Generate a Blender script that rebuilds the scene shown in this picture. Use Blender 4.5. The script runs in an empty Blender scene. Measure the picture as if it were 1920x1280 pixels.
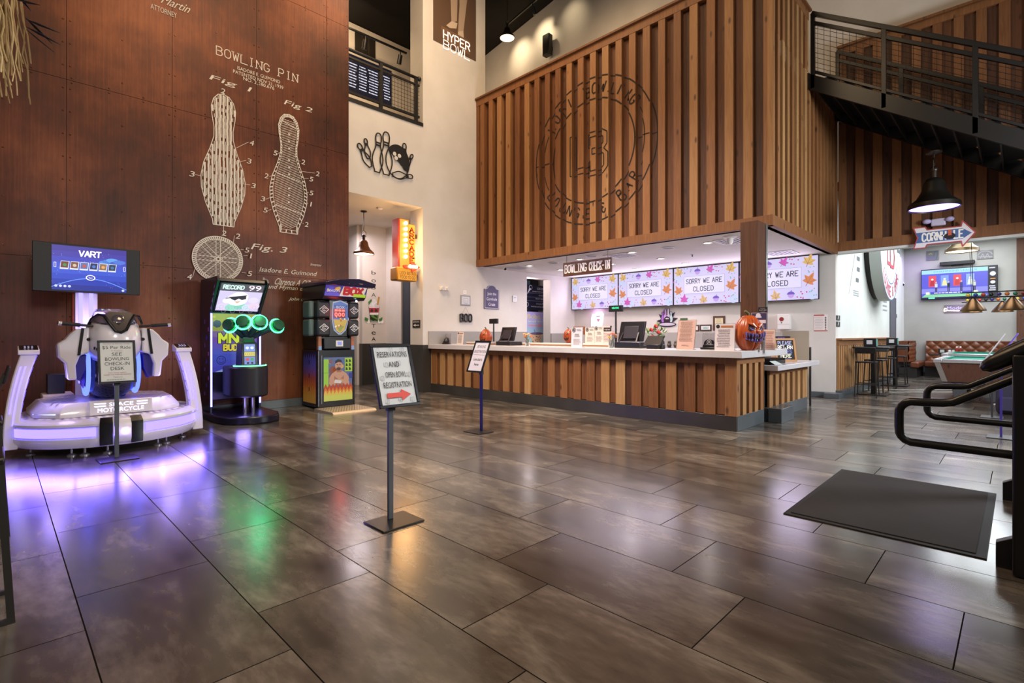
import bpy, math, random
from mathutils import Matrix, Vector
random.seed(7)
SC = bpy.context.scene
COL = SC.collection
PI = math.pi
# ---------------------------------------------------------------- camera, world, exposure
FPX, HOR, EYE, TH = 961.0, 628.0, 1.35, math.radians(44.73)
cam_d = bpy.data.cameras.new('camera'); cam = bpy.data.objects.new('camera', cam_d); COL.objects.link(cam)
cam_d.lens = FPX / 1920 * 36; cam_d.sensor_width = 36; cam_d.shift_y = (HOR - 640) / 1920
cam_d.clip_start = 0.05; cam_d.clip_end = 200
cam.location = (0, 0, EYE); cam.rotation_euler = (PI / 2, 0, TH - PI / 2)
SC.camera = cam
w = bpy.data.worlds.new('hall_air'); SC.world = w; w.use_nodes = True
w.node_tree.nodes['Background'].inputs[0].default_value = (1.0, 0.86, 0.72, 1)
w.node_tree.nodes['Background'].inputs[1].default_value = 0.17
SC.view_settings.view_transform = 'Standard'; SC.view_settings.look = 'None'
SC.view_settings.gamma = 1; SC.view_settings.use_curve_mapping = False
SC.view_settings.exposure = 0.0
SC.cycles.max_bounces = 6; SC.cycles.sample_clamp_indirect = 6.0

def lamp(kind, loc, power, color=(1, 1, 1), size=1.0, size_y=None, aim=None, angle=None, blend=.5, soft=.1, spread=None):
    d = bpy.data.lights.new('lamp_light', kind); o = bpy.data.objects.new('lamp_light', d); COL.objects.link(o)
    d.energy = power; d.color = color; o.location = loc
    if kind == 'AREA':
        d.shape = 'RECTANGLE' if size_y else 'DISK'; d.size = size
        if size_y: d.size_y = size_y
        if spread: d.spread = math.radians(spread)
    elif kind == 'SPOT':
        d.spot_size = math.radians(angle or 60); d.spot_blend = blend; d.shadow_soft_size = soft
    else: d.shadow_soft_size = soft
    if aim is not None:
        o.rotation_euler = (Vector(aim) - Vector(loc)).to_track_quat('-Z', 'Y').to_euler()
    return o
WARM = (1.0, .70, .41); NEUT = (1.0, .93, .87); COOL = (.90, .97, 1.0); PINK = (1.0, .86, .92)
# unseen area lamps around the double-height hall, some added as fill
lamp('AREA', (3.0, 4.6, 9.6), 350, WARM, 2.6, 2.6, aim=(4.2, 6.6, 0))
lamp('AREA', (6.2, 7.4, 10.0), 210, WARM, 1.8, 1.8, aim=(7.2, 8.4, 3))
lamp('AREA', (-2.5, -1.5, 7.5), 60, NEUT, 3.0, 3.0, aim=(4, 4, 0))
lamp('AREA', (8.6, -2.8, 3.3), 420, COOL, 2.2, 1.2, aim=(9.5, 2.8, 2.2))
lamp('AREA', (4.5, -2.6, 6.0), 70, NEUT, 2.4, 2.4, aim=(4.2, 1.2, 0))
lamp('AREA', (3.6, 5.4, 7.6), 210, (1, .87, .76), 1.6, 1.6, aim=(7.2, 5.6, .5), spread=80)  # added fill lamp that brightens the counter front
lamp('AREA', (.4, -1.6, 4.6), 48, NEUT, 1.4, 1.4, aim=(1.9, 5.0, 1.2), spread=75)  # fill lamp added to brighten the pole signs
# games hall beyond the counter: rows of cool ceiling lamps
for hx, hy in ((14.6, 1.1), (17.4, .6), (20.0, 1.0), (15.8, -2.0), (19.0, -2.0)):
    lamp('AREA', (hx, hy, 4.35), 150, COOL, 3.0, 1.8, aim=(hx, hy, 0))
# corridor behind the arcade opening and the upper mezzanines
lamp('AREA', (6.3, 12.0, 4.2), 60, PINK, 1.0, .6, aim=(6.3, 11.6, 0))
lamp('AREA', (6.1, 11.4, 9.5), 60, WARM, 1.2, .6, aim=(6.1, 13.0, 7.5))
lamp('AREA', (10.9, 8.0, 10.4), 45, WARM, 2.0, .8, aim=(12.5, 8.0, 8.0))
lamp('AREA', (10.6, 13.0, 10.4), 40, WARM, 2.0, .8, aim=(13, 13.0, 9.5))  # extra lamp added to brighten the upper wall
lamp('AREA', (10.6, 2.0, 9.6), 9, WARM, 1.5, 1.0, aim=(12.8, .6, 6.0))

# ---------------------------------------------------------------- photograph ray helpers (real planes only)
FW = (math.cos(TH), math.sin(TH)); RT = (math.sin(TH), -math.cos(TH))
def ray(px, py):
    a = (px - 960) / FPX
    return FW[0] + RT[0] * a, FW[1] + RT[1] * a, (HOR - py) / FPX
def UX(px, py, X): d = ray(px, py); t = X / d[0]; return X, t * d[1], EYE + t * d[2]
def UY(px, py, Y): d = ray(px, py); t = Y / d[1]; return t * d[0], Y, EYE + t * d[2]
def UZ(px, py, Z=0.0): d = ray(px, py); t = (Z - EYE) / d[2]; return t * d[0], t * d[1], Z

# ---------------------------------------------------------------- materials
def lin(h):
    h = h.lstrip('#')
    return tuple(((c / 255) / 12.92 if c / 255 <= .04045 else ((c / 255 + .055) / 1.055) ** 2.4) for c in (int(h[i:i + 2], 16) for i in (0, 2, 4)))
MATS = {}
def mat(key):
    """'#rrggbb' plain, '#rrggbb|r.3|m1' with roughness / metal, 'e4#rrggbb' light of that strength, or a named node material."""
    if key in MATS: return MATS[key]
    m = bpy.data.materials.new(key.replace('#', 'c_').replace('|', '_')); m.use_nodes = True; MATS[key] = m
    b = m.node_tree.nodes['Principled BSDF']
    if key.startswith('e'):
        s, h = key[1:].split('#'); c = lin(h)
        b.inputs['Base Color'].default_value = (*[x * .15 for x in c], 1)
        b.inputs['Emission Color'].default_value = (*c, 1); b.inputs['Emission Strength'].default_value = float(s)
        b.inputs['Roughness'].default_value = .35
        return m
    parts = key.split('|'); b.inputs['Base Color'].default_value = (*lin(parts[0]), 1)
    b.inputs['Roughness'].default_value = .5
    for p in parts[1:]:
        if p[0] == 'r': b.inputs['Roughness'].default_value = float(p[1:])
        if p[0] == 'm': b.inputs['Metallic'].default_value = float(p[1:])
        if p[0] == 't': b.inputs['Transmission Weight'].default_value = float(p[1:])
        if p[0] == 'a': b.inputs['Alpha'].default_value = float(p[1:])
        if p[0] == 'c': b.inputs['Coat Weight'].default_value = float(p[1:]); b.inputs['Coat Roughness'].default_value = .08
    return m
class NT:
    def __init__(s, name):
        s.m = bpy.data.materials.new(name); s.m.use_nodes = True; MATS[name] = s.m
        s.t = s.m.node_tree; s.b = s.t.nodes['Principled BSDF']
    def n(s, typ, **kw):
        x = s.t.nodes.new(typ)
        for k, v in kw.items():
            if k.startswith('i_'):
                x.inputs[k[2:].replace('_', ' ')].default_value = v
            else: setattr(x, k, v)
        return x
    def l(s, a, b): s.t.links.new(a, b)
    def math(s, op, a, b=None, c=None):
        x = s.n('ShaderNodeMath', operation=op)
        for i, v in enumerate((a, b, c)):
            if v is None: continue
            if isinstance(v, (int, float)): x.inputs[i].default_value = v
            else: s.l(v, x.inputs[i])
        return x.outputs[0]
    def ramp(s, fac, stops):
        r = s.n('ShaderNodeValToRGB'); e = r.color_ramp.elements
        while len(e) < len(stops): e.new(.5)
        for q, (p, c) in zip(e, stops):
            q.position = p; q.color = (*(lin(c) if isinstance(c, str) else c), 1)
        s.l(fac, r.inputs[0]); return r.outputs[0]
    def noise(s, scale, size=(1, 1, 1), detail=4, rough=.55, co='Object', off=(0, 0, 0)):
        c = s.n('ShaderNodeTexCoord'); mp = s.n('ShaderNodeMapping'); s.l(c.outputs[co], mp.inputs[0])
        mp.inputs['Scale'].default_value = size; mp.inputs['Location'].default_value = off
        x = s.n('ShaderNodeTexNoise'); x.inputs['Scale'].default_value = scale
        x.inputs['Detail'].default_value = detail; x.inputs['Roughness'].default_value = rough
        s.l(mp.outputs[0], x.inputs['Vector']); return x.outputs['Fac']
    def mix(s, f, a, b, mode='MIX'):
        x = s.n('ShaderNodeMix', data_type='RGBA', blend_type=mode)
        for i, v in ((0, f), (6, a), (7, b)):
            if isinstance(v, (int, float)): x.inputs[i].default_value = v
            elif isinstance(v, str): x.inputs[i].default_value = (*lin(v), 1)
            else: s.l(v, x.inputs[i])
        return x.outputs[2]
    def bump(s, h, strength=.2, dist=.01):
        x = s.n('ShaderNodeBump'); x.inputs['Strength'].default_value = strength; x.inputs['Distance'].default_value = dist
        s.l(h, x.inputs['Height']); s.l(x.outputs[0], s.b.inputs['Normal'])
def mk_floor():
    q = NT('floor_tile'); tc = q.n('ShaderNodeTexCoord'); sp = q.n('ShaderNodeSeparateXYZ'); q.l(tc.outputs['Object'], sp.inputs[0])
    u = q.math('DIVIDE', q.math('SUBTRACT', sp.outputs[0], .293), .607)
    row = q.math('FLOOR', u); fu = q.math('SUBTRACT', u, row)
    v = q.math('ADD', q.math('DIVIDE', q.math('SUBTRACT', sp.outputs[1], 1.005), 1.22), q.math('MULTIPLY', row, -.3333))
    cell = q.math('FLOOR', v); fv = q.math('SUBTRACT', v, cell)
    eu = q.math('MULTIPLY', q.math('MINIMUM', fu, q.math('SUBTRACT', 1.0, fu)), .607)
    ev = q.math('MULTIPLY', q.math('MINIMUM', fv, q.math('SUBTRACT', 1.0, fv)), 1.22)
    g = q.math('LESS_THAN', q.math('MINIMUM', eu, ev), .003)
    cb = q.n('ShaderNodeCombineXYZ'); q.l(row, cb.inputs[0]); q.l(cell, cb.inputs[1])
    wn = q.n('ShaderNodeTexWhiteNoise', noise_dimensions='2D'); q.l(cb.outputs[0], wn.inputs['Vector'])
    # per-tile shifted cloudy pattern, streaked along the tile
    ad = q.n('ShaderNodeVectorMath', operation='MULTIPLY_ADD'); q.l(wn.outputs['Color'], ad.inputs[0]); ad.inputs[1].default_value = (40, 40, 40); q.l(tc.outputs['Object'], ad.inputs[2])
    mp = q.n('ShaderNodeMapping'); mp.inputs['Scale'].default_value = (2.2, .8, 1); q.l(ad.outputs[0], mp.inputs[0])
    n1 = q.n('ShaderNodeTexNoise'); q.l(mp.outputs[0], n1.inputs['Vector']); n1.inputs['Scale'].default_value = 1.5; n1.inputs['Detail'].default_value = 7; n1.inputs['Roughness'].default_value = .62; n1.inputs['Distortion'].default_value = .25
    n2 = q.n('ShaderNodeTexNoise'); q.l(mp.outputs[0], n2.inputs['Vector']); n2.inputs['Scale'].default_value = 9; n2.inputs['Detail'].default_value = 5
    f = q.math('ADD', q.math('MULTIPLY', n1.outputs['Fac'], .8), q.math('MULTIPLY', n2.outputs['Fac'], .2))
    c = q.ramp(f, [(.34, '#35312c'), (.5, '#514a43'), (.62, '#71695f'), (.76, '#988e7f')])
    tone = q.math('ADD', .72, q.math('MULTIPLY', wn.outputs['Value'], .6))
    hs = q.n('ShaderNodeHueSaturation'); q.l(tone, hs.inputs['Value']); q.l(c, hs.inputs['Color'])
    q.l(q.mix(g, hs.outputs[0], '#1a1715'), q.b.inputs['Base Color'])
    q.l(q.math('ADD', q.math('ADD', .13, q.math('MULTIPLY', n1.outputs['Fac'], .16)), q.math('MULTIPLY', g, .4)), q.b.inputs['Roughness'])
    q.b.inputs['IOR'].default_value = 1.75; q.l(q.math('MULTIPLY', q.math('SUBTRACT', 1.0, g), .6), q.b.inputs['Specular IOR Level'])
    q.bump(q.math('ADD', q.math('MULTIPLY', g, -1.0), q.math('MULTIPLY', n2.outputs['Fac'], .02)), .08, .004)
mk_floor()
def mk_wood(name, stops, rough=.62):
    q = NT(name); at = q.n('ShaderNodeAttribute', attribute_name='tone')
    tc = q.n('ShaderNodeTexCoord'); sc = q.n('ShaderNodeVectorMath', operation='MULTIPLY_ADD')
    q.l(at.outputs['Color'], sc.inputs[0]); sc.inputs[1].default_value = (31, 17, 53); q.l(tc.outputs['Object'], sc.inputs[2])
    mp = q.n('ShaderNodeMapping'); mp.inputs['Scale'].default_value = (14, 14, 1.0); q.l(sc.outputs[0], mp.inputs[0])
    g = q.n('ShaderNodeTexNoise'); q.l(mp.outputs[0], g.inputs['Vector']); g.inputs['Scale'].default_value = 1.6; g.inputs['Detail'].default_value = 6; g.inputs['Distortion'].default_value = 1.2
    kn = q.n('ShaderNodeTexVoronoi'); mk = q.n('ShaderNodeMapping'); mk.inputs['Scale'].default_value = (5, 5, 2.1); q.l(sc.outputs[0], mk.inputs[0]); q.l(mk.outputs[0], kn.inputs['Vector']); kn.inputs['Scale'].default_value = 1.0
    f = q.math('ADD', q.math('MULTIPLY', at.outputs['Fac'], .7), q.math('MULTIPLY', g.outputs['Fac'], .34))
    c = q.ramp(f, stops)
    k = q.ramp(kn.outputs['Distance'], [(.06, (1, 1, 1)), (.15, (0, 0, 0))])
    q.l(q.mix(q.math('MULTIPLY', k, .75), c, '#2c1408'), q.b.inputs['Base Color'])
    q.b.inputs['Roughness'].default_value = rough; q.bump(g.outputs['Fac'], .25, .004)
mk_wood('cedar', [(.1, '#36190a'), (.35, '#603618'), (.6, '#885932'), (.84, '#a67c4e'), (1, '#c09d74')])
mk_wood('walnut', [(.1, '#2f1b14'), (.4, '#4a2d22'), (.7, '#664437'), (1, '#7e5848')], .4)
def mk_rust():
    q = NT('rust_steel')
    big = q.noise(.55, (1, 1, 1), 4, .6); st = q.noise(2.2, (26, 1, .5), 4, .6); fine = q.noise(22, (1, 1, .35), 3, .6)
    f = q.math('ADD', q.math('ADD', q.math('MULTIPLY', big, .75), q.math('MULTIPLY', st, .22)), q.math('MULTIPLY', fine, .1))
    q.l(q.ramp(f, [(.36, '#341a10'), (.5, '#542816'), (.58, '#69361d'), (.7, '#7f4829')]), q.b.inputs['Base Color'])
    q.b.inputs['Metallic'].default_value = .35; q.b.inputs['Roughness'].default_value = .46
    q.bump(st, .08, .003)
mk_rust()
def mk_wall(name, a, b, rough=.75):
    q = NT(name); n = q.noise(1.3, (1, 1, 1), 5); q.l(q.ramp(n, [(.35, a), (.65, b)]), q.b.inputs['Base Color'])
    q.b.inputs['Roughness'].default_value = rough; q.bump(q.noise(260, (1, 1, 1), 2), .06, .001)
mk_wall('plaster', '#ccc5bd', '#d5cec7')
mk_wall('hall_plaster', '#cfd0cd', '#d9dad7')
mk_wall('greige', '#989590', '#a29f99')
mk_wall('black_ceiling', '#120f0d', '#1a1613', .9)
mk_wall('dark_tile', '#2f2c2a', '#3b3835', .35)
mk_wall('slate_tile', '#474c50', '#565c60', .3)
mk_wall('quartz', '#c3bec1', '#cdc8ca', .22)
mk_wall('carpet', '#1d1a1b', '#2a2627', .95)
mk_wall('black_steel', '#0a090a', '#100f10', .33)
mk_wall('leather', '#633520', '#774328', .34)
def mk_pumpkin():
    q = NT('pumpkin_skin'); n = q.noise(9, (1, 1, .4), 4); q.l(q.ramp(n, [(.3, '#82300d'), (.6, '#ab4a1b'), (.8, '#c2662c')]), q.b.inputs['Base Color'])
    q.b.inputs['Roughness'].default_value = .3
mk_pumpkin()

# ---------------------------------------------------------------- mesh builder
MW = {}
class B:
    def __init__(s): s.v = []; s.f = []; s.mi = []; s.mats = []; s.cur = 0; s.tn = []; s.tone = .5; s.T = None
    def mat(s, key):
        m = mat(key)
        if m not in s.mats: s.mats.append(m)
        s.cur = s.mats.index(m); return s
    def add(s, vs, fs):
        k = len(s.v); T = s.T
        s.v += [tuple(T @ Vector(p)) if T else tuple(p) for p in vs]
        for f in fs: s.f.append([k + i for i in f]); s.mi.append(s.cur); s.tn.append(s.tone)
        return s
    def box(s, x0, y0, z0, x1, y1, z1):
        x0, x1 = min(x0, x1), max(x0, x1); y0, y1 = min(y0, y1), max(y0, y1); z0, z1 = min(z0, z1), max(z0, z1)
        return s.add([(x0, y0, z0), (x1, y0, z0), (x1, y1, z0), (x0, y1, z0), (x0, y0, z1), (x1, y0, z1), (x1, y1, z1), (x0, y1, z1)],
                     [(0, 3, 2, 1), (4, 5, 6, 7), (0, 1, 5, 4), (1, 2, 6, 5), (2, 3, 7, 6), (3, 0, 4, 7)])
    def cb(s, c, d): return s.box(c[0] - d[0] / 2, c[1] - d[1] / 2, c[2] - d[2] / 2, c[0] + d[0] / 2, c[1] + d[1] / 2, c[2] + d[2] / 2)
    def bar(s, p0, p1, wd, ht, up=(0, 0, 1)):
        p0, p1 = Vector(p0), Vector(p1); d = (p1 - p0).normalized(); sd = d.cross(Vector(up))
        if sd.length < 1e-4: sd = d.cross(Vector((1, 0, 0)))
        sd.normalize(); u = sd.cross(d); sd *= wd / 2; u *= ht / 2
        return s.add([p + a * sd + b * u for p in (p0, p1) for a, b in ((-1, -1), (1, -1), (1, 1), (-1, 1))],
                     [(0, 1, 2, 3), (7, 6, 5, 4), (0, 4, 5, 1), (1, 5, 6, 2), (2, 6, 7, 3), (3, 7, 4, 0)])
    def cyl(s, p0, p1, r0, r1=None, n=16):
        return s.tube([p0, p1], [r0, r0 if r1 is None else r1], n)
    def tube(s, pts, r, n=8, closed=False):
        rr = list(r) if isinstance(r, (list, tuple)) else [r] * len(pts); pts = [Vector(p) for p in pts]
        keep = [i for i in range(len(pts)) if i == 0 or (pts[i] - pts[i - 1]).length > 1e-6]; pts = [pts[i] for i in keep]; rr = [rr[i] for i in keep]; N = len(pts)
        vs = []; ref = None
        for i, p in enumerate(pts):
            a = pts[(i - 1) % N] if (i or closed) else p; c = pts[(i + 1) % N] if (i < N - 1 or closed) else p
            d = (c - a).normalized()
            if ref is None:
                ref = d.cross(Vector((0, 0, 1)))
                if ref.length < .05: ref = d.cross(Vector((1, 0, 0)))
            ref = (ref - d * ref.dot(d)).normalized(); q = d.cross(ref)
            vs += [p + rr[i] * (ref * math.cos(2 * PI * k / n) + q * math.sin(2 * PI * k / n)) for k in range(n)]
        fs = []
        for i in range(N if closed else N - 1):
            j = (i + 1) % N
            fs += [(i * n + k, i * n + (k + 1) % n, j * n + (k + 1) % n, j * n + k) for k in range(n)]
        if not closed: fs += [tuple(range(n - 1, -1, -1)), tuple((N - 1) * n + k for k in range(n))]
        return s.add(vs, fs)
    def lathe(s, prof, c=(0, 0, 0), n=24, sq=(1, 1), ang=(0, 2 * PI)):
        full = abs(ang[1] - ang[0] - 2 * PI) < 1e-3; K = n if full else n + 1; vs = []; fs = []
        for r, z in prof:
            for k in range(K):
                t = ang[0] + (ang[1] - ang[0]) * k / n
                vs.append((c[0] + r * sq[0] * math.cos(t), c[1] + r * sq[1] * math.sin(t), c[2] + z))
        for i in range(len(prof) - 1):
            for k in range(n):
                k2 = (k + 1) % K
                fs.append((i * K + k, i * K + k2, (i + 1) * K + k2, (i + 1) * K + k))
        return s.add(vs, fs)
    def ball(s, c, r, n=16, sc=(1, 1, 1)):
        m = max(6, n // 2); pr = [(max(1e-4, math.sin(PI * i / m)), -math.cos(PI * i / m)) for i in range(m + 1)]
        vs = []; fs = []
        for q, z in pr:
            vs += [(c[0] + r * sc[0] * q * math.cos(2 * PI * k / n), c[1] + r * sc[1] * q * math.sin(2 * PI * k / n), c[2] + r * sc[2] * z) for k in range(n)]
        for i in range(m): fs += [(i * n + k, i * n + (k + 1) % n, (i + 1) * n + (k + 1) % n, (i + 1) * n + k) for k in range(n)]
        return s.add(vs, fs)
    def prism(s, poly, fn, t0, t1):
        n = len(poly)
        return s.add([fn(a, b, t0) for a, b in poly] + [fn(a, b, t1) for a, b in poly],
                     [tuple(range(n - 1, -1, -1)), tuple(range(n, 2 * n))] + [(i, (i + 1) % n, n + (i + 1) % n, n + i) for i in range(n)])
    def loft(s, rings, caps=True, closed=True):
        n = len(rings[0]); vs = [p for r in rings for p in r]; fs = []
        for i in range(len(rings) - 1):
            fs += [(i * n + k, i * n + (k + 1) % n, (i + 1) * n + (k + 1) % n, (i + 1) * n + k) for k in range(n if closed else n - 1)]
        if caps: fs += [tuple(range(n - 1, -1, -1)), tuple((len(rings) - 1) * n + k for k in range(n))]
        return s.add(vs, fs)
    def obj(s, name, parent=None, bev=0, kind=None, local=False, seg=2, label=None, sm=40, fix=True):
        me = bpy.data.meshes.new(name); me.from_pydata(s.v, [], s.f)
        for m in s.mats: me.materials.append(m)
        me.polygons.foreach_set('material_index', s.mi)
        at = me.attributes.new('tone', 'FLOAT_COLOR', 'CORNER')
        buf = []
        for p, t in zip(me.polygons, s.tn):
            buf += [t, t, t, 1.0] * p.loop_total
        at.data.foreach_set('color', buf)
        if parent is not None and not local: me.transform(MW[parent.name].inverted())
        if sm:
            me.polygons.foreach_set('use_smooth', [True] * len(me.polygons)); me.set_sharp_from_angle(angle=math.radians(sm))
        me.validate(); me.update()
        o = bpy.data.objects.new(name, me); COL.objects.link(o)
        if parent is not None: o.parent = parent; MW[o.name] = MW[parent.name]
        else: MW[o.name] = Matrix.Identity(4)
        if bev:
            b = o.modifiers.new('bevel', 'BEVEL'); b.width = bev; b.segments = seg; b.limit_method = 'ANGLE'; b.angle_limit = math.radians(50)
        if kind: o['kind'] = kind
        if label: o['label'] = label
        return o
def thing(name, label, cat, loc=(0, 0, 0), rz=0, group=None):
    o = bpy.data.objects.new(name, None); COL.objects.link(o); o.location = loc; o.rotation_euler = (0, 0, rz); o.empty_display_size = .1
    MW[o.name] = Matrix.Translation(loc) @ Matrix.Rotation(rz, 4, 'Z')
    o['label'] = label; o['category'] = cat
    if group: o['group'] = group
    return o
def tag(o, label, cat, group=None):
    o['label'] = label; o['category'] = cat
    if group: o['group'] = group
    return o
def recenter(o, loc):
    """put the origin of a one-mesh thing at its base"""
    o.data.transform(Matrix.Translation(-Vector(loc))); o.location = loc; MW[o.name] = Matrix.Translation(loc); return o
def dup(root, loc, rz=None, label=None, group=None):
    r = root.copy(); COL.objects.link(r); r.location = loc
    if rz is not None: r.rotation_euler = (0, 0, rz)
    if label: r['label'] = label
    if group: r['group'] = group
    MW[r.name] = Matrix.Translation(loc) @ Matrix.Rotation(r.rotation_euler[2], 4, 'Z')
    for ch in list(root.children):
        c = ch.copy(); COL.objects.link(c); c.parent = r
        for g in list(ch.children):
            d = g.copy(); COL.objects.link(d); d.parent = c
    return r

# ---------------------------------------------------------------- lettering
GL = {}
def glyphs(txt):
    if txt in GL: return GL[txt]
    cu = bpy.data.curves.new('letters', 'FONT'); cu.body = txt; cu.resolution_u = 3; cu.size = 1
    ob = bpy.data.objects.new('letters', cu); COL.objects.link(ob)
    me = ob.to_mesh(); vs = [(v.co.x, v.co.y) for v in me.vertices]; fs = [tuple(p.vertices) for p in me.polygons]
    ob.to_mesh_clear(); bpy.data.objects.remove(ob); bpy.data.curves.remove(cu)
    GL[txt] = (vs, fs); return GL[txt]
CAP = None
def arcpts(cx, cy, rx, ry, a0, a1, n=8):
    return [(cx + rx * math.cos(math.radians(a0 + (a1 - a0) * i / n)), cy + ry * math.sin(math.radians(a0 + (a1 - a0) * i / n))) for i in range(n + 1)]
A_ = arcpts
SF = {
 'A': [[(0, 0), (2, 6), (4, 0)], [(.8, 2.2), (3.2, 2.2)]],
 'B': [[(0, 0), (0, 6), (2.4, 6)] + A_(2.4, 4.6, 1.4, 1.4, 90, -90, 6) + [(0, 3.2)], [(2.4, 3.2)] + A_(2.4, 1.6, 1.6, 1.6, 90, -90, 6) + [(0, 0)]],
 'C': [A_(2, 4, 2, 2, 20, 180, 6) + A_(2, 2, 2, 2, 180, 340, 6)],
 'D': [[(0, 0), (0, 6), (1.6, 6)] + A_(1.6, 3, 2.4, 3, 90, -90, 8) + [(0, 0)]],
 'E': [[(4, 6), (0, 6), (0, 0), (4, 0)], [(0, 3.1), (3, 3.1)]],
 'F': [[(4, 6), (0, 6), (0, 0)], [(0, 3.1), (3, 3.1)]],
 'G': [A_(2, 4, 2, 2, 20, 180, 6) + A_(2, 2, 2, 2, 180, 360, 6) + [(4, 2.6), (2.4, 2.6)]],
 'H': [[(0, 0), (0, 6)], [(4, 0), (4, 6)], [(0, 3.1), (4, 3.1)]],
 'I': [[(2, 0), (2, 6)]],
 'K': [[(0, 0), (0, 6)], [(4, 6), (0, 2.6)], [(1.3, 3.7), (4, 0)]],
 'L': [[(0, 6), (0, 0), (4, 0)]],
 'M': [[(0, 0), (0, 6), (2, 2), (4, 6), (4, 0)]],
 'N': [[(0, 0), (0, 6), (4, 0), (4, 6)]],
 'O': [A_(2, 4, 2, 2, 0, 180, 8) + A_(2, 2, 2, 2, 180, 360, 8) + [(4, 4)]],
 'P': [[(0, 0), (0, 6), (2.4, 6)] + A_(2.4, 4.4, 1.5, 1.6, 90, -90, 6) + [(0, 2.8)]],
 'R': [[(0, 0), (0, 6), (2.4, 6)] + A_(2.4, 4.5, 1.5, 1.5, 90, -90, 6) + [(0, 3)], [(2, 3), (4, 0)]],
 'S': [A_(2, 4.5, 1.9, 1.5, 20, 270, 8) + A_(2, 1.5, 1.9, 1.5, 90, -160, 8)],
 'T': [[(0, 6), (4, 6)], [(2, 6), (2, 0)]],
 'U': [[(0, 6), (0, 2)] + A_(2, 2, 2, 2, 180, 360, 8) + [(4, 6)]],
 'V': [[(0, 6), (2, 0), (4, 6)]],
 'W': [[(0, 6), (1, 0), (2, 4.4), (3, 0), (4, 6)]],
 'X': [[(0, 0), (4, 6)], [(0, 6), (4, 0)]],
 'Y': [[(0, 6), (2, 3), (4, 6)], [(2, 3), (2, 0)]],
 'Z': [[(0, 6), (4, 6), (0, 0), (4, 0)]],
 '-': [[(.6, 3), (3.4, 3)]], '&': [[(3.6, 5), (2.4, 6), (1, 5.2), (1.2, 3.6), (2.6, 3.2)], [(1.2, 3.4), (.3, 2), (1, .3), (2.6, .3), (3.8, 2.2)]],
 '0': [A_(2, 4, 2, 2, 0, 180, 8) + A_(2, 2, 2, 2, 180, 360, 8) + [(4, 4)]],
}
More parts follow.
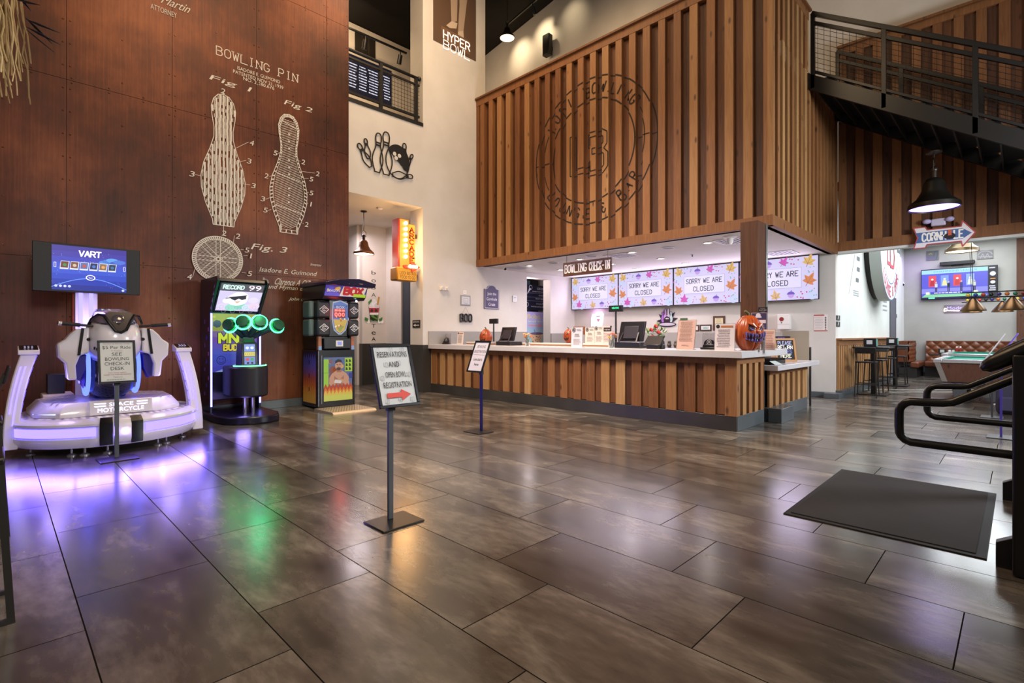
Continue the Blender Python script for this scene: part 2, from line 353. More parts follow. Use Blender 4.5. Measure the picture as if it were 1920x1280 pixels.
class G:
    """flat artwork on a plane: origin o, axes u and v; later shapes lie a hair in front of earlier ones"""
    def __init__(s, b, o, u, v, step=.0005, off=.001):
        s.b = b; s.o = Vector(o); s.u = Vector(u).normalized(); s.v = Vector(v).normalized(); s.n = s.u.cross(s.v); s.k = off; s.step = step
    def p(s, x, y): return s.o + s.u * x + s.v * y + s.n * s.k
    def up(s): s.k += s.step
    def poly(s, pts, c):
        s.b.mat(c); s.b.add([s.p(*q) for q in pts], [tuple(range(len(pts)))]); s.up(); return s
    def rect(s, x0, y0, x1, y1, c): return s.poly([(x0, y0), (x1, y0), (x1, y1), (x0, y1)], c)
    def disc(s, x, y, r, c, ry=None, n=20): return s.poly([(x + r * math.cos(2 * PI * i / n), y + (ry or r) * math.sin(2 * PI * i / n)) for i in range(n)], c)
    def line(s, pts, wd, c, closed=False):
        s.b.mat(c); s._line(pts, wd, closed); s.up(); return s
    def _line(s, pts, wd, closed=False):
        h = wd / 2; e = wd * .22
        if closed: pts = list(pts) + [pts[0]]
        k0 = s.k
        for i_, ((x0, y0), (x1, y1)) in enumerate(zip(pts, pts[1:])):
            s.k = k0 + (i_ % 3) * .00012
            dx, dy = x1 - x0, y1 - y0; l = math.hypot(dx, dy)
            if l < 1e-7: continue
            dx /= l; dy /= l; x0 -= dx * e; y0 -= dy * e; x1 += dx * e; y1 += dy * e
            s.b.add([s.p(x0 + dy * h, y0 - dx * h), s.p(x1 + dy * h, y1 - dx * h), s.p(x1 - dy * h, y1 + dx * h), s.p(x0 - dy * h, y0 + dx * h)], [(0, 1, 2, 3)])
        s.k = k0
    def ring(s, x, y, r, wd, c, a0=0, a1=360, n=40, ry=None): return s.line(A_(x, y, r, ry or r, a0, a1, n), wd, c)
    def frame(s, x0, y0, x1, y1, wd, c):
        for q in ((x0, y0, x1, y0 + wd), (x0, y1 - wd, x1, y1), (x0, y0 + wd, x0 + wd, y1 - wd), (x1 - wd, y0 + wd, x1, y1 - wd)):
            s.poly([(q[0], q[1]), (q[2], q[1]), (q[2], q[3]), (q[0], q[3])], c); s.k -= s.step
        s.up(); return s
    def text(s, t, x0, x1, y, h, c, shear=0, rot=0):
        """letters fitted between x0 and x1, baseline y, capital height h"""
        vs, fs = glyphs(t)
        if not vs: return s
        a, b = min(v[0] for v in vs), max(v[0] for v in vs); sx = (x1 - x0) / (b - a); sy = h / .7
        cr, sr = math.cos(rot), math.sin(rot); s.b.mat(c); P = []
        for v in vs:
            X = (v[0] - a) * sx + v[1] * sy * shear; Y = v[1] * sy
            P.append(s.p(x0 + X * cr - Y * sr, y + X * sr + Y * cr))
        s.b.add(P, fs); s.up(); return s
    def stext(s, t, x0, x1, y, h, c, wd, gap=1.6, serif=0, shear=0):
        """single-stroke capitals, optional slab serifs"""
        n = len(t); unit = (x1 - x0) / (n * 4 + (n - 1) * gap); s.b.mat(c)
        for i, ch in enumerate(t):
            ox = x0 + i * (4 + gap) * unit
            for st in SF.get(ch, []):
                pts = [(ox + p[0] * unit + p[1] / 6 * h * shear, y + p[1] / 6 * h) for p in st]
                s._line(pts, wd)
                if serif:
                    for p in (st[0], st[-1]):
                        if p[1] in (0, 6) and ch not in 'COSGDB':
                            q = (ox + p[0] * unit, y + p[1] / 6 * h); s._line([(q[0] - serif, q[1]), (q[0] + serif, q[1])], wd)
        s.up(); return s
    def para(s, x0, x1, y0, y1, n, c, th=None, seed=1):
        """rows of small print"""
        r = random.Random(seed); h = (y1 - y0) / n; th = th or h * .38
        for i in range(n):
            yy = y1 - (i + .7) * h; a = x0 + (x1 - x0) * r.uniform(0, .12); e = x1 - (x1 - x0) * r.uniform(0, .2); x = a
            while x < e:
                wl = (x1 - x0) * r.uniform(.05, .13); s.rect(x, yy, min(x + wl, e), yy + th, c); s.k -= s.step; x += wl + (x1 - x0) * .02
        s.up(); return s
def wallG(b, face, pos):
    """artwork directly on a wall: face 'Y' looks towards -Y (u=+X), face 'X' looks towards -X (u=-Y, artwork x = -Y)"""
    if face == 'Y': return G(b, (0, pos, 0), (1, 0, 0), (0, 0, 1))
    return G(b, (pos, 0, 0), (0, -1, 0), (0, 0, 1))
def pY(px, py, Y): q = UY(px, py, Y); return q[0], q[2]
def pX(px, py, X): q = UX(px, py, X); return -q[1], q[2]
# ================================================================ SETTING
def struct(name, b, **k): return b.obj(name, kind='structure', **k)
b = B().mat('floor_tile'); b.box(-7, -8, -.2, 26, 18, 0); struct('floor', b)
# ---- rust-steel wall with riveted sheets
YR = 9.80
b = B().mat('rust_steel'); rx = [-4.47, -3.17, -1.87, -.567, .733, 2.033, 3.333, 4.64, 5.125]; rz = [.15, 2.45, 5.05, 7.66, 10.3, 12.8]
for i in range(len(rx) - 1):
    for j in range(len(rz) - 1):
        b.tone = random.random(); b.box(rx[i] + .003, YR, rz[j] + .003, rx[i + 1] - .003, YR + .03, rz[j + 1] - .003)
b.mat('#1c0e08'); b.box(-4.5, YR + .02, 0, 5.12, YR + .1, 12.8)
b.mat('#6a4028|r.3|m.8')
def rivet(x, z): b.lathe([(.013, 0), (.010, .005), (.001, .008)], (0, 0, 0), 6)
rv = lambda x, z: b.add([(x + .013 * math.cos(k * PI / 3), YR, z + .013 * math.sin(k * PI / 3)) for k in range(6)] + [(x + .007 * math.cos(k * PI / 3), YR - .007, z + .007 * math.sin(k * PI / 3)) for k in range(6)],
                        [tuple(range(6, 12))[::-1]] + [(k, 6 + k, 6 + (k + 1) % 6, (k + 1) % 6) for k in range(6)])
for x in rx[3:]:
    z = .3
    while z < 9.6:
        for s in (-1, 1):
            if x + s * .04 < 5.12: rv(x + s * .04, z)
        z += .33
for z in rz[1:5]:
    x = -.5
    while x < 5.1:
        rv(x, z + .035); rv(x, z - .035); x += .43
for x in (.08, 1.38, 2.68, 3.99):
    z = .6
    while z < 9: rv(x, z); z += .66
rust = struct('wall_rust', b)
# ---- painted patent mural
m = B(); g = wallG(m, 'Y', YR - .002); WH = '#d8d0c4'
P = lambda x, y: pY(x, y, YR)
def fit(t, a, c, h, shear=0, col=WH, stroke=None, serif=0):
    p, q = P(*a), P(*c); z = (p[1] + q[1]) / 2
    if stroke: g.stext(t, p[0], q[0], z, h, col, stroke, serif=serif)
    else: g.text(t, p[0], q[0], z, h, col, shear)
fit('BOWLING PIN', (405.5, 101.5), (558, 155), .145, stroke=.014, serif=.02)
fit('ISADORE E. GUIMOND', (445, 131), (525, 156), .06)
fit('PATENTED NOV 21, 1939', (437, 138), (531, 166), .06)
fit('NO. 2,180,676', (456, 151), (514, 168), .06)
fit('Fig 1', (392, 149), (468, 171), .085, .5); fit('Fig 2', (532, 195), (584, 211), .09, .5); fit('Fig. 3', (470, 468), (535, 473), .11, .5)
fit('Isadore E. Guimond', (486, 509), (592, 517), .085, .3); fit('By', (493, 526), (500, 527), .06); fit('Inventor', (582, 497), (602, 500), .05, .2)
fit('Clarence A O\'Brien', (513, 534), (594, 537), .12, .45); fit('and Hyman Berman', (500, 541), (597, 546), .08, .4); fit('John Gallagher', (541, 560), (600, 568), .06, .5)
fit('ATTORNEY', (282, 18), (331, 33), .085); fit('Martin', (301, 8), (352, 22), .14, .5)
pin1 = [(-.47, 0), (-.5, .04), (-.8, .16), (-.98, .27), (-1, .36), (-.88, .46), (-.6, .58), (-.44, .67), (-.43, .74), (-.52, .83), (-.55, .9), (-.45, .96), (-.25, 1), (0, 1.01)]
def pin(cx, z0, z1, hw):
    l = [(cx + a * hw, z0 + t * (z1 - z0)) for a, t in pin1]; return l + [(2 * cx - a, z) for a, z in reversed(l[:-1])]
cx, za = P(419, 423)[0], P(419, 423)[1]; zb = P(419, 180)[1]; hw = (P(459, 340)[0] - P(376, 330)[0]) / 2
o1 = pin(cx, za, zb, hw); g.line(o1, .012, WH, True)
def hwid(t):
    for (a, u), (c, w2) in zip(pin1, pin1[1:]):
        if u <= t <= w2: return -(a + (c - a) * (t - u) / max(1e-6, w2 - u))
    return .1
for i in range(-11, 12):
    x = i / 12; run = []; rr = random.Random(i)
    for k in range(101):
        t = k / 100
        if hwid(t) > abs(x) + .03: run.append(t)
        if (hwid(t) <= abs(x) + .03 or k == 100) and run:
            if len(run) > 2:
                wd = hw / 12 * (1.0 if i % 2 == 0 else .35); t0, t1 = run[0], run[-1]
                N = max(2, int((t1 - t0) * 40))
                for j in range(N):
                    if i % 2 and rr.random() < .25: continue
                    a, c = t0 + (t1 - t0) * j / N, t0 + (t1 - t0) * (j + 1) / N; jx = rr.uniform(-.12, .12) * wd
                    g.rect(cx + x * hw - wd / 2 + jx, za + a * (zb - za), cx + x * hw + wd / 2 + jx, za + c * (zb - za), WH); g.k -= g.step
            run = []
g.up(); g.line([(cx, zb), (cx, zb + .07)], .008, WH); g.line([(cx, za), (cx, za - .15)], .008, WH)
def call(t, px, py, to=None):
    x, z = P(px, py); g.text(t, x - (.012 if t == '1' else .035), x + (.012 if t == '1' else .035), z - .045, .09, WH, .2)
    if to: g.line([(x + (.05 if P(*to)[0] > x else -.05), z), P(*to)], .006, WH)
call('2', 417, 171); call('2', 419, 437); call('4', 471, 268, (440, 279)); call('3', 466, 302, (448, 304)); call('3', 474, 348, (455, 345)); call('3', 359, 326, (376, 330))
# second pin: cut-away with hatched rim
c2, y0 = P(541, 437); z0 = y0; z1 = P(541, 217)[1]; h2 = (P(575, 360)[0] - P(505, 345)[0]) / 2
o2 = pin(c2, z0, z1, h2); i2 = pin(c2, z0 + .06, z1 - .05, h2 * .84)
g.line(o2, .012, WH, True); g.line(i2, .008, WH, True)
for i in range(len(o2)):
    for k in range(3):
        f = k / 3; a = tuple(o2[i][j] * (1 - f) + o2[(i + 1) % len(o2)][j] * f for j in (0, 1)); c = tuple(i2[i][j] * (1 - f) + i2[(i + 1) % len(o2)][j] * f for j in (0, 1))
        g.line([a, c], .02, WH); g.k -= g.step
hz = z1 - z0
for k in range(70):
    zz = z0 + .08 + k * (hz - .14) / 64; seg = []
    for j in range(41):
        x = -1 + j / 20; z = zz + x * h2 * .55; t = (z - z0) / hz
        if .04 < t < .96 and abs(x) < hwid(t) * .8: seg.append((c2 + x * h2, z))
    if len(seg) > 2: g.line([seg[0], seg[-1]], .0075, WH); g.k -= g.step
g.up()
for t in (.2, .47, .92): g.line([(c2 - hwid(t) * h2 * .8, z0 + t * hz + .05), (c2 + hwid(t) * h2 * .8, z0 + t * hz - .04)], .012, WH)
for t in (.26, .32, .38, .5, .56, .62, .72, .78, .84): g.disc(c2, z0 + t * hz, .018, WH, n=8)
for t, px, py, to in (('5', 515, 287, (527, 285)), ('2', 567, 304, (556, 301)), ('2', 594, 326, (566, 322)), ('5', 582, 336, (568, 335)), ('2', 498, 330, (511, 330)), ('5', 582, 362, (574, 361)), ('1', 581, 383, (574, 380)), ('3', 491, 373, (505, 371)), ('5', 496, 394, (507, 393)), ('2', 573, 421, (566, 419))): call(t, px, py, to)
# third figure: round section
C3 = P(408, 486); R3 = (P(455, 486)[0] - P(361, 486)[0]) / 2
g.ring(C3[0], C3[1], R3, .014, WH, n=60); g.ring(C3[0], C3[1], R3 * .86, .008, WH, n=60)
for k in range(72):
    a = 2 * PI * k / 72; g.line([(C3[0] + R3 * .86 * math.cos(a), C3[1] + R3 * .86 * math.sin(a)), (C3[0] + R3 * math.cos(a + .05), C3[1] + R3 * math.sin(a + .05))], .02, WH); g.k -= g.step
g.up()
for k in range(-15, 16):
    d = k / 16 * R3 * .86; L = math.sqrt((R3 * .86) ** 2 - d * d); ca, sa = math.cos(.38), math.sin(.38)
    g.line([(C3[0] - L * ca - d * sa, C3[1] - L * sa + d * ca), (C3[0] + L * ca - d * sa, C3[1] + L * sa + d * ca)], .007, WH); g.k -= g.step
g.up()
for a in (45, 90, 135, 0):
    ca, sa = math.cos(math.radians(a)), math.sin(math.radians(a))
    for s in (-.035, .035): g.line([(C3[0] - R3 * .84 * ca - s * sa, C3[1] - R3 * .84 * sa + s * ca), (C3[0] + R3 * .84 * ca - s * sa, C3[1] + R3 * .84 * sa + s * ca)], .009, WH)
g.disc(C3[0], C3[1], .035, WH); g.disc(C3[0], C3[1], .018, '#4a2412')
for t, px, py, to in (('2', 444, 443, (436, 455)), ('5', 461, 469, (450, 468)), ('1', 468, 480, (455, 480)), ('5', 466, 513, (452, 511)), ('4', 353, 519, (365, 502)), ('3', 389, 538, None)): call(t, px, py, to)
m.obj('painted_patent_drawing', rust, sm=0, label='white patent drawing of bowling pins painted on the steel')
bb = B().mat('slate_tile'); bb.box(-4.5, YR - .02, 0, 5.12, YR + .02, .15); struct('baseboard_rust', bb, bev=.004)

# ---- white wall with the arcade opening and mezzanine opening
YW = 9.92
b = B().mat('plaster'); b.box(7.05, YW, 1.12, 9.02, 10.43, 12.9); b.box(-4, YW, 4.33, 7.05, 10.43, 6.22); b.box(9.02, YW, 1.12, 10.615, 10.3, 3.12)
b.box(11.64, YW, 0, 12.8, 10.2, 3.12); b.box(10.615, YW, 3.0, 11.64, 10.2, 3.12)
struct('wall_white', b)
b = B().mat('dark_tile')
b.box(7.047, YW - .012, 0, 10.615, 10.435, 1.12); struct('trim_1', b)
# corridor behind the arcade opening
b = B().mat('plaster'); b.box(6.98, 12.6, 1.12, 7.71, 12.8, 4.33); b.box(7.71, 11.85, 1.12, 7.9, 12.8, 4.33); b.box(7.9, 11.85, 1.12, 8.15, 11.95, 4.33); b.box(2, 14.2, 0, 7.2, 14.4, 4.33); b.box(6.9, 12.75, 0, 6.98, 14.2, 4.33)
b.mat('dark_tile'); b.box(6.97, 12.585, 0, 7.72, 12.8, 1.12); b.box(7.695, 11.84, 0, 8.15, 12.7, 1.12)
struct('wall_corridor', b)
b = B().mat('plaster'); b.box(2, 10.43, 4.33, 9.0, 14.4, 4.5); struct('ceiling_corridor', b)
# mezzanine behind the upper opening
b = B().mat('#15110e'); b.box(-4, 9.9, 6.22, 7.05, 10.45, 6.3); struct('trim_2', b)
b = B().mat('#8d8478|r.8'); b.box(-4, 10.43, 6.0, 9.05, 16.5, 6.22); b.box(9.05, 10.3, 6.0, 13, 16.5, 6.22); b.box(8.95, 2.83, 6.0, 13, 10.3, 6.25); struct('floor_mezzanine', b)
b = B().mat('plaster'); b.box(-4, 13.0, 6.2, 9.05, 13.2, 9.9); b.box(9.05, 10.43, 6.2, 9.15, 13.2, 9.9); struct('wall_mezzanine', b)
b = B().mat('black_ceiling'); b.box(-4, 10.43, 9.92, 9.12, 13.2, 10.1); struct('ceiling_mezzanine', b)
# ---- check-in back wall, upper cream wall, roof
b = B().mat('plaster'); b.box(12.8, 2.83, 0, 12.98, 9.92, 3.15); struct('wall_check_in', b)
b = B().mat('plaster'); b.box(13.0, -5, 6.2, 13.2, 18, 15.2); struct('wall_upper', b)
b = B().mat('black_ceiling'); zc = lambda y: 12.41 - .162 * (y - 10.92)
b.add([(-7, -8, zc(-8)), (13.1, -8, zc(-8)), (13.1, 18, zc(18)), (-7, 18, zc(18)), (-7, -8, zc(-8) + .2), (13.1, -8, zc(-8) + .2), (13.1, 18, zc(18) + .2), (-7, 18, zc(18) + .2)],
      [(0, 1, 2, 3), (7, 6, 5, 4), (0, 4, 5, 1), (1, 5, 6, 2), (2, 6, 7, 3), (3, 7, 4, 0)]); struct('ceiling', b)
b = B().mat('plaster'); b.box(8.80, 2.86, 3.12, 12.98, 9.92, 3.3); struct('ceiling_check_in', b)
b = B().mat('slate_tile'); b.box(12.66, 2.70, 0, 12.8, 6.5, .11); b.box(12.5, 2.70, 0, 12.66, 2.99, .11); struct('baseboard_check_in', b, bev=.004)
# room behind the check-in doorway
b = B().mat('#3a3532|r.8'); b.box(9.2, 14.6, 0, 13.2, 14.8, 3.6); b.mat('plaster'); b.box(13.2, 10.2, 0, 13.3, 14.8, 3.6); struct('wall_kitchen', b)
b = B().mat('plaster'); b.box(9.02, 10.3, 3.3, 13.3, 14.8, 3.4); struct('ceiling_kitchen', b)

# ---- cedar cladding
def cladding(b, ax, base, a0, a1, z0, z1, pitch, bw, dep, rt, rb, seed, lead=0.0, hi=(.5, .95), lo=(.12, .42), off=.012):
    r = random.Random(seed); f = (lambda a, t, z: (base + t, a, z)) if ax == 'X' else (lambda a, t, z: (a, base + t, z))
    def bx(p, q, t0, t1, zz0, zz1):
        A, C = f(p, t0, zz0), f(q, t1, zz1); b.box(*A, *C)
    bat = []; x = a0 + lead
    while x < a1 - .03:
        e = min(x + bw * r.uniform(.94, 1.05), a1); bat.append((x, e)); x += pitch
    if a1 - bat[-1][1] > .02: bat.append((max(a1 - bw * .8, bat[-1][1] + .02), a1))
    prev = a0
    for p, q in bat:
        if p > prev: b.tone = r.uniform(*lo); bx(prev - .02, p + .02, dep, dep + .02, z0 + .01, z1 - .01)  # recess boards toned darker, their shade put into the colour
        b.tone = r.uniform(*hi); bx(p, q, r.uniform(0, .004), dep + .002, z0 + rb, z1 - rt); prev = q
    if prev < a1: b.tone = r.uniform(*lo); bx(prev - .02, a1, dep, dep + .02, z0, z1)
    b.tone = r.uniform(.45, .6)
    if rt: bx(a0, a1, -off * .3, dep + .01, z1 - rt, z1)
    if rb: bx(a0, a1, -off * .3, dep + .01, z0, z0 + rb)
    return bat
XB, YB, ZB0, ZB1 = 8.70, 2.79, 3.10, 7.36
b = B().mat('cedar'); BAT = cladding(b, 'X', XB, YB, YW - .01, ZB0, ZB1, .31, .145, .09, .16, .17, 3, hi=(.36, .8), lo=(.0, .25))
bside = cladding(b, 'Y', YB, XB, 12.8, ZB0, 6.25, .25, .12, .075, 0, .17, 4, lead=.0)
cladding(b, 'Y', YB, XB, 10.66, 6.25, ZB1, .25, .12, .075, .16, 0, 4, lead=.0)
b.tone = .35; b.box(XB - .05, YB - .05, ZB1, XB + .35, YW - .01, ZB1 + .04); b.box(XB - .05, YB - .05, ZB1, 10.68, YB + .3, ZB1 + .04)
b.mat('#2a2420'); b.box(XB + .1, YB + .1, ZB0 + .02, XB + .3, YW - .02, ZB1); b.box(XB + .1, YB + .1, ZB0 + .02, 12.8, YB + .2, 6.2); b.box(XB + .1, YB + .1, 6.2, 10.6, YB + .2, ZB1)
bulk = struct('wall_bulkhead', b, sm=0)
b = B().mat('black_steel'); b.cyl((XB + .1, YB + .1, ZB1 + .075), (XB + .1, YW - .1, ZB1 + .075), .022); b.tube([(XB + .1, YW - .1, ZB1 + .075), (XB + .1, YW - .06, ZB1 + .07), (XB + .1, YW - .06, ZB1 + .035)], .015)
struct('trim_3', b)
# burned round emblem following battens and recesses
lg = B(); lg.mat('#1e0f07|r.8')
def burn(pts, wd):
    q = []
    for (y0_, z0_), (y1_, z1_) in zip(pts, pts[1:]):
        n = max(1, int(math.hypot(y1_ - y0_, z1_ - z0_) / .02))
        for i in range(n):
            a = (y0_ + (y1_ - y0_) * i / n, z0_ + (z1_ - z0_) * i / n); c = (y0_ + (y1_ - y0_) * (i + 1) / n, z0_ + (z1_ - z0_) * (i + 1) / n)
            ym = (a[0] + c[0]) / 2; on = any(p - .002 <= ym <= e + .002 for p, e in BAT); X = XB - .003 if on else XB + .086
            dy, dz = c[0] - a[0], c[1] - a[1]; l = math.hypot(dy, dz) or 1e-9; ny, nz = -dz / l * wd / 2, dy / l * wd / 2
            lg.add([(X, a[0] + ny, a[1] + nz), (X, a[0] - ny, a[1] - nz), (X, c[0] - ny, c[1] - nz), (X, c[0] + ny, c[1] + nz)], [(0, 1, 2, 3)])
LY, LZ = 6.34, 5.17
for R, wd, a0, a1 in ((1.5, .028, 0, 360), (1.27, .02, -28, 28), (1.27, .02, 152, 205), (1.06, .028, 0, 360)): burn(A_(LY, LZ, R, R, a0, a1, 90), wd)
for s in (-1, 1): burn([(LY + s * 1.06, LZ), (LY + s * 1.5, LZ)], .022)
def ringtext(t, R, mid, span, h, flip):
    n = len(t)
    for i, ch in enumerate(t):
        a = math.radians(mid + (span * (.5 - i / (n - 1)) if not flip else span * (i / (n - 1) - .5)))
        cw = h * .5
        for st in SF.get(ch, []):
            pts = []
            for x, z in st:
                u = (x / 4 - .5) * cw; v = (z / 6 - .5) * h
                if flip: u, v2 = u, -v; rad = R + v2; ang = a + u / R
                else: rad = R + v; ang = a - u / R
                # seen from -X the picture's right is -Y
                pts.append((LY - rad * math.cos(ang), LZ + rad * math.sin(ang)))
            burn(pts, .03)
ringtext('LODI BOWLING', 1.275, 90, 108, .21, False)
ringtext('LOUNGE & BAR', 1.275, 270, 110, .21, True)
def mono(pts): burn([(LY - x, LZ + z) for x, z in pts], .022)
mono([(-.52, .42), (-.42, .42), (-.42, -.3), (.0, -.3), (.0, -.42), (-.52, -.42), (-.52, .42)])
mono([(-.1, .38), (.3, .38), (.42, .3), (.42, .06), (.34, -.02), (.44, -.12), (.44, -.4), (.32, -.52), (-.1, -.52), (-.1, -.2), (.0, -.2), (.0, -.42), (.28, -.42), (.34, -.36), (.34, -.14), (.28, -.08), (.05, -.08), (.05, .04), (.26, .04), (.32, .1), (.32, .22), (.26, .28), (0, .28), (0, .1), (-.1, .1), (-.1, .38)])
lg.obj('burned_emblem', bulk, sm=0, label='round emblem burned into the cedar boards')

# ---- cedar wall above the games-hall opening
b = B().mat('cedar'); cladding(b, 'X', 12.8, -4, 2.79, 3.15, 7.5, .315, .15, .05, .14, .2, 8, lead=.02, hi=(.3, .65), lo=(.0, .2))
b.tone = .4; b.box(12.74, -4, 7.5, 13.0, 2.79, 7.55); b.mat('#2a2420'); b.box(12.86, -4, 3.16, 13.0, 2.79, 7.5)
b.mat('hall_plaster'); b.box(12.81, -4, 3.10, 13.0, 2.83, 3.155)
struct('wall_cedar', b, sm=0)
# ---- games hall
b = B().mat('hall_plaster'); b.box(12.98, 2.83, 0, 22.2, 3.0, 4.5); struct('wall_hall_left', b)
b = B().mat('greige'); b.box(22.0, -6, 0, 22.2, 2.83, 4.5); struct('wall_hall_back', b)
b = B().mat('cedar'); b.tone = .1; b.box(21.86, -1.2, 0, 22.0, .07, 4.5); struct('trim_4', b)
b = B().mat('black_ceiling'); b.box(13.0, -6, 4.5, 22.2, 3.0, 4.7); struct('ceiling_hall', b)
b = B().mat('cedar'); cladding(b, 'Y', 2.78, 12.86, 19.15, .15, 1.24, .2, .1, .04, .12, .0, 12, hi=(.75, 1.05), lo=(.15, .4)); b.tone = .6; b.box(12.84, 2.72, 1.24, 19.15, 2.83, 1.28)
b.mat('slate_tile'); b.box(12.8, 2.70, 0, 19.15, 2.83, .15)
struct('trim_5', b, sm=0)
b = B().mat('#55555f|r.5'); b.box(19.25, 2.79, 0, 20.2, 2.84, 2.52); b.mat('#8a8a90|r.4|m.6'); b.box(20.12, 2.77, 1.9, 20.2, 2.80, 2.02); b.box(20.12, 2.77, .5, 20.2, 2.80, .62); d1 = struct('door_1', b, bev=.006)
b = B().mat('#a8a8ac|r.3|m.9'); b.cyl((19.36, 2.79, 1.0), (19.36, 2.72, 1.0), .025); b.cyl((19.36, 2.73, 1.0), (19.48, 2.73, 1.0), .012); b.obj('door_handle', d1)
b = B().mat('slate_tile'); b.box(21.98, -6, 0, 22.0, 2.83, .12); struct('baseboard_hall', b)
b = B().mat('#d9d9d4|r.6')
for q in (0, .36):
    b.add([(14.4 + q, 2.66 + q, .002), (17.6 + q, -.54 + q, .002), (17.63 + q, -.51 + q, .002), (14.43 + q, 2.69 + q, .002)], [(0, 1, 2, 3)])
struct('trim_10', b)

# ================================================================ CHECK-IN COUNTER
XC, YC = 7.27, 2.80
t = thing('service_counter', 'long cedar-clad check-in counter with dark tile plinth under the wooden bulkhead', 'counter', (XC, YC, 0))
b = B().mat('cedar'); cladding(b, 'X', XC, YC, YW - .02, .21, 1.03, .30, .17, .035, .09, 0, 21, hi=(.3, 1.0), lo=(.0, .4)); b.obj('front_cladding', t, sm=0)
b = B().mat('cedar'); cladding(b, 'Y', YC, XC, 8.36, .21, 1.03, .235, .13, .035, .09, 0, 22, hi=(.6, 1.0), lo=(.1, .35)); b.obj('side_cladding', t, sm=0)  # side boards toned paler: light on this side put into the colour
b = B().mat('dark_tile'); b.box(XC + .004, YC + .004, 0, XC + .06, YW - .02, .21)
b.mat('#20202a|r.35')
b.mat('slate_tile'); b.box(XC + .05, YC + .003, 0, 8.36, YC + .06, .21); b.obj('plinth', t, bev=.004)
b = B().mat('#2a2624'); b.box(XC + .06, YC + .06, 0, 8.0, YW - .02, 1.02); b.box(8.0, YC + .06, 0, 8.34, 3.5, 1.02); b.obj('cabinet_body', t)
b = B().mat('quartz'); b.box(7.19, 2.70, 1.03, 8.12, YW - .015, 1.13); b.box(8.12, 2.70, 1.03, 9.12, 3.35, 1.13)
tag(recenter(b.obj('countertop', bev=.006), (7.19, 2.7, 1.03)), 'long pale stone countertop running along the cedar check-in counter', 'countertop')
t = thing('accessible_counter', 'lower pale-slatted counter section at the right end of the check-in desk', 'counter', (8.6, YC, 0))
b = B().mat('cedar'); cladding(b, 'Y', YC - .01, 8.56, 10.58, .21, .80, .29, .15, .03, .08, 0, 23, hi=(.75, 1.05), lo=(.1, .3)); b.obj('side_cladding', t, sm=0)  # paler board tones hold the light falling on this side
b = B().mat('slate_tile'); b.box(8.5, YC - .005, 0, 10.58, YC + .06, .21); b.obj('plinth', t, bev=.004)
b = B().mat('#2a2624'); b.box(8.48, YC + .06, 0, 10.56, 3.6, .785); b.obj('cabinet_body', t)
b = B().mat('quartz'); b.box(8.42, 2.62, .80, 10.7, 3.7, .88)
tag(recenter(b.obj('countertop', bev=.006), (8.42, 2.62, .80)), 'short lower stone countertop holding the framed chalkboard', 'countertop')
b = B().mat('slate_tile'); b.box(8.45, 2.58, 0, 9.05, 2.775, .22)
tag(recenter(b.obj('step_block', bev=.006), (8.45, 2.58, 0)), 'small grey tiled block on the floor at the foot of the counter side', 'block')
b = B().mat('cedar'); b.tone = .1; b.box(8.17, 2.83, 1.13, 8.52, 3.09, 3.1); b.mat('#8d9290|r.35|m.9'); b.box(8.50, 2.815, 1.13, 8.545, 3.1, 3.1); b.box(8.545, 2.815, 1.13, 8.56, 2.83, 3.1)
struct('trim_6', b, bev=.004)
# back counter under the menu screens
t = thing('back_counter', 'pale work counter along the wall under the menu screens', 'counter', (12.5, 6.4, 0))
b = B().mat('#c9c4c0'); b.box(12.2, 3.45, .1, 12.78, 9.4, .9); b.obj('cabinet_body', t)
b = B().mat('quartz'); b.box(12.12, 3.42, .9, 12.79, 9.4, .95); b.obj('worktop', t, bev=.005)
b = B().mat('#b9b4ae|r.25|m.3'); b.box(12.76, 3.6, .95, 12.795, 9.4, 1.42); b.obj('backsplash', t)
b = B().mat('#a9a59f|r.25|m.4'); b.box(7.2, 9.885, 1.13, 10.6, 9.91, 1.44); struct('trim_7', b)
b = B().mat('#a9a59f|r.25|m.4'); b.box(11.64, 9.88, .9, 12.78, 9.91, 1.40); struct('trim_8', b)

# ================================================================ STAIRCASES
t = thing('staircase', 'black steel upper stair flight with mesh railing climbing to the mezzanine', 'staircase', (11.6, 2.7, 6.2))
XS, XT, SL = 10.70, 12.62, .652
zt = lambda y: 6.19 - SL * (2.75 - y)
for X in (XS, XT):
    b = B().mat('black_steel'); b.prism([(2.8, zt(2.8)), (-2.6, zt(-2.6)), (-2.6, zt(-2.6) - .29), (2.8, zt(2.8) - .29)], lambda y, z, q: (X + q, y, z), -.03, .03); b.obj('stringer', t)
y = 2.7
while y > -2.5:
    b = B().mat('#1b1818|r.5'); b.box(XS + .03, y - .29, zt(y) - .12, XT - .03, y, zt(y) - .08); b.box(XS + .03, y - .02, zt(y) - .27, XT - .03, y, zt(y) - .12); b.obj('tread', t); y -= .276
for X in (XS, XT - .1):
    for y in (2.73, 1.65, .49, -.67, -1.83):
        b = B().mat('black_steel'); b.box(X - .03, y - .035, zt(y) - .25, X + .03, y + .035, zt(y) + 1.14); b.obj('post', t, bev=.004)
    for dz, r in ((1.14, .032), (.97, .026), (.07, .02)):
        b = B().mat('black_steel'); b.bar((X, 2.75, zt(2.75) + dz), (X, -2.6, zt(-2.6) + dz), 2 * r, 2 * r * 1.2); b.obj('rail', t, bev=.005)
    b = B().mat('#1c1a1a|r.4|m.6'); y = 2.65
    while y > -2.5: b.box(X - .003, y - .003, zt(y) + .07, X + .003, y + .003, zt(y) + .97); y -= .1
    for k in range(1, 10): b.bar((X, 2.72, zt(2.72) + .07 + k * .09), (X, -2.6, zt(-2.6) + .07 + k * .09), .006, .006)
    b.obj('wire_mesh', t)
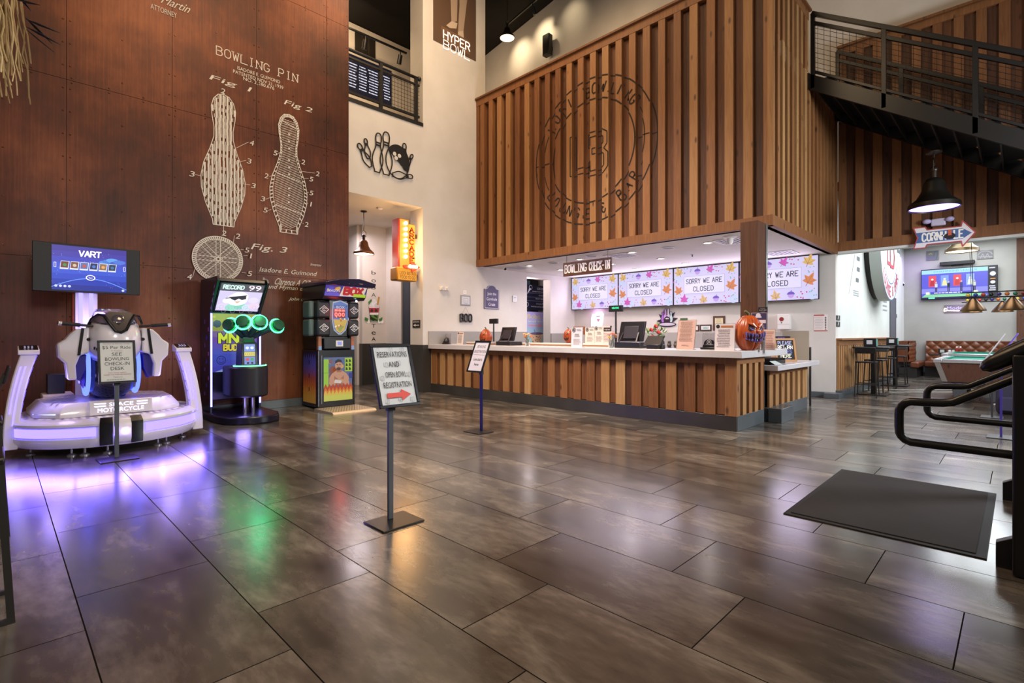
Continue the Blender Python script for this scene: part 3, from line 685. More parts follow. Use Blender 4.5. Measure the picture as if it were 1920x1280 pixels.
b = B().mat('#1b1818|r.5'); b.box(XS, YB + .09, 6.02, 12.7, YB + .5, 6.19)
b.obj('landing', t)
t = thing('staircase', 'black steel lower stair flight with looped handrails at the right edge beside the floor mat', 'staircase', (5.0, 0, 0))
SL2 = .6
for X in (4.15, 5.85):
    b = B().mat('black_steel'); b.prism([(.1, 0), (.1, .14), (0, .2), (-2.2, .2 + 2.2 * SL2), (-2.2, 2.2 * SL2 - .12), (-.2, 0)], lambda y, z, q: (X + q, y, z), -.035, .035); b.obj('stringer', t, bev=.004)
for k in range(7):
    b = B().mat('#1b1818|r.5'); y = -.05 - k * .28; b.box(4.185, y - .3, .13 + k * .17, 5.815, y, .17 + k * .17); b.obj('tread', t)
for X in (4.06, 5.94):
    b = B().mat('black_steel'); b.box(X - .06, -.1, 0, X + .06, .03, 1.24); b.obj('newel_post', t, bev=.012)
    b = B().mat('black_steel'); ys = [.16, .14, .1, .04] + [-.2, -2.0]; b.tube([(X, y, 1.165 + (.14 - y) * .65) for y in ys], [.015, .036, .044, .046, .046, .046], 12); b.obj('guard_rail', t)
for X in (4.27, 5.72):
    zz = lambda y: .915 + (.32 - y) * .59
    pts = [(0.0, .635), (.42, .64)] + [(.5 + .075 * math.sin(a), .715 - .075 * math.cos(a)) for a in (.2, .6, 1.0, 1.3)] + [(.575, .74), (.575, .82)] + [(.5 + .075 * math.cos(a), .835 + .075 * math.sin(a)) for a in (.2, .6, 1.0, 1.4)] + [(.45, .911), (.35, .915), (.30, .925), (.26, .948), (-1.6, zz(-1.6))]
    b = B().mat('black_steel'); b.tube([(X, y, z) for y, z in pts], .026, 12); b.obj('handrail', t)
t = thing('floor_mat', 'large charcoal entrance mat lying on the tiles at the foot of the stairs', 'mat', (5.08, .70, 0))
b = B().mat('#141213|r.7'); b.box(4.19, .14, 0, 5.98, 1.27, .008); b.obj('rubber_rim', t, bev=.004)
b = B().mat('carpet'); b.box(4.235, .19, .006, 5.94, 1.23, .014); b.obj('carpet_pile', t, bev=.004)
# mezzanine railing in the upper opening
t = thing('balcony_railing', 'dark railing with square wire mesh in the upper left wall opening', 'railing', (6.1, 9.97, 6.3))
YQ = 9.99
for px in (714, 780):
    x = UY(px, 150, YQ)[0]; b = B().mat('#1d1a18|r.4'); b.box(x - .035, YQ - .03, 6.3, x + .035, YQ + .03, 7.34); b.obj('post', t)
b = B().mat('black_steel'); b.cyl((3.6, YQ, 7.34), (6.98, YQ, 7.34), .035); b.ball((6.99, YQ, 7.34), .055); b.obj('top_rail', t)
b = B().mat('#1d1a18|r.4'); b.box(3.6, YQ - .02, 6.42, 7.0, YQ + .02, 6.47); b.box(3.6, YQ - .02, 7.16, 7.0, YQ + .02, 7.2); b.obj('rail', t)
b = B().mat('#2a2622|r.4|m.5'); x = 3.7
while x < 7.0: b.box(x - .003, YQ - .003, 6.45, x + .003, YQ + .003, 7.18); x += .085
z = 6.53
while z < 7.15: b.box(3.6, YQ - .003, z - .003, 7.0, YQ + .003, z + .003); z += .085
b.obj('wire_mesh', t)
# ================================================================ CEILING FITTINGS OF THE CHECK-IN AREA
ZC = 3.12
def mk_down():
    t = thing('recessed_light', 'lit round downlight set into the white ceiling over the check-in counter', 'ceiling light', (0, 0, 0), 0, 'check-in downlights')
    b = B().mat('#e8e4e2'); b.lathe([(.066, 0), (.095, 0), (.095, -.012), (.085, -.016), (.066, -.006)], n=24); b.obj('trim_ring', t, local=True)
    b = B().mat('e14#fff2e2'); b.lathe([(.001, -.004), (.066, -.004)], n=24); b.obj('lens', t, local=True)
    return t
dn = None
for px, py in ((992.8, 497.8), (1051, 505.6), (1086.6, 485.6), (1104, 511), (1146.6, 494.8), (1185, 472.8), (1192.5, 503.2), (1239.4, 484.4), (1285.3, 493.5), (1327.5, 454.6), (1414, 480.6)):
    x, y, _ = UZ(px, py, ZC)
    if x > 12.7 or y > 9.85: continue
    if dn is None: dn = mk_down(); dn.location = (x, y, ZC); MW[dn.name] = Matrix.Translation((x, y, ZC))
    else: dup(dn, (x, y, ZC))
    lamp('SPOT', (x, y, ZC - .03), 46, (1, .88, .84), angle=150, blend=.8, soft=.06)
lamp('AREA', (10.3, 6.5, 3.08), 48, (.93, .80, 1.0), 3.4, 2.0, aim=(10.3, 6.5, 0))
sp = None
for px, py in ((1037, 492), (1109, 479.5), (1252.5, 464)):
    x, y, _ = UZ(px, py, ZC)
    if sp is None:
        sp = thing('ceiling_speaker', 'round grey speaker grille flush in the check-in ceiling', 'speaker', (x, y, ZC), 0, 'check-in ceiling speakers')
        b = B().mat('#cfcacc'); b.lathe([(.11, 0), (.135, 0), (.135, -.012), (.11, -.012)]); b.obj('rim', sp, local=True)
        b = B().mat('#8f8a8d|r.6'); b.lathe([(.001, -.007), (.112, -.007)]); b.obj('grille', sp, local=True)
    else: dup(sp, (x, y, ZC))
vt = None
for px, py, rz_ in ((973, 501.5, 0), (1166, 478.5, 0), (1377, 451, 0), (1463, 474, 0)):
    x, y, _ = UZ(px, py, ZC)
    if y > 9.6: y = 9.55
    if vt is None:
        vt = thing('ceiling_vent', 'square air vent in the check-in ceiling', 'vent', (x, y, ZC), 0, 'check-in ceiling vents')
        b = B().mat('#d5d0d2'); b.box(-.3, -.3, -.012, .3, -.26, 0); b.box(-.3, .26, -.012, .3, .3, 0); b.box(-.3, -.26, -.012, -.26, .26, 0); b.box(.26, -.26, -.012, .3, .26, 0); b.obj('frame', vt, local=True)
        b = B().mat('#77727a'); b.box(-.26, -.26, -.004, .26, .26, 0)
        for k in range(7): b.mat('#bdb8ba'); b.bar((-.25, -.225 + k * .075, -.008), (.25, -.225 + k * .075, -.008), .03, .006)
        b.obj('louvre', vt, local=True)
    else: dup(vt, (x, y, ZC))
x, y, _ = UZ(1379, 447, ZC)
t = thing('ceiling_sensor', 'white domed fitting hanging beside the ceiling vent near the wooden post', 'sensor', (x - .25, y, ZC))
b = B().mat('#eeeaea'); b.lathe([(.10, 0), (.10, -.02), (.06, -.03), (.055, -.10), (.03, -.14), (.001, -.145)]); b.obj('dome', t, local=True)
b = B().mat('#d8d4d4'); b.lathe([(.125, 0), (.125, -.012), (.1, -.012)]); b.obj('base', t, local=True)
x, y, _ = UZ(1298, 477, ZC); t = thing('sprinkler_head', 'tiny dark sprinkler head hanging from the check-in ceiling', 'sprinkler', (x, y, ZC))
b = B().mat('#6a6668|m.8|r.4'); b.cyl((0, 0, 0), (0, 0, -.05), .012); b.lathe([(.001, -.055), (.035, -.055), (.03, -.05)], n=12); b.obj('deflector', t, local=True)
b = B().mat('#c9c5c5'); b.lathe([(.04, 0), (.04, -.006), (.012, -.01)], n=16); b.obj('escutcheon', t, local=True)
def camera_dome(px, py, Y, label):
    x, _, z = UY(px, py, Y); t = thing('security_camera', label, 'camera', (x, Y, z))
    b = B().mat('#e6e2e0'); b.lathe([(.06, .07), (.07, .03), (.05, 0), (.04, -.03)]); b.obj('housing', t, local=True)
    b = B().mat('#161417|r.15'); b.ball((.015, -.03, -.03), .035); b.obj('lens', t, local=True)
camera_dome(945, 502, 9.6, 'small white dome camera under the left end of the wooden bulkhead')
# hanging check-in sign
xs = 9.02; y0, y1 = UX(1056, 492, xs)[1], UX(1146.5, 479, xs)[1]; zt_, zb_ = 2.975, 2.665
t = thing('hanging_sign', 'brown wooden sign reading BOWLING CHECK-IN hung on chains under the bulkhead', 'sign', (xs, (y0 + y1) / 2, zb_))
b = B().mat('walnut'); b.tone = .35; b.box(xs, y1, zb_, xs + .03, y0, zt_); b.obj('board', t, bev=.004)
b = B(); g = G(b, (xs, y0, zb_), (0, -1, 0), (0, 0, 1)); W_ = y0 - y1
g.stext('BOWLING', .05, W_ * .50, .075, .17, '#efe9e2', .025, gap=1.4, serif=.018); b.obj('lettering', t, sm=0); b = B(); g = G(b, (xs, y0, zb_), (0, -1, 0), (0, 0, 1)); g.stext('CHECK-IN', W_ * .56, W_ - .05, .075, .17, '#efe9e2', .025, gap=1.3, serif=.018)
b.obj('lettering', t, sm=0)
for y in (y0 - .09, y1 + .1):
    b = B().mat('#4a4644|m.8|r.4'); z = zt_
    k = 0
    while z < ZC - .01:
        b.tube([(xs + .015 + (.007 if k % 2 else 0) * math.cos(q), y + (0 if k % 2 else .007) * math.cos(q), z + .012 + .014 * math.sin(q)) for q in [i * PI / 4 for i in range(8)]], .0025, 5, True); z += .022; k += 1
    b.obj('chain', t)
# ================================================================ MENU SCREENS
def leaf(g, x, y, s, c, rot=0, n=7):
    pts = []; L = [(-140, .5), (-112, .78), (-88, .5), (-62, .95), (-32, .52), (-14, .8), (0, 1.2), (14, .8), (32, .52), (62, .95), (88, .5), (112, .78), (140, .5)]
    q = lambda d, r_: (x + s * r_ * math.sin(rot + math.radians(d)), y + s * r_ * math.cos(rot + math.radians(d)))
    g.poly([q(d, r_) for d, r_ in L][::-1], c)
    for d in (-62, 0, 62): g.line([(x - s * .3 * math.sin(rot), y - s * .3 * math.cos(rot)), q(d, .75)], s * .05, SE + 'a87a58')
    g.line([q(180, .1), q(180, .75)], s * .08, SE + 'a87a58')
def dots(g, x, y, s, c, seed):
    r = random.Random(seed)
    for k in range(6): g.disc(x + r.uniform(-s, s), y + r.uniform(-s, s), s * .17, c, n=8); g.k -= g.step
    g.up()
def acorn(g, x, y, s):
    g.poly([(x + s * .62 * math.cos(a), y - s * .15 + s * .75 * math.sin(a)) for a in [PI + i * PI / 8 for i in range(9)]], SE + 'c9a4ea')
    g.poly([(x + s * .75 * math.cos(a), y - s * .15 + s * .6 * math.sin(a)) for a in [i * PI / 8 for i in range(9)]], SE + '7a5fc4'); g.line([(x, y + s * .4), (x + s * .1, y + s * .7)], s * .14, SE + '7a5fc4')
SE = 'e.86#'
def mk_menu(label):
    t = thing('menu_screen', label, 'screen', (0, 0, 0), 0, 'menu screens over the back counter')
    b = B().mat('#141022|r.3'); b.box(0, -.845, 0, .06, .845, .98); b.obj('bezel', t, local=True, bev=.004)
    b = B(); g = G(b, (0, .845, 0), (0, -1, 0), (0, 0, 1)); g.rect(.015, .015, 1.675, .965, SE + 'dcd4fa')
    for x, y in ((.02, .62), (.02, .3), (1.46, .05), (.9, .8), (.3, .05)): g.disc(x + .1, y + .05, .1, SE + 'cfd8fb')
    leaf(g, .16, .84, .15, SE + 'e0bb72', -.4); leaf(g, 1.49, .84, .16, SE + 'dfb76c', .35); leaf(g, 1.5, .42, .17, SE + 'dd8a5c', .5); leaf(g, .15, .36, .15, SE + 'dd8a5c', -.5)
    leaf(g, .3, .13, .14, SE + 'd659c4', .1); leaf(g, .98, .86, .13, SE + 'd659c4', .6); leaf(g, .82, .1, .14, SE + 'dfb98a', -.2)
    acorn(g, .66, .86, .11); acorn(g, 1.14, .15, .11)
    for x, y, c, s in ((.4, .86, '8fa3c4', .1), (1.2, .87, 'c46a8c', .1), (.09, .62, 'b8509e', .08), (1.57, .66, '8fb6c0', .08), (.56, .12, 'c98ca4', .08), (1.36, .13, 'c0508e', .1), (1.58, .16, '7fb0b0', .08), (.1, .13, '8fb6c0', .08)): dots(g, x, y, s, SE + c, int(x * 100))
    g.rect(.3, .28, 1.36, .73, SE + 'e9e2ff'); g.frame(.3, .28, 1.36, .73, .006, SE + '9d92c4')
    g.stext('SORRY', .37, .74, .54, .115, SE + '2a2440', .016, gap=1.5); g.stext('WE', .82, .98, .54, .115, SE + '2a2440', .016); g.stext('ARE', 1.05, 1.29, .54, .115, SE + '2a2440', .016); g.stext('CLOSED', .56, 1.08, .34, .115, SE + '2a2440', .016)
    b.obj('display', t, local=True, sm=0)
    return t
names = ['leftmost of the four lit SORRY WE ARE CLOSED menu screens, beside the white corner', 'second from left of the four lit closed-notice menu screens above the back counter', 'third from left of the four lit closed-notice menu screens above the back counter', 'rightmost lit closed-notice menu screen, partly hidden by the wooden post']
s0 = None
for k in range(4):
    y = 10.03 - .845 - .0 - k * 1.665 - .02; loc = (12.60, min(y, 9.05 - k * 1.665 + .02), 2.14)
    y = 9.87 - .81 - k * 1.70
    loc = (12.62, 9.05 - k * 1.70, 2.13)
    if s0 is None: s0 = mk_menu(names[0]); s0.location = loc
    else: dup(s0, loc, label=names[k])
lamp('AREA', (12.5, 6.5, 2.6), 70, (.84, .72, 1.0), 6.5, .9, aim=(8, 6.5, 3.0))
# ================================================================ WHITE WALL FURNISHINGS (wall Y = 9.92)
WY = YW - .001
def plate(name, label, cat, px0, py0, px1, py1, col, dep=.02, Y=WY, bev=.004):
    """a thing standing off the wall: returns (thing, G artwork, width, height, builder)"""
    x0, _, z1 = UY(px0, py0, Y); x1, _, z0 = UY(px1, py1, Y); t = thing(name, label, cat, ((x0 + x1) / 2, Y, z0))
    if col: b = B().mat(col); b.box(x0, Y - dep, z0, x1, Y, z1); b.obj('panel' if dep < .05 else 'body', t, bev=bev)
    b = B(); g = G(b, (x0, Y - dep, z0), (1, 0, 0), (0, 0, 1)); return t, g, x1 - x0, z1 - z0, b
t, g, W_, H_, b = plate('poster', 'tall brown poster of jeans-clad legs over glowing letters, high on the white wall', 'poster', 812, -60, 892, 115, '#5d4636', .012)
x0, x1 = UY(812, 0, WY)[0], UY(892, 0, WY)[0]; z0 = UY(812, 74, WY)[2]; b = B(); g = G(b, (x0, WY - .012, 0), (1, 0, 0), (0, 0, 1)); W_ = x1 - x0
q = lambda px, py: (UY(px, py, WY)[0] - x0, UY(px, py, WY)[2])
for pts in ([(843, -30), (858, -28), (856, 40), (846, 44)], [(860, -28), (880, -30), (874, 10), (868, 62), (858, 62), (861, 10)]): g.poly([q(*p) for p in reversed(pts)], '#a8917c')
g.poly([q(*p) for p in ((836, 48), (846, 40), (857, 44), (855, 54), (843, 53))][::-1], '#c2ad98'); g.poly([q(*p) for p in ((858, 60), (868, 58), (869, 71), (858, 70))][::-1], '#c2ad98')
g.poly([q(*p) for p in ((826, 48), (830, 78), (880, 104), (881, 78))][::-1], '#75573f')
za_ = q(832, 60)[1]; W3 = 'e1.6#ffe9d6'
a, c = q(831, 67), q(880, 85); g.stext('HYPER', a[0], c[0], a[1] - .06, .2, W3, .03, gap=1.2)
a, c = q(831, 83), q(880, 101); g.stext('BOWL', a[0], c[0], a[1] - .09, .2, W3, .022, gap=1.2)
b.obj('printed_picture', t, sm=0)
# metal bowling art
t = thing('wall_art', 'black metal outline of bowling pins scattering around a ball on the white wall', 'wall art', (UY(722, 337, WY)[0], WY, UY(722, 337, WY)[2]))
b = B(); g = G(b, (0, WY - .03, 0), (1, 0, 0), (0, 0, 1)); BK = '#15110f|r.5'
Q = lambda px, py: pY(px, py, WY)
def opin(base, top, hw, filled=False):
    (bx, bz), (tx, tz) = Q(*base), Q(*top); dx, dz = tx - bx, tz - bz; L = math.hypot(dx, dz); ux, uz = dx / L, dz / L; vx, vz = -uz, ux
    l = [(a * hw, u * L) for a, u in pin1]; pts = [(bx + u * ux + a * vx, bz + u * uz + a * vz) for a, u in l] + [(bx + u * ux - a * vx, bz + u * uz - a * vz) for a, u in reversed(l[:-1])]
    g.line(pts, .022, BK, True)
    for u in (.70, .76): g.line([(bx + u * L * ux + .45 * hw * vx, bz + u * L * uz + .45 * hw * vz), (bx + u * L * ux - .45 * hw * vx, bz + u * L * uz - .45 * hw * vz)], .03, BK)
for base, top, hw in (((694, 313), (671, 270), .09), ((690, 298), (684, 261), .07), ((706, 323), (709, 251), .13), ((723, 328), (723, 249), .15), ((757, 313), (757, 270), .085), ((757, 318), (772, 291), .06), ((735, 328), (772, 332), .085)): opin(base, top, hw)
bc = Q(744, 304); pts = [(bc[0] + .3 * math.cos(a), bc[1] + .37 * math.sin(a)) for a in [-.5 + i * (PI * .95) / 20 for i in range(21)]]
g.poly(pts, BK); g.line(A_(bc[0], bc[1], .3, .37, 0, 360, 40), .022, BK, True)
for px, py in ((738, 289), (741, 297), (747, 293)): g.disc(*Q(px, py), .045, '#cfc8c0')
o = b.obj('outline', t, sm=0); md = o.modifiers.new('solid', 'SOLIDIFY'); md.thickness = .012; md.offset = -1
# devices on the wall
t, g, W_, H_, b = plate('emergency_light', 'white twin-head emergency light on the white wall left of the framed notice', 'light', 824, 537, 838, 545, '#e9e4df', .07); 
for k in (.0, .16): b = B().mat('#d8d2cc|r.3'); b.cyl((g.o.x + .03 + k, WY - .07, g.o.z + .05), (g.o.x + .03 + k, WY - .12, g.o.z + .04), .045, .05, 12); b.obj('lamp_head', t)

t, g, W_, H_, b = plate('wall_switch', 'small white switch plate above the grey framed notice', 'switch', 868, 544, 874, 552, '#ece6e2', .012); g.rect(W_ * .35, H_ * .3, W_ * .65, H_ * .7, '#d5cfca'); b.obj('rocker', t, sm=0)
t, g, W_, H_, b = plate('framed_notice', 'square grey framed notice hung above the black BOO decoration', 'notice', 863, 553, 881.5, 573, '#8f8d8f|r.4', .02); g.rect(W_ * .1, H_ * .12, W_ * .9, H_ * .88, '#c8c8cc'); g.rect(W_ * .3, H_ * .2, W_ * .7, H_ * .7, '#dedee2'); g.para(W_ * .33, W_ * .67, H_ * .25, H_ * .6, 4, '#77757a'); g.frame(W_ * .3, H_ * .2, W_ * .7, H_ * .7, .008, '#77757a'); b.obj('printed_sheet', t, sm=0)
t, g, W_, H_, b = plate('boo_decoration', 'black puffy BOO letters hanging from a string on the white wall', 'decoration', 861, 587, 884, 603, None, .03)
b.mat('#1d1a1c|r.35')
for i, ch in enumerate('BOO'):
    ox = g.o.x + i * W_ * .34
    for st in SF[ch]:
        b.tube([(ox + x / 4 * W_ * .24 + W_ * .02, WY - .035, g.o.z + z / 6 * H_ * .9) for x, z in st], .022, 8)
b.obj('letter', t)
b = B().mat('#8a8480'); xm = g.o.x + W_ / 2; b.tube([(g.o.x + .07, WY - .02, g.o.z + H_ * .92), (xm, WY - .006, UY(872, 576, WY)[2]), (g.o.x + W_ - .1, WY - .02, g.o.z + H_ * .92)], .003, 5); b.obj('string', t)
x0, x1 = UY(907, 540, WY)[0], UY(934.5, 540, WY)[0]; z0, z1 = UY(920, 579, WY)[2], UY(920, 541, WY)[2]
t = thing('plaque', 'purple arched plaque reading Join the Cornhole Craze on the white wall', 'sign', ((x0 + x1) / 2, WY, z0))
cx_ = (x0 + x1) / 2; hw_ = (x1 - x0) / 2
prof = lambda s: [(cx_ - hw_ * s, z0 + (1 - s) * hw_), (cx_ + hw_ * s, z0 + (1 - s) * hw_), (cx_ + hw_ * s, z1 - .02), (cx_ + hw_ * .72 * s, z1 - .01)] + [(cx_ + hw_ * .6 * s * math.cos(a), z1 + .0 + .09 * s * math.sin(a)) for a in [.15 + i * (PI - .3) / 8 for i in range(9)]] + [(cx_ - hw_ * .72 * s, z1 - .01), (cx_ - hw_ * s, z1 - .02)]
b = B().mat('#3a3054|r.4'); b.prism(prof(1), lambda a, c, q: (a, WY - q, c), .025, 0); b.obj('board', t)
b = B(); g = G(b, (0, WY - .025, 0), (1, 0, 0), (0, 0, 1)); g.line(prof(.92), .012, '#cfc8d8', True); CR = '#e8e2ea'; H_ = z1 - z0
g.text('Join the', cx_ - hw_ * .6, cx_ + hw_ * .6, z0 + H_ * .68, .075, CR); g.text('Cornhole', cx_ - hw_ * .7, cx_ + hw_ * .7, z0 + H_ * .42, .075, CR); g.text('Craze', cx_ - hw_ * .45, cx_ + hw_ * .45, z0 + H_ * .16, .075, CR); b.obj('lettering', t, sm=0)
t, g, W_, H_, b = plate('thermostat', 'small white thermostat on the wall right of the purple plaque', 'thermostat', 960.5, 554, 967.5, 566, '#ece8ea', .03); g.rect(W_ * .2, H_ * .55, W_ * .8, H_ * .85, '#b9bcc0'); g.disc(W_ * .5, H_ * .3, .025, '#cfcbd0'); b.obj('display', t, sm=0)
# restroom sign on the jamb (plane X = 7.05)
XJ = 7.049; y0, y1 = UX(774, 600, XJ)[1], UX(788, 600, XJ)[1]; z1, z0 = UX(781, 600, XJ)[2], UX(781, 614, XJ)[2]
t = thing('restroom_sign', 'small black sign with a white arrow on the lit opening jamb', 'sign', (XJ, y0, z0)); b = B().mat('#1b191a'); b.box(XJ - .01, y1, z0, XJ, y0, z1); b.obj('panel', t)
b = B(); g = G(b, (XJ - .01, y0, z0), (0, -1, 0), (0, 0, 1)); W_, H_ = y0 - y1, z1 - z0; WW = '#e8e4e0'
g.text('RESTROOMS', W_ * .1, W_ * .9, H_ * .68, H_ * .18, WW); g.line([(W_ * .35, H_ * .32), (W_ * .88, H_ * .32)], H_ * .1, WW); g.poly([(W_ * .12, H_ * .32), (W_ * .42, H_ * .14), (W_ * .42, H_ * .5)], WW); b.obj('lettering', t, sm=0)
# ---------------- arcade blade sign
YA = 10.12
t = thing('arcade_sign', 'glowing red and yellow arcade arrow sign with bulbs mounted in the corridor opening', 'sign', (7.0, YA, 2.6))
X = lambda px: UY(px, 480, YA)[0]; Z = lambda py: UY(760, py, YA)[2]
b = B().mat('#a8301c|r.4'); b.box(X(744), YA - .06, Z(506), X(764), YA + .2, Z(412)); b.obj('bulb_channel', t, bev=.01)
b = B(); g = G(b, (0, YA - .06, 0), (1, 0, 0), (0, 0, 1)); g.rect(X(747), Z(504), X(763.5), Z(413), 'e1.4#ff9a3c'); b.obj('channel_face', t, sm=0)
for k in range(7):
    b = B().mat('e22#ffd9a0'); b.ball((X(757), YA - .09, Z(420 + k * 10.3)), .042, 10); b.obj('bulb', t)
b = B().mat('#c79a34|r.4'); b.box(X(763.5), YA - .03, Z(500), X(777), YA + .16, Z(419)); b.obj('letter_panel', t, bev=.008)
b = B(); g = G(b, (0, YA - .03, 0), (1, 0, 0), (0, 0, 1)); g.rect(X(764.5), Z(499), X(776.3), Z(420), 'e1.1#ffc23e')
for i, ch in enumerate('ARCADE'): g.stext(ch, X(767), X(774), Z(434 + i * 11.4), .105, '#a02a12', .03, serif=.02)
b.obj('lettering', t, sm=0)
b = B().mat('#b57a1e|r.4'); b.box(X(740), YA - .1, Z(527), X(777.5), YA + .2, Z(502)); b.obj('lower_box', t, bev=.03)
b = B(); g = G(b, (0, YA - .101, 0), (1, 0, 0), (0, 0, 1)); g.rect(X(742), Z(525.5), X(776.5), Z(503.5), 'e.85#f0a02a'); g.text('LODI BISTRO', X(745), X(775), Z(516), .075, '#2a0f08'); g.text('FOOD TO GO', X(746), X(774), Z(523.5), .075, '#2a0f08'); b.obj('box_lettering', t, sm=0)
b = B().mat('#c8402a|r.4'); zr = Z(500); b.prism([(X(752), zr + .02), (X(752), zr - .05), (X(766), zr - .07), (X(766), zr - .14), (X(781), zr - .0), (X(766), zr + .13), (X(766), zr + .05)], lambda a, c, q: (a, YA - q, c), .14, .02); b.obj('arrow_head', t, bev=.006)
for px in (762, 767.5, 773):
    b = B().mat('e22#ffd9a0'); b.ball((X(px), YA - .16, zr), .038, 10); b.obj('bulb', t)
for z in (Z(440), Z(515)):
    b = B().mat('#6a4a30|m.6|r.4'); b.box(X(777), YA + .03, z - .04, 7.045, YA + .1, z + .05); b.obj('bracket', t)
lamp('POINT', (6.45, YA - .3, 3.3), 42, (1, .55, .2), soft=.25); lamp('POINT', (6.9, YA + .25, 3.3), 22, (1, .66, .3), soft=.2)
# pendant in the corridor
def dome_lamp(name, label, loc, R, drop, shade_c, glow, group=None, canopy=True):
    t = thing(name, label, 'pendant lamp', loc, 0, group); k = R / .21
    b = B().mat(shade_c); b.lathe([(.03 * k, .30 * k), (.06 * k, .29 * k), (.085 * k, .25 * k), (.10 * k, .17 * k), (.14 * k, .10 * k), (.205 * k, .045 * k), (.21 * k, 0), (.2 * k, 0), (.195 * k, .035 * k), (.13 * k, .09 * k), (.09 * k, .16 * k), (.05 * k, .24 * k)], n=32); b.obj('shade', t, local=True)
    b = B().mat(glow); b.lathe([(.001, .012 * k), (.195 * k, .012 * k)], n=32); b.obj('diffuser', t, local=True)
    b = B().mat('#2a201a|m.7|r.4'); b.cyl((0, 0, .3 * k), (0, 0, .37 * k), .028 * k); b.ball((0, 0, .38 * k), .035 * k); b.tube([(-.05 * k, 0, .36 * k), (-.05 * k, 0, .46 * k), (0, 0, .5 * k), (.05 * k, 0, .46 * k), (.05 * k, 0, .36 * k)], .006 * k); b.obj('yoke', t, local=True)
    b = B().mat('#2a201a|m.7|r.4'); b.cyl((0, 0, .49 * k), (0, 0, drop), .008 * k); b.obj('rod', t, local=True)
    if canopy: b = B().mat('#2a201a|m.7|r.4'); b.lathe([(.065 * k, drop), (.065 * k, drop - .02), (.02, drop - .04)], n=20); b.obj('canopy', t, local=True)
    return t
dx, dy, dz = UY(682, 477, 11.2)
dome_lamp('pendant_lamp', 'small brown bell-shaped pendant lamp hanging in the corridor opening', (dx, dy, dz), .245, 4.33 - dz, '#6a4630|m.6|r.35', 'e5#fff0d8'); lamp('POINT', (dx, dy, dz - .1), 26, (1, .85, .75), soft=.12)
t = thing('smoke_detector', 'small pale smoke detector on the corridor ceiling near the opening edge', 'detector', (6.35, 10.65, 4.33)); b = B().mat('#d8ccc4'); b.lathe([(.07, 0), (.07, -.02), (.05, -.04), (.001, -.045)]); b.obj('housing', t, local=True); b = B().mat('#b9aea8'); b.lathe([(.08, 0), (.08, -.008), (.07, -.008)]); b.obj('base', t, local=True)
# boba lettering on the corridor wall (Y = 12.6)
YBO = 12.598; t = thing('wall_lettering', 'vertical black boba tea lettering with a drink picture on the corridor wall', 'sign', (UY(700, 640, YBO)[0], YBO, UY(700, 640, YBO)[2])); b = B(); g = wallG(b, 'Y', YBO); Q = lambda px, py: pY(px, py, YBO); K = '#1a1818'
for ch, y in (('b', 514), ('o', 529), ('b', 542), ('A', 556), ('T', 614), ('e', 627), ('A', 639)): (a, z) = Q(696.5, y); e = Q(704.5, y)[0]; b = B(); g = wallG(b, 'Y', YBO); g.text(ch, a, e, z, .105 if ch in 'bAT' else .13, K); b.obj('letter', t, sm=0)
b = B(); g = wallG(b, 'Y', YBO - .002)
pq = lambda *l: g.poly([Q(*p) for p in l[:-1]][::-1], l[-1])
pq((691, 575), (711, 575), (708, 603), (694, 603), '#e8e6ea'); pq((691.5, 577), (710.5, 577), (709.5, 586), (692.5, 586), '#b3243a'); pq((693, 590), (709, 590), (708, 602), (694, 602), '#5d8a3e')
for px, py, r, c in ((696, 572, .07, '#d9d9de'), (702, 569, .09, '#e6e6ea'), (706, 573, .07, '#cfcfd6'), (701, 564, .06, '#dcdce2'), (697, 582, .045, '#2a2a20'), (705, 582, .045, '#2a2a20'), (690, 603, .05, '#f0eeee'), (711, 603, .05, '#f0eeee'), (716, 603, .05, '#f0eeee')): g.disc(*Q(px, py), r, c, n=12)
for k in range(14): g.disc(*Q(694.5 + (k * 37 % 13), 592 + (k * 53 % 9)), .025, '#27371c', n=8); g.k -= g.step
g.up(); pq((706, 571), (709, 572), (712, 557), (709, 556), '#b98a3a'); pq((691, 572), (697, 564), (696, 560), (690, 566), '#3d7a3c'); pq((684, 594), (690, 597), (689, 603), (683, 600), '#3d7a3c'); pq((710, 598), (717, 594), (716, 601), (711, 603), '#3d7a3c')
g.line([Q(*p) for p in ((691, 575), (694, 603), (708, 603), (711, 575))], .012, '#55555a'); b.obj('drink_picture', t, sm=0)
# coloured shelf glimpsed behind the jamb
t = thing('prize_display', 'narrow strip of a colourful prize display glimpsed through the corridor slot', 'display', (7.95, 11.5, 0)); b = B().mat('#2c3440'); b.box(7.75, 11.45, 0, 8.6, 11.84, 3.0); b.obj('shelf_unit', t)
r = random.Random(4)
for k in range(9):
    b = B().mat(random.choice(['#7fa9bd', '#c86a5a', '#e0d8d0', '#4a3a50', '#6f8a9a'])); z = .9 + k * .22; b.box(7.8, 11.4, z, 8.3, 11.46, z + .15); b.obj('prize_box', t)
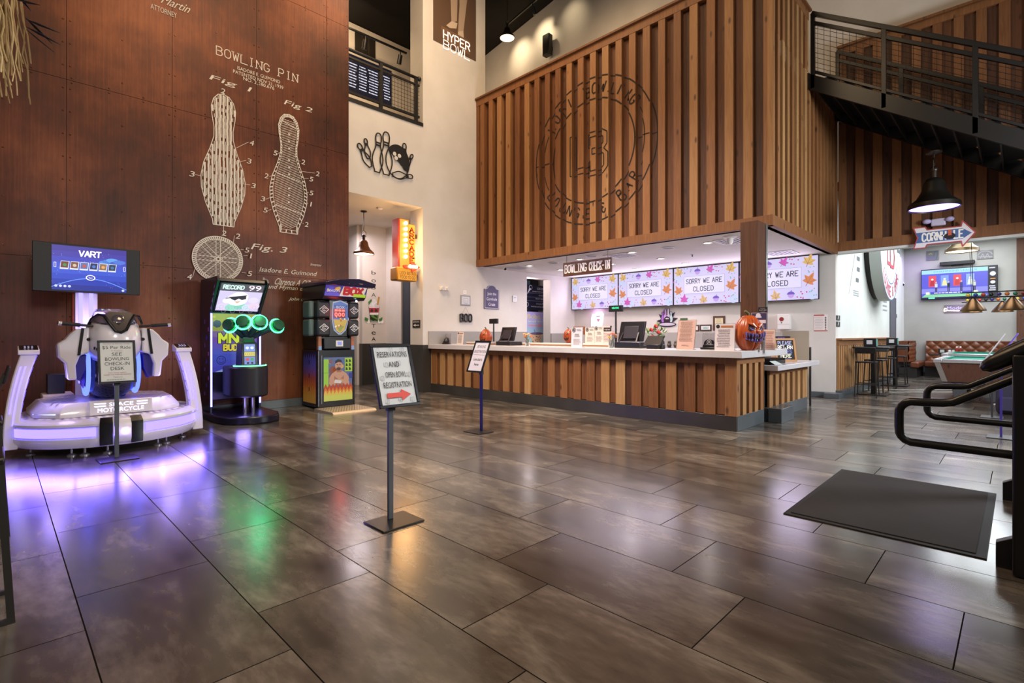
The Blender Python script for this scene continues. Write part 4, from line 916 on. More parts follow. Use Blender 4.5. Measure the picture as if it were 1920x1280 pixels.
# ================================================================ MEZZANINE THINGS
YM = 12.99
def mplate(name, label, cat, px0, py0, px1, py1, col, dep=.03): return plate(name, label, cat, px0, py0, px1, py1, col, dep, Y=YM)
t, g, W_, H_, b = mplate('beer_board', 'lit black draft beer menu board behind the balcony railing', 'menu board', 640, 95, 732, 196, None)
x0 = UY(610, 0, YM)[0]; x1 = UY(733, 0, YM)[0]; z1 = UY(654, 101, YM)[2]; z0 = UY(654, 172, YM)[2]; b0 = B().mat('#12131c'); b0.box(x0, YM - .04, z0, x1, YM, z1); b0.obj('casing', t)
b = B(); g = G(b, (x0, YM - .04, z0), (1, 0, 0), (0, 0, 1)); W_, H_ = x1 - x0, z1 - z0; g.rect(.02, .02, W_ - .02, H_ - .02, 'e.6#1b1e33'); g.text('DRAFT BEER', W_ * .58, W_ * .8, H_ * .86, .07, 'e1.5#e8e6f2')
for a, c in ((.3, .45), (.47, .6), (.62, .78), (.86, .98)): g.para(W_ * a, W_ * c, H_ * .12, H_ * .8, 9, 'e1.3#cfd0e4', seed=int(a * 50))
for k in range(6): g.disc(W_ * .81, H_ * (.2 + .1 * k), .045, 'e1.2#' + ('c85a6a', '5a7ac8', 'd8b45a', '7ac88a', 'c8c8d8', '9a6ac8')[k], n=10)
b.obj('display', t, sm=0)
t, g, W_, H_, b = mplate('wall_panel', 'dark panelled recess on the mezzanine wall above the balcony rail', 'panel', 665, 58, 703, 112, '#221d18')
for k in (1, 2): g.line([(W_ * k / 3, 0), (W_ * k / 3, H_)], .012, '#4a4238')
b.obj('seam', t, sm=0)
def track(p0, p1, label, n, aimdir, heads, group=None):
    t = thing('track_light', label, 'track light', p0); b = B().mat('black_steel'); b.bar(p0, p1, .05, .04); b.obj('rail', t)
    for f in heads:
        p = Vector(p0).lerp(Vector(p1), f); q = p + Vector(aimdir).normalized() * .2; b = B().mat('black_steel'); b.cyl(p + Vector((0, 0, -.02)), p + Vector((0, 0, -.12)), .014); b.cyl(p + Vector((0, 0, -.12)), p + Vector((0, 0, -.12)) + Vector(aimdir).normalized() * .24, .06, .065); b.obj('lamp_head', t)
    return t
ym = 12.3; a = UY(640, 46, ym); c = UY(762, 100, ym)
track(a, c, 'black ceiling track with two spot heads above the balcony menu board', 2, (0, .35, -1), (.35, .9))
lamp('SPOT', UY(750, 110, ym), 60, (1, .84, .6), aim=UY(752, 165, YM), angle=50, blend=.7, soft=.04)
# upper cream wall: lamp pools, speaker, warehouse pendant and track
for px, py in ((978, 84), (1023, 48), (1075, 12)):
    p = UX(px, py, 12.99); lamp('SPOT', (12.1, p[1], p[2] + .05), 80 if px < 1050 else 26, (1, .80, .5), aim=(13.0, p[1], p[2] - .35), angle=80, blend=1.0, soft=.03)
p = UX(1031, 88, 12.9); t = thing('wall_speaker', 'black column speaker on the cream upper wall above the bulkhead', 'speaker', (12.95, p[1], p[2])); b = B().mat('#15120f|r.4'); b.box(12.68, p[1] - .14, p[2] - .34, 12.88, p[1] + .14, p[2] + .34); b.obj('cabinet', t, bev=.02); b = B().mat('#15120f|r.4'); b.box(12.86, p[1] - .05, p[2] - .12, 12.995, p[1] + .05, p[2] + .02); b.obj('bracket', t)
dx, dy, dz = UX(951, 72, 11.4); dome_lamp('warehouse_pendant', 'dark industrial pendant lamp hanging under the black roof above the white wall corner', (dx, dy, dz), .24, 1.4, '#2a1d14|m.5|r.4', 'e4#ffe2b0')
a = UX(953, 45, 12.2); c = UX(1040, -30, 12.2); t = track(a, c, 'black ceiling track climbing beside the dark roof above the bulkhead', 2, (.5, 0, -1), (.55,))
# ================================================================ SPACE MOTORCYCLE RIDE
CX, CY = 1.02, 8.20
VW = '#dcd6de|r.25|c.6'; LED = 'e9#8f86ff'; LEDW = 'e7#b4b0ff'; DK = '#121014|r.25'
t = thing('motorcycle_ride', 'white round-platform motorcycle ride glowing violet in front of the rust steel wall', 'arcade ride', (CX, CY, 0))
b = B().mat(VW); b.lathe([(.001, .085), (.80, .085), (.90, .10), (.95, .17), (.95, .205), (.93, .21), (.93, .335), (.95, .34), (.95, .365), (.88, .415), (.001, .415)], (CX, CY, 0), 72); base = b.obj('platform', t)
for a0, a1 in ((196, 256), (284, 344)):
    b = B().mat(LED if 0 else 'e4.5#6a5cff'); b.lathe([(.941, .225), (.941, .32)], (CX, CY, 0), 30, ang=(math.radians(a0), math.radians(a1))); b.obj('light_strip', base)
for a0 in (258, 275): b = B().mat(DK); b.lathe([(.955, .12), (.962, .17), (.962, .365), (.90, .423)], (CX, CY, 0), 6, ang=(math.radians(a0), math.radians(a0 + 7))); b.obj('clasp', base)
b = B().mat(VW); b.lathe([(.955, .14), (.975, .19), (.975, .34), (.93, .40)], (CX, CY, 0), 8, ang=(math.radians(265), math.radians(275))); b.obj('clasp_plate', base)
b = B().mat('e30#d8b8ff'); b.ball((CX + .03, CY - .985, .265), .022, 12); b.obj('marker_lamp', base)
b = B(); g = G(b, (CX, CY, .417), (1, 0, 0), (0, 1, 0))
r = random.Random(3)
for i in range(-12, 13):
    for j in range(-12, 13):
        x, y = i * .07, j * .07
        if x * x + y * y < .86 ** 2 and (abs(x) > .66 or y < -.5): g.poly([(x - .026, y - .01), (x, y - .02), (x + .026, y + .01), (x, y + .02)], ('#8b86b8|r.3', '#a9a4cc|r.3', '#6f69b0|r.3')[r.randrange(3)]); g.k -= g.step  # violet light on the plates put into these lavender tones
b.obj('tread_plate', base, sm=0)
# upper deck
dk = [(-.50, -.60), (.42, -.60), (.66, -.40), (.70, .30), (.45, .60), (-.5, .60), (-.74, .30), (-.70, -.36)]
b = B().mat(VW); b.loft([[(CX + x * s, CY + y * s, z) for x, y in dk] for s, z in ((1.02, .416), (1.02, .47), (.90, .575))]); deck = b.obj('deck', t, bev=.006)
b = B(); g = G(b, (CX, CY, .577), (1, 0, 0), (0, 1, 0))
for i in range(-9, 10):
    for j in range(-8, 8):
        x, y = i * .066 + (j % 2) * .033, j * .06
        if abs(x) < .58 and -.5 < y < .5: g.poly([(x - .026, y - .008), (x, y - .016), (x + .026, y + .008), (x, y + .016)], ('#8b86b8|r.3', '#b5b0d4|r.3', '#5f58c0|r.3')[r.randrange(3)]); g.k -= g.step
b.obj('tread_plate', deck, sm=0)
b = B().mat(VW); b.box(CX - .26, CY - .655, .425, CX + .34, CY - .55, .59); fp = b.obj('name_panel', t, bev=.008)
b = B(); g = G(b, (CX - .26, CY - .656, .425), (1, 0, 0), (0, 0, 1)); E1 = 'e2.4#e9e2ff'
g.text('SPACE', .18, .41, .095, .042, E1); g.text('MOTORCYCLE', .075, .515, .03, .048, E1)
for x0, x1 in ((.04, .15), (.44, .55)):
    for y in (.095, .125): g.poly([(x0, y + .012), (x0 + .012, y), (x1 - .0, y), (x1, y + .012)], E1)
b.obj('lettering', fp, sm=0)
b = B().mat('e2.2#b9c8ff'); P0, P1 = Vector((CX - .715, CY - .34, .43)), Vector((CX - .52, CY - .60, .43)); up = Vector((.075, .06, .11)); n_ = Vector((-.02, -.02, .012))
b.add([P0 + n_ + up * .15, P1 + n_ + up * .15 + Vector((-.02, .03, 0)), P1 + n_ + up * .95 + Vector((-.02, .04, 0)), P0 + n_ + up * .95 + Vector((.03, -.02, 0))], [(0, 1, 2, 3)]); b.obj('side_light', deck)
# light towers
def tower(side):
    rings = []; cen = []
    for k in range(9):
        f = k / 8; z = .09 + 1.04 * f; dx = side * (.90 - .15 * f * f); w_, d_ = .062 + .008 * f, .13 - .035 * f
        c = Vector((CX + dx, CY - .24 + .03 * f, z)); cen.append((c, w_, d_))
        rings.append([(c.x - w_, c.y - d_, z), (c.x + w_, c.y - d_, z), (c.x + w_, c.y + d_, z), (c.x - w_, c.y + d_, z)])
    b = B().mat(VW); b.loft(rings); tw = b.obj('light_tower', t, bev=.012)
    b = B().mat('e4.5#6a5cff')
    def strip(u, wd, k0, k1):
        for k in range(k0, k1):
            (c, w_, d_), (c2, w2, d2) = cen[k], cen[k + 1]
            b.add([(c.x + u * w_ - wd, c.y - d_ - .004, c.z), (c.x + u * w_ + wd, c.y - d_ - .004, c.z), (c2.x + u * w2 + wd, c2.y - d2 - .004, c2.z), (c2.x + u * w2 - wd, c2.y - d2 - .004, c2.z)], [(0, 1, 2, 3)])
    strip(-.45, .007, 3, 7); strip(.1, .007, 2, 7)
    b.obj('circuit_light', tw)
    b = B().mat('e4.5#6a5cff')
    for k in range(0, 8):
        (c, w_, d_), (c2, w2, d2) = cen[k], cen[k + 1]; q = .004; sx = -side
        b.add([(c.x + sx * (w_ + q), c.y - d_ + .03, c.z + .01), (c.x + sx * (w_ + q), c.y - d_ + .055, c.z + .01), (c2.x + sx * (w2 + q), c2.y - d2 + .055, c2.z - .01), (c2.x + sx * (w2 + q), c2.y - d2 + .03, c2.z - .01)], [(0, 1, 2, 3)])
        if side < 0: pass
    b.obj('edge_light', tw)
    c, w_, d_ = cen[-1]
    b = B().mat(VW); b.loft([[(c.x + sx * (w_ + .02) , c.y + sy * (d_ + .02), c.z + (0 if k == 0 else (.05 if sy < 0 else .1))) for sx, sy in ((-1, -1), (1, -1), (1, 1), (-1, 1))] for k in (0, 1)]); cn = b.obj('console', tw, bev=.008)
    b = B().mat(DK); b.add([(c.x + sx * (w_ + .008), c.y + sy * (d_ + .008), c.z + .003 + (.05 if sy < 0 else .1)) for sx, sy in ((-1, -1), (1, -1), (1, 1), (-1, 1))], [(0, 1, 2, 3)])
    b.mat('e1#d8d0ff')
    for i in range(3):
        for j in range(2): b.cb((c.x - .03 + i * .03, c.y - .03 + j * .05, c.z + .082 + j * .012), (.014, .02, .004))
    b.obj('button_pad', cn)
tower(-1); tower(1)
for a in (200, 238, 247, 262, 300, 309, 340):
    q = math.radians(a); x, y = CX + .78 * math.cos(q), CY + .78 * math.sin(q); b = B().mat('#b9b6c0|m.9|r.25'); b.lathe([(.001, 0), (.045, 0), (.045, .012), (.02, .025), (.012, .03), (.012, .09), (.001, .09)], (x, y, 0), 16); b.obj('levelling_foot', t)
# motorcycle body
wy, wz = 7.98, .93
b = B().mat('#0b0a10|r.18'); b.ball((CX - .01, wy, wz), .36, 28, (.84, 1, 1)); wh = b.obj('wheel', t)
for s in (-1, 1):
    b = B().mat('e4#4a5cff'); b.tube([(CX - .01 + s * .24, wy + .28 * math.cos(a), wz + .29 * math.sin(a)) for a in [i * 2 * PI / 40 for i in range(40)]], .022, 8, True); b.obj('light_ring', wh)
    b = B().mat('#5b52c8|r.25'); b.lathe([(.001, 0), (.18, 0), (.22, -.02)], (0, 0, 0), 24); b.v = [(CX - .01 + s * (.285 + z), wy + x, wz + y) for x, y, z in b.v]; b.obj('hub_cover', wh)
def ell(cz, pts): return [(CX + x, y, z) for x, y, z in pts]
# fairing: lofted horizontal sections (half width, front y, back y)
sec = [(1.00, .13, 7.66, 8.00), (1.06, .21, 7.56, 8.10), (1.16, .255, 7.47, 8.25), (1.27, .27, 7.44, 8.35), (1.38, .265, 7.46, 8.4), (1.47, .245, 7.50, 8.42), (1.55, .215, 7.56, 8.40), (1.60, .16, 7.66, 8.30)]
b = B().mat(VW); N = 28; rings = []
for z, hw_, yf, yb in sec:
    ym_, hy = (yf + yb) / 2, (yb - yf) / 2; rings.append([(CX + hw_ * math.copysign(abs(math.cos(a)) ** .75, math.cos(a)), ym_ + hy * math.copysign(abs(math.sin(a)) ** .75, math.sin(a)), z) for a in [2 * PI * i / N for i in range(N)]])
b.loft(rings); fa = b.obj('fairing', t, sm=60)
b = B().mat(DK); b.tube([(CX - .25, 7.66, 1.47), (CX - .23, 7.58, 1.54), (CX - .18, 7.53, 1.585), (CX - .13, 7.51, 1.575), (CX - .08, 7.48, 1.48), (CX - .03, 7.455, 1.395), (CX + .02, 7.45, 1.38), (CX + .07, 7.46, 1.41), (CX + .12, 7.49, 1.52), (CX + .155, 7.515, 1.585), (CX + .20, 7.54, 1.575), (CX + .25, 7.66, 1.49)], .017, 8); b.mat('#241f2c|r.2'); b.add([(CX - .13, 7.50, 1.575), (CX - .08, 7.475, 1.48), (CX - .03, 7.45, 1.395), (CX + .02, 7.445, 1.38), (CX + .07, 7.455, 1.41), (CX + .12, 7.485, 1.52), (CX + .155, 7.51, 1.585), (CX + .12, 7.56, 1.62), (CX - .09, 7.56, 1.62)], [(0, 1, 2, 3, 4, 5, 6, 7, 8)]); b.obj('windshield_trim', fa)
b = B().mat('#cfc8d8|r.03|t.92'); rings = []
for f in range(6):
    z = 1.47 + .19 * f / 5; hw_ = .225 - .012 * f * f / 5; yf = 7.47 + .035 * f * f / 5
    rings.append([(CX + hw_ * math.cos(a), yf + .32 + .32 * math.sin(a), z) for a in [PI + PI * i / 14 for i in range(15)]])
b.loft(rings, caps=False, closed=False); o = b.obj('windshield', fa); md = o.modifiers.new('solid', 'SOLIDIFY'); md.thickness = .006
b = B().mat('#2c2934|r.3'); b.ball((CX, 7.78, 1.50), .17, 18, (1, .7, .5)); b.obj('dashboard', fa)
for s in (-1, 1):
    b = B().mat(DK); b.ball((CX + s * .262, 7.66, 1.30), .06, 14, (.4, .9, .45)); b.obj('headlight', fa)
for k in range(3):
    b = B().mat(DK); b.cb((CX - .215 + .02 * k, 7.525 - .022 * k, 1.20 - .012 * k), (.016, .03, .032)); b.obj('air_slot', fa)
for s in (-1, 1):
    b = B().mat(VW); pr = [(.25, 1.44), (.36, 1.42), (.42, 1.36), (.46, 1.30), (.53, 1.25), (.52, 1.10), (.46, 1.03), (.44, .84), (.36, .84), (.37, 1.0), (.33, 1.12), (.25, 1.14)]
    b.prism([(CX + s * x, z) for x, z in pr], lambda a, c, q: (a, q, c), 7.62, 7.86); pod = b.obj('side_pod', t, bev=.02)
    b = B().mat('#3a3480|r.25'); b.prism([(CX + s * x, z) for x, z in [(.27, 1.12), (.43, 1.16), (.425, 1.06), (.40, .88), (.33, .82), (.28, .95)]], lambda a, c, q: (a, q, c), 7.70, 7.9); b.obj('inner_panel', pod)
    b = B().mat(DK); b.bar((CX + s * .31, 7.615, 1.43), (CX + s * .345, 7.61, 1.12), .028, .01, (0, 1, 0)); b.obj('black_band', pod)
    b = B().mat('#1a181c|r.4'); b.cyl((CX + s * .22, 7.62, 1.455), (CX + s * .44, 7.56, 1.475), .014); hb = b.obj('handlebar', t)
    b = B().mat('#0f0e10|r.6'); b.cyl((CX + s * .34, 7.585, 1.465), (CX + s * .50, 7.545, 1.48), .022, .02); b.obj('grip', hb)
    b = B().mat('#c9c7cf|m.9|r.25'); b.cyl((CX + s * .50, 7.545, 1.48), (CX + s * .53, 7.538, 1.483), .024); b.obj('bar_end', hb)
b = B().mat(VW); b.loft([[(CX + s_ * .2 * w_, y, z + dz) for s_, dz in ((-1, 0), (1, 0), (1, .16), (-1, .16))] for y, z, w_ in ((8.25, 1.15, 1), (8.5, 1.02, .9), (8.85, 1.05, .6))]); b.obj('tail_body', t, bev=.04)
b = B().mat('#17151a|r.6'); b.ball((CX, 8.5, 1.2), .2, 18, (.75, 1.4, .35)); b.obj('seat', t)
b = B().mat('#3a3840|r.5'); b.box(CX - .16, 8.1, .575, CX + .16, 8.6, 1.0); b.obj('support', t, bev=.02)
b = B().mat('#17151a|r.5'); b.box(CX - .55, 8.75, .60, CX - .38, 9.0, .85); pc = b.obj('computer_case', t, bev=.006)
b = B().mat('#cfc0bc|r.5'); b.box(CX - .6, 8.62, .43, CX - .3, 9.05, .60); b.obj('case_shelf', t, bev=.01)
# column and monitor
b = B().mat('#c9c2d6|r.3'); b.box(.76, 9.03, .1, 1.0, 9.2, 1.98); b.mat('#8f3a2a|r.5'); b.box(.735, 9.06, .1, .758, 9.16, 1.98); col = b.obj('column', t, bev=.01)
for x in (.82, .93):
    b = B().mat('e3#7d74ff'); b.box(x - .022, 9.022, .7, x + .022, 9.03, 1.96); b.obj('light_strip', col)
x0, _, z1 = UY(60, 450.5, 9.0); x1, _, z0 = UY(262, 553.5, 9.0)
b = B().mat('#0a090c|r.5'); b.box(x0, 8.985, z0, x1, 9.03, z1); mo = b.obj('monitor', t, bev=.006)
b = B(); g = G(b, (x0, 8.985, z0), (1, 0, 0), (0, 0, 1)); W_, H_ = x1 - x0, z1 - z0; S = 'e1.1#'; a0, a1 = W_ * .165, W_ * .86
def sky(x, y, w_, h_, cols):
    for i, c in enumerate(cols): g.rect(x, y + h_ * i / len(cols), x + w_, y + h_ * (i + 1) / len(cols), S + c); g.k -= g.step
    g.up()
sky(a0, H_ * .04, a1 - a0, H_ * .92, ['1a2a8c', '1f36a8', '2a44bc', '3350c8', '3a4cc4', '3b3fb4', '3a34a0', '372c90'])
for i in range(5): g.disc(a0 + (a1 - a0) * (.7 + .05 * i), H_ * (.66 + .03 * (i % 3)), .07, S + ('4a86d8', '3f74cc', '5a9be0', '3a5cc0', '4a70d0')[i], ry=.03, n=14)
for k in range(40): g.disc(a0 + (a1 - a0) * r.random(), H_ * r.uniform(.1, .9), .003, S + 'a9b8ff', n=6); g.k -= g.step
g.up(); g.line([(a0 + (a1 - a0) * i / 16, H_ * (.1 + .2 * math.sin(PI * i / 16))) for i in range(17)], .008, S + '6fa0ff')
mx = (a0 + a1) / 2; WT = 'e1.6#ffffff'; g.stext('VART', mx - .12, mx + .11, H_ * .76, .075, WT, .014, gap=.8, shear=.05)
for k in range(6):
    x = mx - .31 + k * .1; g.poly([(x - .006, H_ * .47), (x + .082, H_ * .47), (x + .094, H_ * .64), (x + .006, H_ * .64)], S + 'd8ddf0'); g.poly([(x + .002, H_ * .5), (x + .076, H_ * .5), (x + .086, H_ * .63), (x + .01, H_ * .63)], S + ('6a2f2a', '7a4a3a', '5a6a9a', '1c2a55', '8a6a4a', '20304a')[k]); g.disc(x + .045, H_ * .56, .02, S + ('3a8a4a', 'c8b8a0', 'c04a4a', '4a70c0', 'd8a060', '3a6aa0')[k], n=10)
g.disc(mx, H_ * .32, .05, WT, ry=.036); g.disc(mx, H_ * .32, .04, S + '2a3cae', ry=.028); g.text('Start', mx - .02, mx + .02, H_ * .305, .018, WT)
for k in range(4): g.disc(a0 + .04 + k * .045, H_ * .12, .016, S + 'c8d0ff', n=12)
g.disc(a1 - .04, H_ * .08, .016, S + 'c8d0ff', n=12)
for x in (a0 + .02, a1 - .035): g.frame(x, H_ * .5, x + .022, H_ * .6, .003, WT)
b.obj('display', mo, sm=0)
for a in (225, 270, 312):
    q = math.radians(a); lamp('AREA', (CX + .99 * math.cos(q), CY + .99 * math.sin(q), .27), 11, (.17, .11, 1.0), .8, .12, aim=(CX + 2.2 * math.cos(q), CY + 2.2 * math.sin(q), -.35))
lamp('POINT', (CX - .1, 8.8, 1.5), 10, (.55, .4, 1.0), soft=.2); lamp('POINT', (CX - .55, 7.7, .8), 4, (.45, .35, 1.0), soft=.1); lamp('POINT', (CX + .55, 7.6, .75), 4, (.45, .35, 1.0), soft=.1)
# ================================================================ PRICE AND QUEUE SIGNS ON POLES
def pole_sign(loc, rz, label, W_, H_, tilt, zb, draw, pole_h, dx=0, plate=(.34, .28), polec='#666a70|r.35|m.5'):
    """stand with its panel facing local -Y, leaning back"""
    t = thing('sign_stand', label, 'sign', loc, rz)
    b = B().mat('#2a2521|r.35|m.5'); b.box(-plate[0] / 2, -.19, 0, plate[0] / 2, -.19 + plate[1], .012); b.obj('base_plate', t, local=True, bev=.006)
    b = B().mat(polec); b.box(-.02, -.0125, .012, .02, .0125, pole_h); b.obj('pole', t, local=True, bev=.004)
    up = Vector((0, math.sin(tilt), math.cos(tilt))); o = Vector((dx - W_ / 2, -.07, zb)); nn = Vector((1, 0, 0)).cross(up)
    fn = lambda a, c, q: tuple(o + Vector((1, 0, 0)) * a + up * c + nn * q)
    b = B().mat('#17151a|r.35|m.4'); w_ = .022
    for p in ([(0, 0), (W_, 0), (W_, w_), (0, w_)], [(0, H_ - w_), (W_, H_ - w_), (W_, H_), (0, H_)], [(0, w_), (w_, w_), (w_, H_ - w_), (0, H_ - w_)], [(W_ - w_, w_), (W_, w_), (W_, H_ - w_), (W_ - w_, H_ - w_)]): b.prism(p, fn, -.014, .006)
    b.prism([(.004, .004), (W_ - .004, .004), (W_ - .004, H_ - .004), (.004, H_ - .004)], fn, -.016, -.008); b.obj('frame', t, local=True, bev=.003)
    b = B(); g = G(b, fn(0, 0, -.006), (1, 0, 0), up); draw(g, W_, H_); b.obj('printed_sheet', t, local=True, sm=0)
    b = B().mat('#3a3c40|r.4|m.6'); b.box(-.03, -.02, zb - .03, .03, .016, zb + .05); b.obj('bracket', t, local=True)
    return t
GR = '#c8cacb'; LB = '#a5a7aa'
def lbmark(g, x, y, s):
    g.line([(x, y + s), (x, y + s * .25), (x + s * .5, y + s * .25)], s * .09, LB)
    g.line([(x + s * .38, y + s), (x + s * .8, y + s), (x + s * .9, y + s * .75), (x + s * .8, y + s * .5), (x + s * .92, y + s * .25), (x + s * .8, y), (x + s * .38, y), (x + s * .38, y + s)], s * .09, LB)
def draw1(g, W_, H_):
    g.rect(.02, .02, W_ - .02, H_ - .02, GR)
    for x, y in ((.04, .41), (.15, .42), (.25, .41), (.09, .30), (.2, .31), (.04, .2), (.27, .22), (.05, .03), (.16, .04), (.26, .03)): lbmark(g, x, y, .035)
    K = '#1b1a1c'; c = W_ / 2
    g.text('RESERVATIONS', c - .125, c + .125, .375, .042, K); g.text('AND', c - .045, c + .045, .300, .04, K); g.text('OPEN BOWL', c - .085, c + .09, .222, .042, K); g.text('REGISTRATION', c - .115, c + .12, .145, .042, K)
    g.poly([(c - .10, .07), (c + .02, .07), (c + .02, .045), (c + .10, .088), (c + .02, .13), (c + .02, .106), (c - .10, .106)], '#d2463c')
pole_sign((2.03, 3.26, 0), 0, 'nearest pole sign in mid-floor, reading RESERVATIONS AND OPEN BOWL REGISTRATION with a red arrow', .338, .475, math.radians(18), .83, draw1, .95, dx=.045)
def draw2(g, W_, H_):
    g.rect(.02, .02, W_ - .02, H_ - .02, '#c9c3cc'); K = '#232126'; c = W_ / 2
    g.text('BOWLING', c - .085, c + .085, .365, .042, K); g.text('REGISTRATION', c - .12, c + .12, .29, .042, K); g.line([(c - .12, .262), (c + .12, .262)], .003, '#6a666e'); g.text('Line starts', c - .09, c + .09, .175, .042, K); g.text('here', c - .045, c + .045, .10, .04, K)
pole_sign((4.80, 5.36, 0), -PI / 2, 'pole sign in front of the counter reading BOWLING REGISTRATION Line starts here', .325, .475, math.radians(22), .83, draw2, .95, dx=-.08, polec='#2a2860|r.35|m.5')
def draw3(g, W_, H_):
    g.rect(.02, .02, W_ - .02, H_ - .02, '#c6c8c6'); K = '#26302e'; R_ = '#a86a68'; c = W_ / 2
    g.text('YOU MUST BE THIS TALL TO RIDE', c - .12, c + .12, .425, .014, R_); g.text('$5 Per Ride', c - .125, c + .125, .375, .036, K); g.text('4 Tokens', c - .05, c + .05, .348, .015, R_)
    for s, w_, y in (('SEE', .045, .30), ('BOWLING', .105, .248), ('CHECK-IN', .11, .196), ('DESK', .06, .144)): g.text(s, c - w_, c + w_, y, .036, K)
    g.text('FOR YOUR SAFETY', c - .08, c + .08, .108, .012, R_); g.text('CLOSED TOE SHOES ARE REQUIRED', c - .12, c + .12, .088, .013, R_); g.text('Thank you', c - .04, c + .04, .06, .014, '#6a6e70'); g.para(c - .1, c + .1, .03, .05, 1, '#8a8c90')
pole_sign((.94, 7.02, 0), math.radians(3), 'pole sign reading $5 Per Ride standing before the motorcycle ride', .335, .47, math.radians(10), .83, draw3, .95)
# ================================================================ HAMMER-ARM GAME (purple cabinet)
t = thing('drum_game', 'tall purple-lit arcade game with four green-ringed arms and a RECORD 99 screen', 'arcade machine', (2.85, 9.0, 0))
X0, X1 = 2.42, 3.20; PB = '#120f22|r.3'
b = B().mat(PB); side = [(9.70, .02), (9.2, .02), (9.2, 1.72), (8.80, 2.20), (8.86, 2.27), (9.70, 2.27)]
for x in (X0, X1 - .04): b.prism(side, lambda a, c, q: (q, a, c), x, x + .04)
b.box(X0 + .04, 9.26, .3, X1 - .04, 9.66, 1.72); b.prism([(9.26, 1.72), (8.86, 2.2), (8.9, 2.25), (9.66, 2.25), (9.66, 1.72)], lambda a, c, q: (q, a, c), X0 + .04, X1 - .04); b.obj('cabinet', t, bev=.006)
b = B().mat(PB); b.prism([(2.36, 9.72), (2.36, 8.75), (2.42, 8.45), (2.56, 8.27), (2.8, 8.2), (3.0, 8.2), (3.16, 8.3), (3.26, 8.6), (3.26, 9.72)], lambda a, c, q: (a, c, q), 0, .115); b.obj('base', t, bev=.02)
up = Vector((0, 8.80 - 9.2, 2.20 - 1.72)).normalized(); b = B(); g = G(b, (X0 + .05, 9.19, 1.735), (1, 0, 0), up); W_ = X1 - X0 - .10; H_ = .575; S = 'e1.0#'
g.rect(0, 0, W_, H_, '#17141f'); g.rect(.02, .02, W_ - .02, H_ - .02, S + 'dccdf2'); g.rect(.02, H_ * .72, W_ - .02, H_ - .02, S + '5c5666')
g.stext('RECORD', .06, .36, H_ * .79, .07, S + 'dffaf2', .018, gap=1.2); g.text('99', .43, .62, H_ * .77, .10, 'e1.3#ffe6f6')
for x, y, q, c in ((.12, .1, .09, 'e6d6f6'), (.25, .09, .1, '9fe0cc'), (.36, .12, .09, '8fd6c4'), (.48, .1, .08, 'd2e2f6'), (.58, .13, .09, 'efd4ee'), (.16, .22, .07, 'f4eefb'), (.55, .25, .08, 'eadcf6'), (.3, .25, .16, 'f6f0fa'), (.33, .31, .13, 'faf4fc')): g.disc(x, y, q, S + c, ry=q * .75)
g.poly([(.17, .30), (.42, .345), (.43, .27), (.37, .25), (.32, .275), (.27, .235), (.22, .255)], S + '3c3644'); g.line([(.13, .27), (.43, .345)], .012, S + '3c3644'); g.poly([(.27, .215), (.36, .225), (.31, .18)], S + 'e8b48c')
for k in range(14): g.ring(.05 + .045 * k, .06 + .05 * math.sin(k * 2.2), .03, .003, S + 'a9a4b8', n=12); g.k -= g.step
b.obj('screen', t, sm=0)
b = B(); g = G(b, (X0 + .04, 9.258, .75), (1, 0, 0), (0, 0, 1)); W_, H_ = X1 - X0 - .08, .95; S = 'e.55#'
for i, c in enumerate(('4a48c0', '4a50c8', '4a58cc', '5560cc', '6a5ac4', '7a50b4', '8a6aa8', 'a8a848', 'b8b43c', 'b4b038')): g.rect(0, H_ * i / 10, W_, H_ * (i + 1) / 10, S + c); g.k -= g.step
g.up()
for k in range(16): g.disc(r.uniform(.02, W_ - .02), H_ * r.uniform(.45, .95), r.uniform(.02, .07), S + r.choice(['6a4a8a', 'c8c040', '8a5a9a', 'd8d04a', '4a3a70', 'c06aa8']), n=7); g.k -= g.step
g.up()
for k in range(9): g.poly([(.05 + .0 * k, .0), (.3 + .05 * k, .02 * k), (.32 + .05 * k, .03 * k + .02)], S + '8fa8e8'); g.k -= g.step
g.up()
for ch, x in (('M', .12), ('N', .27)): g.stext(ch, x, x + .12, H_ * .5, .15, S + '201838', .065); g.stext(ch, x, x + .12, H_ * .5, .15, 'e.9#c8d83a', .042)
g.stext('BUD', .18, .38, H_ * .37, .09, S + '201838', .045); g.stext('BUD', .18, .38, H_ * .37, .09, 'e.9#d0c040', .026)
g.ring(.14, H_ * .2, .065, .008, S + '18143a'); g.ring(.14, H_ * .2, .04, .007, S + '18143a', 200, 340, 12)
for x in (.115, .165):
    for d in (-1, 1): g.line([(x - .011, H_ * .2 + .022 - .011 * d), (x + .011, H_ * .2 + .022 + .011 * d)], .005, S + '18143a')
b.obj('back_artwork', t, sm=0)
for x in (X0 + .02, X1 - .02):
    b = B().mat('e5#7d7aff'); b.box(x - .012, 9.178, .2, x + .012, 9.196, 1.70); b.obj('light_tube', t)
b = B(); g = G(b, (X0 - .001, 9.66, 0), (0, -1, 0), (0, 0, 1))
for k in range(10): g.disc(.2 + .1 * (k % 3), .4 + k * .13, .04, ('#6a3f8a', '#3a3a9a', '#8a4a7a')[k % 3], n=7); g.k -= g.step
for k in range(4): g.poly([(.5 + .06 * k, 1.78 + .1 * k), (.56 + .06 * k, 1.74 + .12 * k), (.6 + .06 * k, 1.86 + .1 * k)], '#a79ad8')
b.obj('side_artwork', t, sm=0)
b = B().mat('#16131c|r.45'); N = 20; pts = [(2.85 + .28 * math.cos(PI + PI * i / N), 8.75 + .32 * math.sin(PI + PI * i / N)) for i in range(N + 1)] + [(3.13, 9.1), (2.57, 9.1)]
b.prism(pts, lambda a, c, q: (a, c, q), .38, .86); b.obj('bumper', t, bev=.03)
